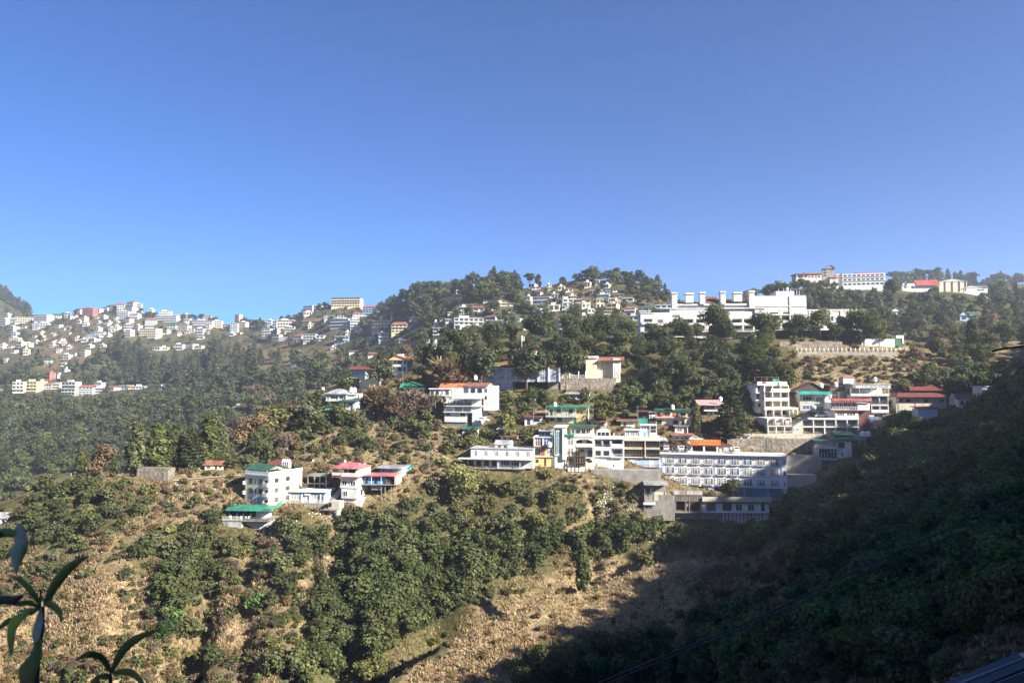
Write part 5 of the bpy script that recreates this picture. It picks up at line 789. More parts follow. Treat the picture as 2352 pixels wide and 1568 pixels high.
def cable(pts, rad, label, m=BLK):
    P = [pt(*p) for p in pts]; Q = []
    for i in range(len(P) - 1):
        p0 = P[max(i - 1, 0)]; p1 = P[i]; p2 = P[i + 1]; p3 = P[min(i + 2, len(P) - 1)]
        for k in range(6): t = k / 6; Q.append(.5 * ((2 * p1) + (p2 - p0) * t + (2 * p0 - 5 * p1 + 4 * p2 - p3) * t * t + (3 * p1 - p0 - 3 * p2 + p3) * t ** 3))
    Q.append(P[-1]); tag(MB().tube(Q, rad, 6).build('power_line', m), label, 'power line')
cable([(1250,1625,11.5),(1400,1557,11.6),(1560,1492,11.8),(1724,1426,12),(1926,1329,12.3),(2110,1243,12.6),(2283,1167,13),(2460,1085,13.5)], .012, 'upper of two sagging black cables crossing the shaded slope at lower right')
cable([(1250,1634,11.5),(1400,1566,11.6),(1560,1500,11.8),(1724,1434,12),(1926,1342,12.4),(2007,1305,12.6),(2180,1232,13),(2307,1180,13.4),(2460,1112,13.9)], .010, 'lower of two sagging black cables crossing the shaded slope at lower right')
cable([(2280,806,9),(2310,800,8.8),(2352,795,8.6),(2480,778,8.2)], .013, 'short thick black cable entering at the right frame edge above the brown slope')
cable([(380,1382,150),(450,1366,160),(510,1350,170)], .022, 'pair-like pale thin wire over the gully at lower left', IRN)
cable([(820,1262,150),(940,1207,165),(1050,1152,185),(1090,1130,195)], .022, 'thin grey wire slanting over the green slope below the grey long house', IRN)

# ------------------------------------------------------------------ the far town: every house a thing (walls with its window openings, roof)
FAR = {
'A': """25 85 555 590 wf;0 60 600 660 wf;60 140 600 650 wf;145 290 585 640 cf;300 440 560 640 wf;300 345 640 700 gf;345 440 640 680 wf;180 235 660 695 wn;40 140 670 715 wf;100 150 725 760 wf;80 175 775 810 cf;145 210 815 890 cf;205 275 825 870 cf;215 260 880 935 cf;0 60 965 1005 wf;480 560 550 605 wt;595 650 545 590 wf;650 705 560 590 wn;690 750 495 570 gn;752 865 500 580 rf;745 790 585 635 cf;870 930 510 550 wf;940 1000 480 520 wb;1000 1080 470 520 wf;1082 1150 450 530 wn;1160 1250 430 485 gn;1245 1305 460 500 wf;1150 1230 490 540 wf;1080 1188 530 600 wf;1190 1280 540 600 wh;1050 1075 585 615 wf;1145 1210 600 650 cf;1150 1225 652 700 wf;1150 1215 702 765 cf;1225 1290 660 700 wf;1280 1450 690 775 cf;1345 1440 590 660 wr;1440 1640 570 630 gf;1370 1410 510 545 cf;1480 1580 530 570 cf;1600 1650 565 600 wf;1670 1760 555 600 wf;1545 1625 640 710 wt;1625 1740 660 720 wf;1740 1800 690 725 wf;1780 1960 615 680 wf;1800 1880 690 740 gf;1890 1950 560 610 wn;1960 2050 620 680 cf;2055 2130 650 710 pf;2130 2200 640 720 wf;2165 2220 560 610 pf;2200 2280 630 690 cf;1820 1880 760 790 wf;865 920 680 720 wf;880 960 720 760 wf;975 1005 740 765 cf;800 880 740 780 wb;750 800 785 815 wf;830 880 785 815 wf;725 800 890 950 cf;560 640 930 975 wf;410 470 965 1015 wt;555 600 1005 1040 wf;500 540 1115 1150 wf;415 470 1100 1160 rf;575 605 1060 1090 wf;650 700 905 940 wt;1600 1690 835 890 wf;1690 1800 835 870 wf;1800 1870 850 875 cf;1410 1480 860 890 wf;1480 1550 862 890 cf;120 210 1185 1285 cf;210 340 1180 1270 yf;340 395 1180 1260 yf;395 480 1190 1250 wr;480 555 1185 1250 ch;560 700 1185 1310 wf;700 850 1210 1310 gn;860 940 1190 1235 wf;850 950 1240 1290 gf;950 1070 1222 1260 wr;1090 1180 1215 1255 wf;1185 1225 1215 1250 yf;1230 1340 1225 1250 wf;1460 1500 1210 1250 bf;2170 2195 1415 1450 wf;1155 1240 1785 1800 wf;0 50 1250 1262 wf""",
'B': """710 985 405 490 yd;445 550 480 545 gf;550 620 475 530 cf;460 560 535 570 cf;1000 1145 470 570 br;650 830 570 610 gf;430 640 590 635 yr;500 550 645 685 cf;690 890 600 690 gf;890 975 600 695 wf;915 1030 535 590 gr;1080 1270 615 715 yf;1270 1415 625 727 yn;1415 1475 650 690 yh;125 165 610 660 wf;165 215 620 695 gf;215 370 610 690 cf;70 150 690 760 gf;280 375 675 720 wf;155 240 745 800 wf;230 300 765 805 wh;345 450 740 800 wr;452 570 740 810 wf;572 650 755 805 wf;745 875 760 830 bf;1155 1250 735 805 wf;1300 1400 795 825 wf;1055 1140 910 950 wr;880 985 890 915 wr;710 755 862 882 wf;1260 1350 540 580 wt;1155 1240 557 585 wh;1430 1500 587 615 wf;1655 1765 685 750 wf;1850 2130 595 660 wf;1980 2130 480 530 wr;1900 1975 445 470 wh;1905 1980 490 525 gf;2120 2195 420 448 wh;2130 2240 565 612 gn;1870 1910 335 368 wf;1940 2030 690 730 cf;2030 2090 665 720 wf;2150 2350 615 690 wf;1660 1720 820 880 wf;1600 1655 820 860 cf;1580 1700 880 905 wf;1040 1120 770 800 gf;2240 2340 455 480 cf;270 430 1050 1060 wf""",
'h': """95 420 470 575 tf;45 95 458 645 wf;437 540 422 555 wf;540 608 432 500 wf;540 640 305 430 cf;640 770 315 390 cr;130 330 300 352 wr;75 185 268 320 wf;380 415 278 330 wf;940 1040 238 330 cf;1180 1290 188 270 wh;1100 1180 200 290 wf;1240 1330 272 335 cf;1020 1125 350 430 cr;1130 1230 345 425 ch;1290 1320 370 420 bf;720 820 447 500 cf;610 780 502 550 cf;605 780 555 610 wf;390 565 592 685 cf;160 275 650 745 bf;800 900 482 560 ch;905 1040 482 560 cn;1130 1330 432 480 wf;1130 1240 507 560 cf;1120 1260 562 660 yf;1310 1420 492 560 wf;1285 1450 572 690 yf;1422 1500 522 600 cf;1515 1705 465 540 wh;1440 1550 427 465 wf;1560 1730 602 720 gn;1770 1925 610 690 gt;1930 2035 612 690 gt;2040 2310 590 700 gf;600 700 605 662 wf;900 1040 570 640 cf;560 720 820 970 wf;720 900 870 1000 wn;900 1050 750 840 wf;1050 1300 760 850 wf;1300 1600 850 960 cf;1610 1800 760 830 wf;1400 1580 962 1030 wf;200 350 1000 1080 wf;0 160 905 970 gn;1380 1500 345 390 cr;650 760 665 720 wf;990 1120 650 720 cf""",
'E': """2100 2180 220 236 wf;2225 2240 230 245 wf;2060 2090 245 268 wf"""}
WALLC = {'w': ('white', paint('weathered_white_wall', (.58,.57,.54), dirt=.5)), 'c': ('cream', CR), 'y': ('yellow', paint('faded_yellow_wall', (.66,.55,.32), dirt=.3)), 'g': ('grey', GP), 'r': ('red', paint('red_wall', (.40,.15,.13), dirt=.3)), 'b': ('blue-grey', PBL), 'p': ('pink', PKW), 't': ('glass-fronted', GP)}
ROOFC = {'f': ('flat-roofed', None), 'r': ('red-roofed', paint('faded_red_roof', (.33,.12,.09), .7, .5)), 'n': ('brown-roofed', RUS), 'h': ('pale-roofed', TIN), 't': ('green-roofed', DGR), 'b': ('blue-roofed', paint('blue_house_roof', (.10,.22,.42), .6, .2)), 'd': ('dark-roofed', DK)}
ITEMS = []            # things whose labels are written below: (object, adjective and noun, plural, photo x, photo y)
def far_house(t, x0, x1, y0, y1, code):
    vx, vy = q(t, (x0 + x1) / 2, y1); h = None
    for dy in range(0, 26, 3):                      # sit on the first ground met on the way down
        h = hit(vx, vy + dy)
        if h is not None and h.y > 250: break
    if h is None: return
    D = h.y; b_ = TL[t][2]; k = D / F * .583333 / b_; w = (x1 - x0) * k; H = (y1 - y0) * k; P = pt(vx, vy, D); dep = min(max(7., w * .6), 14)
    a = R(rng.choice((-24, -16, -8, -4, 6, 14)) if w < 30 else -5); w = max(3.5, w / math.cos(a) - abs(math.sin(a)) * dep * .35)
    ns = max(1, round(H / 3.1)); cn, cm = WALLC['g' if code[0] == 'w' and rng.random() < .25 else code[0]]; rn, rm = ROOFC[code[1]]; m = MB(); pitched = code[1] in 'rnhtb'; rise = min(.3 * H, 2.6) if pitched else 0; Hw = H - rise
    m.box(-w / 2, w / 2, 0, dep, -7, Hw)
    for s in range(ns):
        z0 = Hw * s / ns; fh = Hw / ns; nb = max(2, int(w / 3.0)); st = rng.random()
        for i in range(nb):
            c = -w / 2 + w * (i + .5) / nb; ww = w / nb * (.40 if st < .7 else .46); m.box(c - ww, c + ww * (.9 if st < .7 else 1), -.06, .05, z0 + fh * .24, z0 + fh * .84, 1)
        nd = max(1, int(dep / 4))
        for i in range(nd): c = dep * (i + .5) / nd; m.box(w / 2 - .05, w / 2 + .06, c - .6, c + .6, z0 + fh * .3, z0 + fh * .75, 1)
        if ns > 1 and (st > .45 or code[1] == 'f'): m.box(-w / 2 - .2, w / 2 + .2, -1.0, -.02, z0 - .12, z0 + (.9 if st > .75 else .15), 0)
    name = 'house' if H < 12 and w < 26 else 'building'
    o = m.build(name, [cm, GLS], None, P); o.rotation_euler = (0, 0, a)
    r = MB()
    if not pitched:
        r.box(-w / 2 - .3, w / 2 + .3, -.5, dep + .3, Hw, Hw + .3)
        if code[1] == 'f' and rng.random() < .6: r.box(-w * .3, w * .05, dep * .4, dep * .8, Hw + .3, Hw + 2.2)
        mats = rm or cm
    else:
        e = .6; V = [(-w/2-e, -e, Hw), (w/2+e, -e, Hw), (w/2+e, dep+e, Hw), (-w/2-e, dep+e, Hw), (-w/2+w*.12, dep/2, Hw+rise), (w/2-w*.12, dep/2, Hw+rise)]
        r.add(V, [(0,1,5,4),(2,3,4,5),(1,2,5),(3,0,4),(3,2,1,0)]); mats = rm
    r.build('roof', mats, o)
    sname = ('single-storey', 'two-storey', 'three-storey', 'four-storey', 'five-storey', 'six-storey')[min(ns, 6) - 1]
    o['category'] = name; ITEMS.append((o, '%s %s %s %s' % (sname, rn, cn, name), '%s %s %s %ss' % (sname, rn, cn, name), vx, q(t, 0, (y0 + y1) / 2)[1])); o['group'] = 'houses of the far hill town'
    RECTF.append((q(t, x0, y0)[0], q(t, x0, y0)[1], q(t, x1, y1)[0], vy, D))
RECTF = []
for t, txt in FAR.items():
    for e in txt.split(';'): e = e.split(); far_house(t, *map(float, e[:4]), e[4])
def scatter_houses(n, xr, yr, wr, codes, seed):      # the small houses between the ones listed
    g = random.Random(seed)
    for i in range(n):
        vx, vy = g.uniform(*xr), g.uniform(*yr); w = g.uniform(*wr); h_ = w * g.uniform(.5, .95); x, y = vx - w / 2, vy
        if any(a - 4 < vx < c_ + 4 and b__ - 3 < vy < d + 3 for a, b__, c_, d, _ in RECTF): continue
        hh = hit(vx, vy)
        if hh is None or hh.y < 480: continue
        TLx = ((vx - w / 2) / .583333, (vx + w / 2) / .583333); TLy = ((vy - h_) / .583333, vy / .583333)
        TL['_'] = (0, 0, 1.0); far_house('_', TLx[0], TLx[1], TLy[0], TLy[1], g.choice(codes))
scatter_houses(44, (0, 150), (728, 812), (6, 13), ('wf', 'cf', 'wf', 'wn', 'gf'), 1)
scatter_houses(60, (150, 330), (722, 768), (6, 14), ('wf', 'wf', 'cf', 'gn', 'wt', 'gf'), 2)
scatter_houses(50, (330, 565), (738, 772), (6, 14), ('wf', 'cf', 'gf', 'wn', 'wt'), 3)
scatter_houses(34, (600, 840), (722, 780), (6, 13), ('wf', 'gf', 'cf', 'wn'), 4)
scatter_houses(28, (1000, 1200), (700, 760), (7, 14), ('wf', 'cf', 'wr', 'gf'), 5)
scatter_houses(36, (1220, 1470), (665, 735), (7, 15), ('wf', 'cf', 'yf', 'gn', 'wn'), 6)
scatter_houses(10, (150, 240), (770, 845), (8, 14), ('wf', 'wt', 'cf'), 7)

# ------------------------------------------------------------------ plants
def leaf_cloud(blobs, n, size, seed, tone=(.68, 1.4), flat=0., shell=.55):
    """Many leaf-clump faces spread through the volume of the given ellipsoids; every face has its own tone."""
    g = np.random.default_rng(seed); B = np.array(blobs, float); vol = B[:, 3] * B[:, 4] * B[:, 5]; ch = g.choice(len(B), n, p=vol ** .75 / (vol ** .75).sum())
    d = g.normal(size=(n, 3)); d /= np.linalg.norm(d, axis=1)[:, None]; r = shell + (1 - shell) * g.random(n) ** .6
    lump = 1 + .34 * np.sin(d[:, 0] * 5 + ch) * np.sin(d[:, 1] * 6 + 2 * ch) + .12 * np.sin(d[:, 2] * 9 + ch)
    C = B[ch, :3] + d * B[ch, 3:6] * (r * lump)[:, None]
    nrm = d * 1.0 + g.normal(size=(n, 3)) * .5 + np.array([0, 0, .35 + flat]); nrm /= np.linalg.norm(nrm, axis=1)[:, None]
    ref = g.normal(size=(n, 3)); u = np.cross(nrm, ref); u /= np.linalg.norm(u, axis=1)[:, None]; v = np.cross(nrm, u); s = size * g.uniform(.55, 1.35, n)[:, None]
    V = np.stack([C - u * s * .5 - v * s * .28, C + u * s * .1 - v * s * .5, C + u * s * .55 + v * s * .15, C - u * s * .12 + v * s * .5], 1).reshape(-1, 3)
    Fc = np.arange(n * 4).reshape(n, 4); tn = g.uniform(*tone, n) * (1 + .25 * np.sin(ch * 2.4)); tc = np.repeat(np.c_[tn, tn * g.uniform(.92, 1.08, n), tn * g.uniform(.7, 1.2, n)], 4, 0)
    return V, Fc, tc
def twig_cloud(seed, n, R_, H):
    g = np.random.default_rng(seed); Vs = []; 
    for i in range(n):
        a = g.uniform(0, 6.28); r = R_ * g.random() ** .6; z = g.uniform(.2, 1) * H; p = np.array([r * math.cos(a), r * math.sin(a), z]); d = np.array([math.cos(a), math.sin(a), .9]) * g.uniform(.3, .8) * H * .28 + g.normal(size=3) * .12 * H; w = np.cross(d, g.normal(size=3)); w = w / np.linalg.norm(w) * .035 * H ** .5
        Vs += [p - w, p + w, p + d + w * .5, p + d - w * .5]
    V = np.array(Vs); tn = np.repeat(g.uniform(.6, 1.4, n), 4); return V, np.arange(n * 4).reshape(n, 4), np.c_[tn, tn, tn]
def join(parts):
    V = np.concatenate([p[0] for p in parts]); o = 0; Fs = []
    for p in parts: Fs.append(p[1] + o); o += len(p[0])
    return V, np.concatenate(Fs), np.concatenate([p[2] for p in parts])
def shape(kind, seed, lod):
    """Crown of height 1 standing on z = 0, as leaf faces."""
    g = random.Random(seed); n = {0: 1600, 1: 600, 2: 150}[lod]; sz = {0: .064, 1: .1, 2: .19}[lod]
    if kind == 'tall' and lod < 2: n, sz = int(n * 1.6), sz * .75
    if kind in ('oak', 'olive', 'tall'):
        base = {'oak': .26, 'olive': .3, 'tall': .34}[kind]; wr = {'oak': .36, 'olive': .33, 'tall': .27}[kind]; bl = [(0, 0, .62, wr * .7, wr * .7, .26)]
        for i in range(9): a = g.uniform(0, 6.28); z = g.uniform(base, .9); rr = wr * g.uniform(.35, .95) * (1.15 - abs(z - .55)); q_ = g.uniform(.12, .21); bl.append((rr * math.cos(a), rr * math.sin(a), z, q_ * 1.15, q_ * 1.15, q_ * .8))
        return leaf_cloud(bl, n, sz, seed, flat=.2)
    if kind == 'shrub':
        bl = []
        for i in range(8): a = g.uniform(0, 6.28); rr = g.uniform(.05, .5); q_ = g.uniform(.2, .36); bl.append((rr * math.cos(a), rr * math.sin(a), q_ * .9 + g.uniform(0, .35), q_ * 1.1, q_ * 1.1, q_))
        return leaf_cloud(bl, n, sz * 1.3, seed)
    if kind == 'dry':
        return join([twig_cloud(seed, n // 2, .42, .75), leaf_cloud([(0, 0, .4, .42, .42, .38), (.2, .1, .3, .3, .3, .3), (-.2, -.1, .35, .3, .3, .3)], int(n * .8), sz * 1.15, seed)])
    if kind == 'cypress':
        bl = []; m = 34
        for i in range(m): z = .1 + .86 * i / m; w = .17 * math.sin(min(1, (1 - z) * 1.5 + .08) * 1.57) * (1 if z > .2 else .8); a = g.uniform(0, 6.28); bl.append((w * .6 * math.cos(a), w * .6 * math.sin(a), z, .075, .075, .11))
        V, Fc, tn = leaf_cloud(bl, int(n * 2.0), sz * .75, seed, (.5, 1.6)); return V, Fc, tn
    if kind == 'conifer':
        bl = []; m = 16
        for i in range(m): z = .12 + .84 * i / m; w = .19 * (1 - z) ** .75 + .02; a = i * 2.4; bl.append((w * .5 * math.cos(a), w * .5 * math.sin(a), z, w * .8, w * .8, .06))
        return leaf_cloud(bl, n, sz * .85, seed, (.5, 1.35))
    if kind == 'cedar':
        bl = []
        for i in range(11):
            z = .18 + .76 * i / 11; w = .34 * (1 - z) ** .8 + .03
            for k in range(5): a = i * 1.1 + k * 1.2566; rr = w * g.uniform(.5, .85); bl.append((rr * math.cos(a), rr * math.sin(a), z - rr * .12, w * .34, w * .34, .018))
        return leaf_cloud(bl, int(n * 1.4), sz * .8, seed, (.45, 1.35), flat=1.2)
    if kind == 'umbrella':
        bl = []
        for i in range(7): a = g.uniform(0, 6.28); rr = g.uniform(.0, .3); bl.append((rr * math.cos(a), rr * math.sin(a), g.uniform(.55, .92), .2, .2, .07))
        return leaf_cloud(bl, n, sz, seed, flat=1)
def trunk_mesh(kind, seed):
    g = random.Random(seed); m = MB(); top = {'cypress': .9, 'conifer': .93, 'cedar': .95, 'shrub': .5, 'dry': .55}.get(kind, .72); r = {'shrub': .03, 'dry': .03, 'cypress': .025}.get(kind, .028)
    r *= .6 if kind == 'tall' else 1
    m.tube([(0, 0, -.12), (g.uniform(-.02, .02), g.uniform(-.02, .02), top * .5), (g.uniform(-.03, .03), g.uniform(-.03, .03), top)], [r, r * .7, r * .2], 6)
    if kind not in ('cypress', 'conifer'):
        for i in range(6): a = g.uniform(0, 6.28); z = g.uniform(.2, .6) * top / .72; l = g.uniform(.15, .32); m.tube([(0, 0, z), (l * .5 * math.cos(a), l * .5 * math.sin(a), z + l * .4), (l * math.cos(a), l * math.sin(a), z + l * .75)], [r * .5, r * .35, r * .12], 5)
    return m.mesh('trunk', WOD)
NV = 5
_cm = {}
def crown_mesh(kind, v, lod):
    if (kind, v, lod) not in _cm: V, Fc, tn = shape(kind, 100 * len(kind) + v * 17 + 3, lod); _cm[(kind, v, lod)] = (V, Fc, tn, mesh_np('crown', V, Fc, MAT['foliage'], [('tone', 'POINT', tn)]))
    return _cm[(kind, v, lod)]
_tm = {}
def trunk(kind, v):
    if (kind, v) not in _tm: _tm[(kind, v)] = trunk_mesh(kind, v + 5)
    return _tm[(kind, v)]
TINTS = {'dark green': (.072,.086,.038), 'green': (.094,.108,.046), 'olive green': (.114,.124,.060), 'yellow-green': (.155,.158,.060), 'bright green': (.080,.135,.045), 'blue-green': (.070,.086,.052), 'russet': (.150,.108,.066), 'dry brown': (.210,.145,.080), 'grey-brown': (.190,.145,.100)}
PLANTS = []           # (kind, tint, x, y, z, height, photo x, photo y)
def plant(kind, tint, P, H, vx, vy): PLANTS.append((kind, tint, P, H, vx, vy))
RECTS = [(q(b.t, b.bb[0], 0)[0], q(b.t, 0, b.bb[1])[1], q(b.t, b.bb[2], 0)[0], q(b.t, 0, b.bb[3])[1], b.D) for b in BLDS if b.bb[0] < 1e8] + RECTF
def blocked(vx, vy, hpx, D):
    w = hpx * .38
    for x0, y0, x1, y1, d in RECTS:
        if x0 - w < vx < x1 + w and D < d + 14 and D > d * .72:
            ov = min(y1, vy) - max(y0, vy - hpx)
            if ov > .25 * hpx or ov > .2 * (y1 - y0): return True
    return False
RULES = {'x': [('shrub', 9, (1.5, 4.5), ('olive green', 'dry brown', 'grey-brown', 'green'))],
 'm': [('shrub', 3.2, (.8, 2.4), ('olive green', 'green', 'olive green', 'dark green')), ('dry', 6.0, (.8, 2.2), ('dry brown', 'grey-brown', 'russet', 'grey-brown')), ('oak', .5, (2.5, 4.5), ('olive green', 'green'))],
   # letter: [(kind, chance count per patch, (height range), tints)]
 'g': [('shrub', .7, (.8, 1.8), ('olive green', 'green', 'dry brown')), ('dry', 2.2, (.5, 1.5), ('dry brown', 'grey-brown'))],
 's': [('shrub', 3.6, (.8, 2.6), ('olive green', 'green', 'yellow-green', 'olive green')), ('dry', 7.0, (.8, 2.2), ('dry brown', 'grey-brown', 'grey-brown'))],
 'b': [('shrub', 3.9, (1.1, 3.8), ('olive green', 'green', 'green', 'olive green', 'dark green', 'yellow-green')), ('oak', 1.2, (3.5, 6), ('green', 'olive green', 'dark green')), ('dry', 1.2, (1., 2.4), ('dry brown', 'grey-brown', 'russet'))],
 't': [('oak', 4.6, (4.0, 7.0), ('green', 'dark green', 'olive green', 'dark green', 'green')), ('shrub', 3.0, (1.8, 3.5), ('green', 'olive green', 'dark green'))],
 'd': [('oak', 5.0, (4.0, 7.6), ('green', 'olive green', 'green', 'bright green')), ('shrub', 2.2, (1.5, 3.2), ('olive green', 'green'))],  # lighter tints on the shaded slope, in place of fill light
 'o': [('olive', 1.7, (6, 10), ('olive green', 'green', 'russet', 'olive green', 'grey-brown')), ('shrub', 1.4, (2, 4), ('olive green', 'dry brown'))],
 'T': [('tall', 3.0, (7, 12.5), ('dark green', 'green', 'olive green', 'dark green')), ('oak', 2.0, (4, 7), ('dark green', 'green', 'olive green'))],
 'f': [('oak', 11, (8, 15), ('dark green', 'blue-green', 'dark green', 'green', 'blue-green')), ('conifer', 3, (9, 17), ('blue-green', 'dark green')), ('cedar', 1.5, (9, 16), ('blue-green', 'dark green'))],
 'c': [('conifer', 17, (17, 27), ('blue-green', 'dark green'))],
 'h': [('oak', 16.0, (3.5, 8), ('dark green', 'blue-green', 'green')), ('shrub', 1.2, (2, 4), ('olive green', 'dry brown'))],
 '.': []}
for j in range(19):
    for i in range(48):
        ch_ = COVER[j][i]
        for kind, cnt, (h0, h1), tints in RULES[ch_]:
            near = ch_ in 'gsbtdom'
            cnt = cnt * 2.6 if near and j <= 8 else cnt
            n = int(cnt) + (1 if rng.random() < cnt - int(cnt) else 0)
            for _ in range(n):
                vx, vy = 49 * i + rng.uniform(-12, 61), 637 + 49 * j + rng.uniform(-12, 61); h = hit(vx, vy)
                if h is None or h.y < 22: continue
                if 850 < vx < 1600 and h.y < np.interp(vx, A_CREST[0], A_CREST[1]) + 3 and kind in ('oak', 'shrub') and vy < 1300 + .47 * (1530 - vx) + 40 + (110 if vx > 1000 else 0): continue
                if ch_ == 'f' and h.y < 300: continue
                if 880 < vx < 1545 and h.y < 260:
                    cy = np.interp(vx, [870, 1000, 1090, 1180, 1250, 1340, 1440, 1530], [1568, 1480, 1430, 1385, 1355, 1348, 1303, 1287])
                    if cy - (52 if vx < 1340 else 26) < vy < cy + 12 and (kind == 'oak' or (kind == 'shrub' and H > 1.8) or rng.random() < .3): continue
                if ch_ == 'h' and h.y > 1200 : continue
                H = rng.uniform(h0, h1)
                if near and h.y > 330: H *= 1.5
                if ch_ == 'f' and h.y < 520: H *= .72
                if h.y < 90: H *= .7 if h.y > 50 else .4
                if blocked(vx, vy, H / h.y * F, h.y) and rng.random() < (.82 if ch_ == 'h' else (.99 if ch_ != 'T' or h.y < 300 else .35)): continue
                tint = rng.choice(tints)
                if vnoise(h.x, h.y, 40, 9) > .25 and near: tint = rng.choice(('olive green', 'yellow-green')) if ch_ in 'bs' else tint
                plant(kind, tint, h, H, vx, vy)
# trees one knows by their place: (kind, tint, photo x of the foot, photo y of the foot, height in photo pixels)
for kind, tint, vx, vy, hp, D in [('cypress','olive green',312,1082,112,216),('cypress','green',362,1076,98,219),('cypress','dark green',392,1072,86,222),('cypress','green',408,1068,90,226),('cedar','dark green',440,1078,108,222),('cypress','green',478,1074,122,226),('cypress','olive green',502,1066,92,229),('cypress','olive green',190,1110,78,208),('olive','russet',233,1104,86,210),('cypress','olive green',222,1100,70,212),('cypress','dark green',262,1100,62,212),('cypress','green',1340,1352,102,172),('cypress','green',158,1572,46,150),('cypress','dark green',875,862,50,300),('oak','dark green',790,905,48,282),('cypress','green',905,850,40,318),
  ('cedar','dark green',1680,1000,130,241),('cypress','olive green',1600,990,62,243),('oak','dark green',1676,1148,54,220.5),('cypress','olive green',2236,826,92,310),('cypress','olive green',2250,860,70,290),('oak','yellow-green',1055,1120,52,219),('tall','dark green',1650,800,108,318),('tall','dark green',1750,790,84,318),('tall','olive green',1885,800,92,318),('tall','dark green',1400,805,80,318),('tall','dark green',1130,830,90,308),('tall','dark green',1050,840,96,306),('tall','green',1985,812,102,316),('tall','olive green',2020,815,84,316),('tall','dark green',1830,800,60,318),('tall','dark green',1310,815,95,314),('tall','dark green',1240,812,100,314),('tall','dark green',1345,808,90,316),('tall','green',1550,800,70,318),('tall','dark green',1500,800,64,318),('tall','dark green',1600,800,60,318),
  ('tall','dark green',1390,800,86,318),('tall','dark green',1105,868,92,278),('tall','dark green',1210,866,88,278),('tall','dark green',1300,870,98,278),
  ('umbrella','blue-green',1217,650,26,612),('cypress','dark green',1236,652,22,612),('umbrella','blue-green',1432,642,22,596),('umbrella','blue-green',1395,640,20,597),('umbrella','dark green',1468,652,24,592),('umbrella','blue-green',1492,664,20,588),('umbrella','dark green',1180,648,18,614),
  ('olive','russet',590,1050,108,236),('olive','yellow-green',612,1040,110,240),('olive','russet',560,1056,90,234),('olive','grey-brown',650,1062,70,231),('olive','olive green',870,880,60,286),('olive','grey-brown',960,905,74,290),('olive','russet',905,1000,96,255),('dry','grey-brown',930,960,70,262),('dry','russet',870,950,70,265),('dry','grey-brown',990,960,60,262),('dry','dry brown',1040,876,60,281),('olive','yellow-green',1390,985,66,244),('oak','olive green',960,1022,52,247),('oak','green',725,955,60,260),('oak','green',770,985,66,250),('oak','olive green',700,1000,70,246),('oak','green',745,1020,62,243),
  ('oak','yellow-green',1480,1285,24,186),('shrub','yellow-green',1200,1560,60,124),('oak','green',1230,1556,70,124),('shrub','bright green',590,1400,40,168),('shrub','bright green',395,1430,40,165),('shrub','bright green',390,1460,44,163),('shrub','green',570,1640,40,158)]:
    P = pt(vx, vy, D); top = pt(vx, vy - hp, D).z; h = hit(vx, vy)
    if D < 200 and h is not None and abs(h.y - D) < .12 * D: P = h; top = pt(vx, vy - hp, h.y).z
    gz = ground_z(P.x, P.y)
    if abs(gz - P.z) < 9 and D != 220.5: P.z = gz
    plant(kind, tint, P, max(top - P.z, 1.5), vx, vy)
# skyline trees along the crests
def crest_trees(n, x0, x1, rows, kinds, hr, seed):
    g = random.Random(seed)
    for _ in range(n):
        vx = g.uniform(x0, x1); vy = 600
        while vy < 780 and hit(vx, vy) is None: vy += 2
        h = hit(vx, vy + g.uniform(0, 5))
        if h is None: continue
        H = g.uniform(*hr)
        plant(g.choice(kinds), g.choice(('dark green', 'blue-green')), h, H, vx, vy)
crest_trees(60, 870, 1075, 0, ('conifer', 'oak', 'oak'), (7, 12), 1); crest_trees(26, 1075, 1190, 0, ('oak', 'oak', 'umbrella'), (5, 8), 2); crest_trees(34, 1280, 1500, 0, ('oak', 'umbrella', 'oak'), (5, 8), 3)
crest_trees(44, 2050, 2352, 0, ('conifer', 'umbrella', 'oak'), (11, 20), 4); crest_trees(26, 0, 70, 0, ('conifer',), (18, 30), 5); crest_trees(26, 1735, 1930, 0, ('oak', 'umbrella'), (5, 9), 6); crest_trees(20, 560, 610, 0, ('oak', 'conifer'), (8, 14), 7); crest_trees(26, 150, 560, 0, ('oak', 'umbrella'), (7, 12), 8); crest_trees(12, 640, 760, 0, ('oak', 'conifer'), (5, 9), 9); crest_trees(10, 1690, 1745, 0, ('umbrella',), (10, 15), 10)

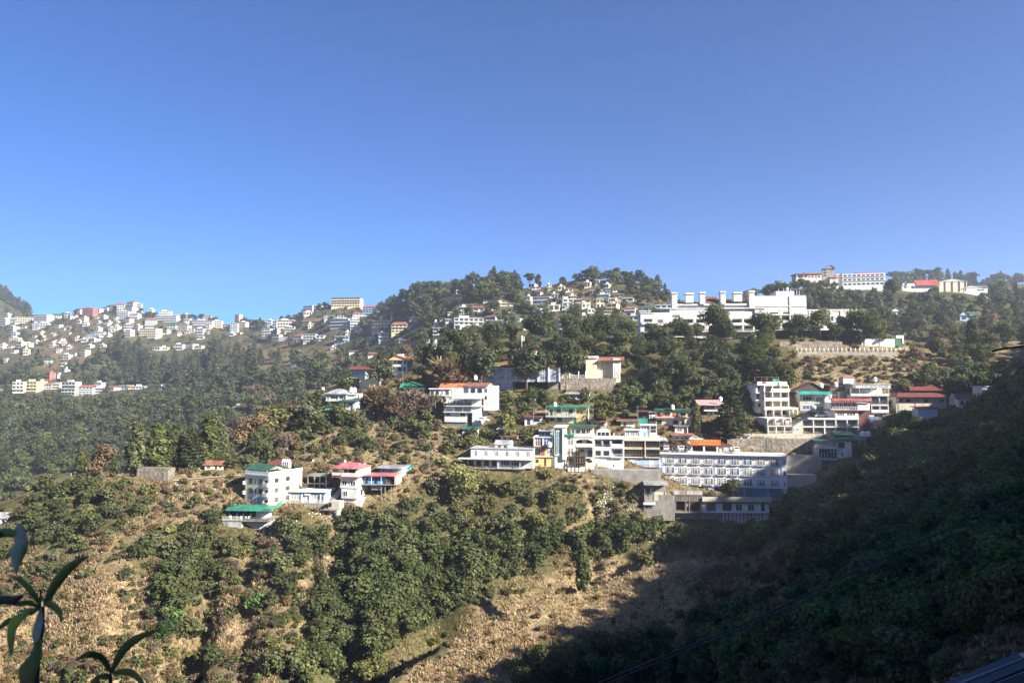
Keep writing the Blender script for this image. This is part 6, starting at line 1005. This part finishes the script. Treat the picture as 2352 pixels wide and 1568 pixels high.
NAMES = {'oak': ('oak_tree', 'round-crowned tree', 'tree', 'round-crowned trees'), 'olive': ('open_crowned_tree', 'open-crowned tree', 'tree', 'open-crowned trees'), 'tall': ('tall_tree', 'tall slender tree', 'tree', 'tall slender trees'), 'shrub': ('shrub', 'bushy shrub', 'shrub', 'bushy shrubs'), 'dry': ('dry_shrub', 'dry twiggy shrub', 'shrub', 'dry twiggy shrubs'),
         'cypress': ('cypress_tree', 'columnar cypress', 'tree', 'columnar cypresses'), 'conifer': ('conifer_tree', 'narrow conifer', 'tree', 'narrow conifers'), 'cedar': ('cedar_tree', 'layered cedar', 'tree', 'layered cedars'), 'umbrella': ('umbrella_tree', 'flat-topped tree', 'tree', 'flat-topped trees')}
by = {}
for p in PLANTS: by.setdefault(p[0], []).append(p)
MASS = {'near': [], 'far': []}
for kind, L_ in by.items():
    L_.sort(key=lambda p: -p[3] / p[2].y); cap = 290 if kind != 'conifer' else 280
    nm, noun, cat, grp = NAMES[kind]
    for r, (k_, tint, P, H, vx, vy) in enumerate(L_):
        v = rng.randrange(NV); D = P.y; wide = rng.uniform(.85, 1.25) * (1.2 if kind == 'cypress' else 1); a = rng.uniform(0, 6.28)
        if r < cap:
            lod = 0 if H / D * 739 > 17 else (1 if H / D * 739 > 8 else 2)
            c = TINTS[tint]; f = rng.uniform(.8, 1.25)
            root = empty(nm, None, cat, P, a, 'every ' + noun); root.scale = (H * wide, H * wide, H)
            o = bpy.data.objects.new('crown', crown_mesh(kind, v, lod)[3]); link(o, root); o.color = (c[0] * f, c[1] * f, c[2] * f * rng.uniform(.8, 1.2), 1)
            t_ = bpy.data.objects.new('trunk', trunk(kind, v)); link(t_, root)
            ITEMS.append((root, '%s %s' % (tint, noun), '%s %s' % (tint, grp), vx, vy - H / D * F * .5))
        else:
            MASS['near' if D < 330 else 'far'].append((kind, tint, P, H, v, wide, a, 1 if H / D * 739 > 14 else 2))
def mass(name, label, L_):
    Vs, Fs, Ts, Cs = [], [], [], []; o = 0
    for kind, tint, P, H, v, wide, a, lod in L_:
        V, Fc, tn, _ = crown_mesh(kind, v, lod); ca, sa = math.cos(a), math.sin(a); s = np.array([H * wide, H * wide, H])
        W = V * s; W = np.c_[W[:, 0] * ca - W[:, 1] * sa, W[:, 0] * sa + W[:, 1] * ca, W[:, 2]] + np.array(P); Vs.append(W); Fs.append(Fc + o); o += len(V); Ts.append(tn)
        Cs.append(np.tile(np.array(TINTS[tint]) * rng.uniform(.8, 1.25), (len(V), 1)))
    me = mesh_np(name, np.concatenate(Vs), np.concatenate(Fs), MAT['foliage_mass'], [('tone', 'POINT', np.concatenate(Ts)), ('tint', 'POINT', np.concatenate(Cs))])
    o = bpy.data.objects.new(name, me); COL.objects.link(o); tag(o, label, None, None, 'stuff'); return o
if MASS['near']: mass('undergrowth', 'dense scrub and low trees filling the nearer slopes', MASS['near'])
if MASS['far']: mass('woodland', 'dark wooded slopes of the far hills', MASS['far'])

RT = []
for i in range(130):  # unseen crest trees, added to make the edge of the hill's shadow ragged
    y = rng.uniform(-20, 275); x = float(np.interp(y, HILL_Y, HILL_X)) + rng.uniform(-20, 4); RT.append((rng.choice(('oak', 'oak', 'tall', 'shrub')), 'dark green', Vector((x, y, ground_z(x, y))), rng.uniform(3, 8), rng.randrange(NV), rng.uniform(.85, 1.2), rng.uniform(0, 6), 1))
for i in range(900):
    y = rng.uniform(22, 330); x = rng.uniform(.72 * y + 3, 1.25 * y + 60); RT.append((rng.choice(('oak', 'shrub', 'shrub', 'dry')), rng.choice(('dark green', 'green', 'olive green')), Vector((x, y, ground_z(x, y))), rng.uniform(1.2, 4.5) * (.5 if y < 60 else 1), rng.randrange(NV), rng.uniform(.85, 1.2), rng.uniform(0, 6), 2))
mass('unseen_hill_woodland', 'unseen trees on the hill to the right, crest ones added to fray its shadow', RT)
# dry grass and bracken: stuff
def grass():
    g = np.random.default_rng(3); Vs, Ts = [], []; cnt = 0
    want = {'m': .7, 'g': 1.0, 's': .75, 'b': .35, 't': .15, 'd': .12, 'o': .3, '.': .2, 'h': .25}
    for _ in range(100000):
        vx, vy = g.uniform(-10, 2362), g.uniform(775, 1568); ch_ = cover(vx + g.normal() * 14, vy + g.normal() * 14)
        if 880 < vx < 1545 and ch_ in 'tbd':
            cy = np.interp(vx, [870, 1000, 1090, 1180, 1250, 1340, 1440, 1530], [1568, 1480, 1430, 1385, 1355, 1348, 1303, 1287])
            if cy - 60 < vy < cy + 20: ch_ = 's'
        if g.random() > want.get(ch_, 0): continue
        if vy < 1000 and g.random() > .7: continue
        h = hit(vx, vy)
        if h is None or h.y > 335 or h.y < 11: continue
        k = 5; H = g.uniform(.3, .85) * (1 if h.y > 90 else (.6 if h.y > 45 else .35))
        if vnoise(h.x, h.y, 5, 31) < -.22: continue
        a = g.uniform(0, 6.28, k); l = g.uniform(.2, .75, k) * H; b0 = np.c_[h.x + g.normal(size=k) * .25, h.y + g.normal(size=k) * .25, np.full(k, h.z - .1)]
        w = np.c_[np.cos(a + 1.57), np.sin(a + 1.57), np.zeros(k)] * (.09 + .10 * g.random(k))[:, None] * H * 1.6; tip = b0 + np.c_[np.cos(a) * l, np.sin(a) * l, H * g.uniform(.5, 1.1, k)]
        Vs.append(np.stack([b0 - w, b0 + w, tip], 1).reshape(-1, 3)); base = np.array((.43, .325, .195)) if ch_ in 'gsm' else np.array((.21, .175, .095))
        if g.random() < (.12 if ch_ == 'g' else (.3 if ch_ in 'sm' else .6)): base = np.array((.105, .115, .050))
        Ts.append(np.repeat(base * g.uniform(.6, 1.3, (k, 1)) * np.array([1, g.uniform(.9, 1.05), g.uniform(.75, 1.15)]), 3, 0))
    V = np.concatenate(Vs); T = np.concatenate(Ts); me = mesh_np('dry_grass', V, np.arange(len(V)).reshape(-1, 3), MAT['foliage_mass'], [('tint', 'POINT', T), ('tone', 'POINT', np.ones((len(V), 3)))])
    o = bpy.data.objects.new('dry_grass', me); COL.objects.link(o); tag(o, 'straw-coloured dry grass and bracken on the open slopes', None, None, 'stuff')
grass()
# sheds, stalls, tanks and cars that crowd the gaps between the hotels
TL['V'] = (0, 0, .583333)
for nm, lab, x0, x1, y0, y1, D, wm, rm in (('tin_shed','small grey tin shed with rusty roof at the back of the hotel terrace',1545,1588,1000,1016,241,GP,RUS),('roadside_stall','low dark roadside stall left of the orange sign',1482,1530,1012,1030,239,DK,TIN),('white_shed','little white shed beside the steel ladder mast',1690,1722,1000,1020,240.5,W_,TIN),('tin_shed','rusty-roofed shed on the slope right of the pale green house',1358,1392,968,985,244,BEI,RUS),('tin_shed','grey shed half hidden under trees left of the pale green house',1205,1245,958,975,246,GP,DKR),('hut','small cream hut above the grey long house',1150,1188,1002,1018,238,CR,RUS),('shed','pale blue shed above the yellow house',1240,1268,990,1006,237,PBL,TIN),('hut','white hut with green roof below the stepped white house',1062,1098,985,1000,247,W_,DGR),('hut','brown hut with red roof right of the hip-roofed white house',842,872,918,932,268,BRN,RED),('shed','long grey shed in front of the rubble wall',1300,1352,905,918,278,GP,TIN),('hut','small white hut among trees left of the pink slab roof',1584,1606,940,952,252,W_,RUS),('shed','low concrete shed between pink-roofed house and blue house',838,858,1108,1124,213,CN,TIN),('shed','small grey shed at the right end of the white grid terrace',2012,2038,975,992,248,GP,RUS),('hut','cream hut with brown roof left of the narrow cream tower',1690,1722,962,978,247,CR,RUS)):
    b = Bld('V', nm, lab, 'shed' if 'shed' in nm else ('stall' if 'stall' in nm else 'hut'), (x0 + x1) / 2, y1, D, rng.choice((-12, -6, 5)), snap=.1, wall=wm); w = x1 - x0
    b.mass(x0, x1, y0, y1, 0, 4, 2.5); b.shed(x0 - 1, x1 + 1, y0, y0 - 4, -.5, 4, rm, .3); b.door(x0 + w * .15, x0 + w * .33, y0 + 4, y1 - .3); b.win(x0 + w * .5, x0 + w * .85, y0 + 4, y0 + 10, 'd'); b.done()
for vx, vy, D, lb in ((1092,872,259,'white tank on the red-roofed half of the white twin house'),(1262,1026,229,'white tank at the left edge of the cream hotel roof'),(1425,1012,231,'white tank on the roof of the brown balcony hotel'),(1168,1034,231,'white tank on the railed roof of the grey long house'),(1790,886,250,'white tank behind the green roof box of the narrow cream tower'),(1920,888,255,'white tank on the brown annexe roof'),(1275,934,248,'white tank on the pale green house roof'),(1545,940,246,'white tank on the green-edged roof of the laundry house'),(1655,921,254,'white tank behind the pink slab roof'),(2010,876,260,'white tank on the cafe building roof')):
    tank(pt(vx, vy, D), lb, r=.65, h=1.5)
for i, (vx, vy, D, m, lb) in enumerate(((1600,1012,240,W2,'white car on the road behind the hotel, left of the beige wall'),(1515,1018,239.5,GP,'grey car on the road between brown balconies and orange sign'),(1640,1010,240.5,paint('red_car', (.35,.04,.04), .35, .05),'red car on the road behind the orange sign'),(1110,968,249,W2,'white car on the path below the stepped white house'),(1850,968,247.5,paint('dark_blue_car', (.05,.07,.11), .3, .05),'dark blue car in front of the turquoise awning house'))):
    P = pt(vx, vy, D); P.z = max(P.z, ground_z(P.x, P.y)); car(P, lb, m, R(82))

# pale rubble and litter tipped down the bank under the hotels
def rubble():
    m = MB(); g = random.Random(8)
    for x0, x1, y0, y1, n in ((1370, 1412, 1110, 1190, 150), (600, 690, 1185, 1260, 90), (1425, 1470, 1140, 1215, 60), (1480, 1560, 1225, 1262, 40), (395, 520, 1110, 1140, 35), (690, 790, 1150, 1190, 60)):
        for _ in range(n):
            vx, vy = g.uniform(x0, x1), g.uniform(y0, y1); h = hit(vx, vy)
            if h is None or h.y > 260: continue
            s = g.uniform(.08, .3); a = g.uniform(0, 3); c, d = math.cos(a) * s, math.sin(a) * s; x, y, z = h; m.prism([(x + c, y + d, z - .1), (x - d, y + c, z - .1), (x - c, y - d, z - .1), (x + d, y - c, z - .1)], (g.uniform(-.1, .1), g.uniform(-.1, .1), s * 1.3), g.randrange(3))
    o = m.build('rubble', [BEI, GP, STL]); tag(o, 'pale broken rubble tipped down the banks below the buildings', None, None, 'stuff')
rubble()
for o in [o for o in SC.objects if o.name.startswith('hanging_basket')]:
    del o['_leaf']; c = bpy.data.objects.new('leaves', crown_mesh('shrub', 1, 2)[3]); link(c, o); c.scale = (.55, .55, .5); c.location.z = -.15; c.color = (.05, .09, .03, 1)

# paths, poles and wires of the hillside
def ribbon(name, px, w, m, label, kind='structure'):
    P = []
    for i in range(len(px) - 1):
        for k in range(14):
            t = k / 14; h = hit(px[i][0] + (px[i + 1][0] - px[i][0]) * t, px[i][1] + (px[i + 1][1] - px[i][1]) * t)
            if h is not None and (not P or (h - P[-1]).length < 12): P.append(h)
    mb = MB()
    for i, p in enumerate(P):
        z = p.z + .12; mb.v += [(p.x, p.y - w * .5, max(z, ground_z(p.x, p.y - w * .5) + .06)), (p.x, p.y + w * .5, max(z, ground_z(p.x, p.y + w * .5) + .06))]
    for i in range(len(P) - 1): mb.f.append((2*i, 2*i+2, 2*i+3, 2*i+1)); mb.m.append(0)
    o = mb.build(name, m); tag(o, label, None, None, kind)
PTH = paint('path_earth', (.42,.34,.25), .95, .5)
ribbon('footpath', [(385,1106),(470,1098),(560,1092)], 1.5, PTH, 'pale footpath along the brown ridge'); ribbon('footpath', [(600,1275),(680,1262),(760,1285)], 1.1, PTH, 'trodden ledge below the canopy restaurant')
ribbon('footpath', [(830,985),(900,972),(990,968),(1040,990)], 1.3, PTH, 'path above the brown slope'); ribbon('footpath', [(1140,940),(1200,965),(1260,975)], 1.2, PTH, 'path beside the pale green house'); ribbon('road', [(1540,1012),(1640,1008),(1690,1006)], 3.0, paint('asphalt', (.06,.06,.06), .9, .3), 'road behind the hotel terrace')
WR = []
for i, (vx, vy, D, hh, lb) in enumerate([(1000,968,256,7,'thin grey utility pole below the bare trees left of the white twin house'),(1225,985,246,7,'utility pole on the slope left of the pale green house'),(1362,982,243,7,'utility pole right of the pale green house'),(1465,958,244,7.5,'utility pole beside the teal green shack'),(1588,985,243,7.5,'utility pole between the orange laundry house and the pink slab roof'),(1712,985,244,8,'utility pole on the road left of the narrow cream tower'),(700,1062,230,6.5,'utility pole above the concrete frame'),(985,1092,226,7,'utility pole left of the grey long house'),(925,905,282,7,'utility pole beside the green-roofed cottage'),(2062,960,254,7.5,'utility pole right of the cafe building')]):
    P = pt(vx, vy, D); P.z = ground_z(P.x, P.y); o = empty('utility_pole', lb, 'utility pole', P, 0, 'utility poles among the houses'); MB().tube([(0, 0, -.5), (0, 0, hh)], [.13, .08], 8).build('shaft', IRN, o); MB().box(-.8, .8, -.05, .05, hh - .7, hh - .6).build('crossarm', IRN, o); WR.append(P + Vector((0, 0, hh - .55)))
for a, b_, lb in ((1, 2, 'wire from the pole left of the pale green house to the one right of it'), (2, 3, 'wire from the pole right of the pale green house to the teal shack'), (3, 4, 'wire over the orange laundry house'), (4, 5, 'wire from the pink slab roof towards the narrow cream tower'), (0, 1, 'wire passing over the stepped white house')):
    A, B = WR[a], WR[b_]; tag(MB().tube([A + (B - A) * t + Vector((0, 0, -4 * .9 * t * (1 - t))) for t in [i / 10 for i in range(11)]], .03, 4).build('power_line', BLK), lb, 'power line')

# ------------------------------------------------------------------ the plant right in front of the viewpoint (about a metre off)
def leaf_mat(name, base, mid, tip):
    m, t, b = nodes(name); N = t.nodes.new; L = t.links.new; at = N('ShaderNodeAttribute'); at.attribute_name = 'along'
    r = N('ShaderNodeValToRGB'); r.color_ramp.elements[0].color = (*base, 1); r.color_ramp.elements[1].color = (*tip, 1); e = r.color_ramp.elements.new(.55); e.color = (*mid, 1); sp = N('ShaderNodeSeparateColor'); L(at.outputs['Color'], sp.inputs[0]); L(sp.outputs[0], r.inputs[0])
    n = N('ShaderNodeTexNoise'); n.inputs['Scale'].default_value = 60; tc = N('ShaderNodeTexCoord'); L(tc.outputs['Object'], n.inputs[0]); mr = N('ShaderNodeMapRange'); mr.inputs[3].default_value = .7; mr.inputs[4].default_value = 1.3; L(n.outputs[0], mr.inputs[0])
    vm = N('ShaderNodeVectorMath'); vm.operation = 'SCALE'; L(r.outputs[0], vm.inputs[0]); L(mr.outputs[0], vm.inputs['Scale']); L(vm.outputs[0], b.inputs['Base Color']); b.inputs['Roughness'].default_value = .75; b.inputs['Specular IOR Level'].default_value = .1; return m
LG = leaf_mat('dark_leaf', (.15,.165,.045), (.17,.18,.045), (.19,.17,.05)); LP = leaf_mat('pale_leaf_underside', (.20,.19,.10), (.36,.33,.22), (.44,.40,.29)); LY = leaf_mat('yellowing_leaf', (.10,.17,.06), (.34,.33,.05), (.18,.20,.05)); LR = leaf_mat('turning_leaf', (.07,.12,.06), (.12,.16,.04), (.25,.05,.03)); LU = leaf_mat('purple_leaf', (.04,.08,.045), (.05,.06,.045), (.08,.025,.05))
def leaf(path, wpx, m, parent, fold=.35, wid=None):
    P = [pt(*p) for p in path]; Q = []
    for i in range(len(P) - 1):
        p0 = P[max(i - 1, 0)]; p1 = P[i]; p2 = P[i + 1]; p3 = P[min(i + 2, len(P) - 1)]
        for k in range(6): t = k / 6; Q.append(.5 * ((2 * p1) + (p2 - p0) * t + (2 * p0 - 5 * p1 + 4 * p2 - p3) * t * t + (3 * p1 - p0 - 3 * p2 + p3) * t ** 3))
    Q.append(P[-1]); n = len(Q); vs, al = [], []; o0 = Q[0].copy()
    for i, p in enumerate(Q):
        t = i / (n - 1); d = (Q[min(i + 1, n - 1)] - Q[max(i - 1, 0)]).normalized(); s = d.cross(Vector((0, 1, 0))).normalized(); w = .86 * wpx * p.y / F * .5 * (max(.04, math.sin(math.pi * min(1, t ** .8)) ** .8) if wid is None else np.interp(t, *wid)); bk = Vector((0, 1, 0)) * w * fold
        vs += [p - s * w + bk - o0, p - s * w * .5 + bk * .35 - o0, p - o0, p + s * w * .5 + bk * .35 - o0, p + s * w + bk - o0]; al += [t] * 5
    fs = [(i * 5 + k, i * 5 + k + 1, i * 5 + k + 6, i * 5 + k + 5) for i in range(n - 1) for k in range(4)]
    me = bpy.data.meshes.new('leaf'); me.from_pydata([tuple(v) for v in vs], [], fs); me.materials.append(m); a = me.attributes.new('along', 'FLOAT_COLOR', 'POINT'); a.data.foreach_set('color', np.repeat(np.array(al)[:, None], 4, 1).ravel().astype(np.float32)); me.polygons.foreach_set('use_smooth', [True] * len(fs))
    o = bpy.data.objects.new('leaf', me); link(o, parent); o.location = o0 - parent.location; sd = o.modifiers.new('thickness', 'SOLIDIFY'); sd.thickness = .0006; return o
def stem(path, rad, parent):
    P = [pt(*p) - parent.location for p in path]; return MB().tube(P, rad, 8).build('stem', paint('dark_stem', (.035,.03,.035), .6, .2), parent)
p1 = empty('leafy_plant', 'tall dark-leaved plant out of focus at the lower left, with yellowing drooping leaves', 'plant', pt(84, 1640, 1.2))
stem([(82,1640,1.2),(84,1540,1.2),(90,1480,1.2),(96,1440,1.2),(98,1392,1.2)], [.0050, .0045, .0042, .004, .003], p1)
leaf([(100,1390,1.2),(128,1338,1.18),(162,1300,1.16),(205,1276,1.14)], 27, LG, p1); leaf([(95,1392,1.2),(70,1358,1.2),(48,1335,1.21),(22,1322,1.22)], 17, LG, p1, .5); leaf([(94,1384,1.2),(93,1368,1.2),(95,1352,1.19)], 7, LG, p1); leaf([(100,1386,1.2),(122,1392,1.17),(136,1408,1.15),(143,1428,1.14)], 22, LG, p1)
leaf([(96,1396,1.2),(52,1408,1.15),(24,1448,1.12),(26,1508,1.1)], 36, LY, p1, .5); leaf([(92,1398,1.2),(82,1425,1.16),(80,1450,1.14),(82,1476,1.13)], 42, LP, p1, .6); leaf([(95,1462,1.2),(72,1496,1.13),(60,1545,1.1),(58,1620,1.08)], 66, LR, p1, .4); leaf([(-30,1392,1.2),(2,1378,1.18),(30,1378,1.16),(56,1364,1.15)], 24, LU, p1); leaf([(96,1398,1.2),(66,1384,1.19),(34,1386,1.2),(-12,1366,1.2)], 14, LG, p1); leaf([(30,1418,1.2),(10,1432,1.2),(-14,1452,1.2)], 14, LG, p1)
p2 = empty('young_plant', 'smaller plant with narrow arching leaves at the bottom edge, right of the tall dark-leaved plant', 'plant', pt(256, 1660, 1.3))
stem([(256,1660,1.3),(255,1600,1.3),(253,1545,1.3)], [.005, .0045, .003], p2)
leaf([(254,1545,1.3),(282,1492,1.28),(318,1464,1.27),(364,1446,1.26)], 22, LG, p2); leaf([(252,1542,1.3),(234,1514,1.27),(208,1502,1.25),(178,1512,1.24)], 24, LG, p2); leaf([(252,1546,1.3),(226,1560,1.26),(204,1580,1.24)], 26, LG, p2); leaf([(256,1545,1.3),(292,1543,1.27),(316,1556,1.25),(336,1580,1.24)], 20, LG, p2); leaf([(440,1585,1.4),(452,1565,1.4),(468,1552,1.4)], 14, LU, p2)
p3 = empty('drooping_plant', 'pale drooping leaf hanging from a dark stalk at the left frame edge', 'plant', pt(-60, 1230, 1.1))
stem([(-60,1230,1.1),(-20,1226,1.1),(20,1222,1.1)], [.004, .0035, .002], p3)
leaf([(-24,1234,1.12),(4,1224,1.1),(28,1226,1.08),(46,1236,1.07)], 24, LG, p3, .6); leaf([(30,1222,1.1),(34,1246,1.06),(32,1276,1.05),(37,1318,1.05)], 62, LP, p3, .7, ([0, .2, .45, .75, 1], [.55, 1, .85, .4, .04])); leaf([(46,1224,1.09),(58,1240,1.07),(58,1262,1.06),(46,1296,1.05)], 12, LG, p3)

# ------------------------------------------------------------------ labels for repeats: by look, by the nearest landmark, then by order along it
MARKS = [('the grand white hotel', 1650, 715), ('the balcony hotel', 1660, 1085), ('the cream apartment block', 610, 1110), ('the pink-roofed house', 1352, 0)]
MARKS = [('the grand white hotel', 1650, 715), ('the balcony hotel', 1660, 1085), ('the cream apartment block', 600, 1115), ('the pink roof', 790, 1090), ('the blue house on stilts', 862, 1100), ('the grey long house', 1150, 1055), ('the cream hotel tower', 1290, 1040), ('the brown balconies', 1440, 1045), ('the long white annexe', 1690, 1165), ('the narrow cream tower', 1778, 930), ('the turquoise awning', 1870, 905), ('the red awning', 1952, 925), ('the cafe sign', 2005, 890), ('the white grid terrace', 1905, 975), ('the orange roof', 908, 825),
 ('the hip-roofed white house', 780, 915), ('the green-roofed cottage', 945, 888), ('the stepped white house', 1090, 920), ('the pale green house', 1298, 955), ('the orange laundry house', 1540, 960), ('the pale pink slab roof', 1630, 935), ('the rubble retaining wall', 1280, 880), ('the white picket fence', 1310, 860), ('the long blue-windowed building', 1120, 850), ('the white roadside posts', 1950, 800), ('the white corner house', 1910, 1030), ('the brown veranda house', 2125, 915), ('the white hilltop school', 1985, 645), ('the ribbed cream hall', 2180, 655), ('the green-gabled forest house', 2225, 728), ('the red-roofed hilltop hall', 2120, 655),
 ('the tall ridge cypresses', 400, 1020), ('the square stone wall', 345, 1088), ('the lone cypress', 1340, 1300), ('the sunlit grass ridge', 1300, 1420), ('the ravine bottom edge', 800, 1540), ('the canopy restaurant', 575, 1190), ('the blue sheet roof', 2260, 1540), ('the lower cable end', 1500, 1530), ('the black cable middle', 1850, 1375), ('the upper cable end', 2230, 1200), ('the tall dark-leaved plant', 95, 1450), ('the pale drooping leaf', 40, 1270), ('the arching young plant', 270, 1510), ('the dry grass rib', 255, 1290), ('the rubble bank', 1390, 1150), ('the dark gully', 430, 1330), ('the grassy canopy rib', 660, 1340), ('the scrub above the ravine', 1000, 1230), ('the middle of the ravine', 1000, 1350), ('the lower ravine', 900, 1440), ('the shaded ridge end', 1640, 1290), ('the shaded grass', 1700, 1400), ('the forest edge by the hotel', 1820, 1160), ('the shaded forest top', 2100, 1030), ('the shaded forest middle', 2050, 1230), ('the right frame edge', 2310, 1100), ('the lower right shade', 2100, 1450), ('the bottom frame edge', 1750, 1540),
 ('the far red building', 200, 717), ('the far town summit', 298, 705), ('the left far mountain', 20, 690), ('the leftmost far houses', 40, 760), ('the far conifer stand', 300, 830), ('the second conifer stand', 450, 850), ('the yellow house strip', 70, 888), ('the white house strip', 200, 892), ('the right far town', 520, 748), ('the arcaded far hotel', 440, 740), ('the bare brown far slope', 650, 810), ('the yellow skyline hotel', 792, 692), ('the long yellow hotel', 895, 750), ('the blue-grey red-roofed hotel', 850, 712), ('the white shoulder houses', 680, 775), ('the wooded knoll', 960, 690), ('the central summit', 1120, 645), ('the glass-fronted hotel', 1240, 690), ('the hilltop white villa', 1382, 652), ('the white pavilion house', 1440, 690), ('the yellow middle-town flats', 1375, 715), ('the far left valley', 60, 980), ('the valley woods', 250, 960), ('the woods below the brown slope', 560, 900), ('the lower left woods', 60, 1080), ('the woods behind the cypresses', 500, 990), ('the saddle woods', 760, 850), ('the middle town wall', 1100, 730), ('the rocky middle hill end', 1500, 670), ('the far right skyline', 2250, 640), ('the right hill woods', 2080, 720), ('the upper right woods', 2300, 760), ('the right-edge brown slope', 2290, 840), ('the terrace trees', 1300, 790), ('the grand hotel wood', 1600, 850), ('the brown shrub slope', 1880, 840), ('the far gully houses', 200, 800)]
ORD = ['first','second','third','fourth','fifth','sixth','seventh','eighth','ninth','tenth','eleventh','twelfth','thirteenth','fourteenth','fifteenth','sixteenth','seventeenth','eighteenth','nineteenth','twentieth'] + ['twenty-' + s for s in ('first','second','third','fourth','fifth','sixth','seventh','eighth','ninth')] + ['thirtieth'] + ['thirty-' + s for s in ('first','second','third','fourth','fifth','sixth','seventh','eighth','ninth')] + ['fortieth'] + ['forty-' + s for s in ('first','second','third','fourth','fifth','sixth','seventh','eighth','ninth')]
grp = {}
for o, one, many, vx, vy in ITEMS:
    mk = min(MARKS, key=lambda m: (m[1] - vx) ** 2 + 2.2 * (m[2] - vy) ** 2); dx, dy = vx - mk[1], vy - mk[2]
    rel = ('above' if dy < 0 else 'below') if abs(dy) > .7 * abs(dx) else ('left of' if dx < 0 else 'right of')
    grp.setdefault((many, rel, mk[0]), []).append((vx, o, one))
for (many, rel, mk), L_ in grp.items():
    L_.sort(key=lambda e: e[0])
    for i, (vx, o, one) in enumerate(L_): o['label'] = '%s %s %s' % (one, rel, mk) if len(L_) == 1 else '%s from left of %s %s %s' % (ORD[min(i, len(ORD) - 1)], many, rel, mk)

# ------------------------------------------------------------------ air

ztop = max(90.0, float(TV[:, 2].max()) + 34); zb = float(TV[:, 2].min()) - 1
hz = MB().box(-4600, 9200, -900, 3100, zb, ztop).mesh('haze', []) if False else None
bm = MB().box(-2700, 6200, -900, 1960, zb, ztop); me = bpy.data.meshes.new('haze'); me.from_pydata(bm.v, [], bm.f); hm = bpy.data.materials.new('haze'); hm.use_nodes = True; ht = hm.node_tree
for n_ in list(ht.nodes):
    if n_.type == 'BSDF_PRINCIPLED': ht.nodes.remove(n_)
pv = ht.nodes.new('ShaderNodeVolumePrincipled'); pv.inputs['Color'].default_value = (.80, .88, 1.0, 1); pv.inputs['Density'].default_value = HAZE = .0002; pv.inputs['Anisotropy'].default_value = .2
ht.links.new(pv.outputs[0], ht.nodes['Material Output'].inputs['Volume']); me.materials.append(hm); hz = bpy.data.objects.new('haze', me); COL.objects.link(hz); hz['kind'] = 'stuff'; hz['label'] = 'thin bluish morning haze'
for o in SC.objects:
    if o.parent is None and 'category' in o and 'kind' not in o: o['kind'] = 'thing'
    if o.get('group') == '': del o['group']
print('THINGS', len([o for o in SC.objects if o.parent is None]), 'OBJECTS', len(SC.objects), 'plants', {k: len(v) for k, v in by.items()}, 'mass', {k: len(v) for k, v in MASS.items()}, 'ztop', ztop, zb)
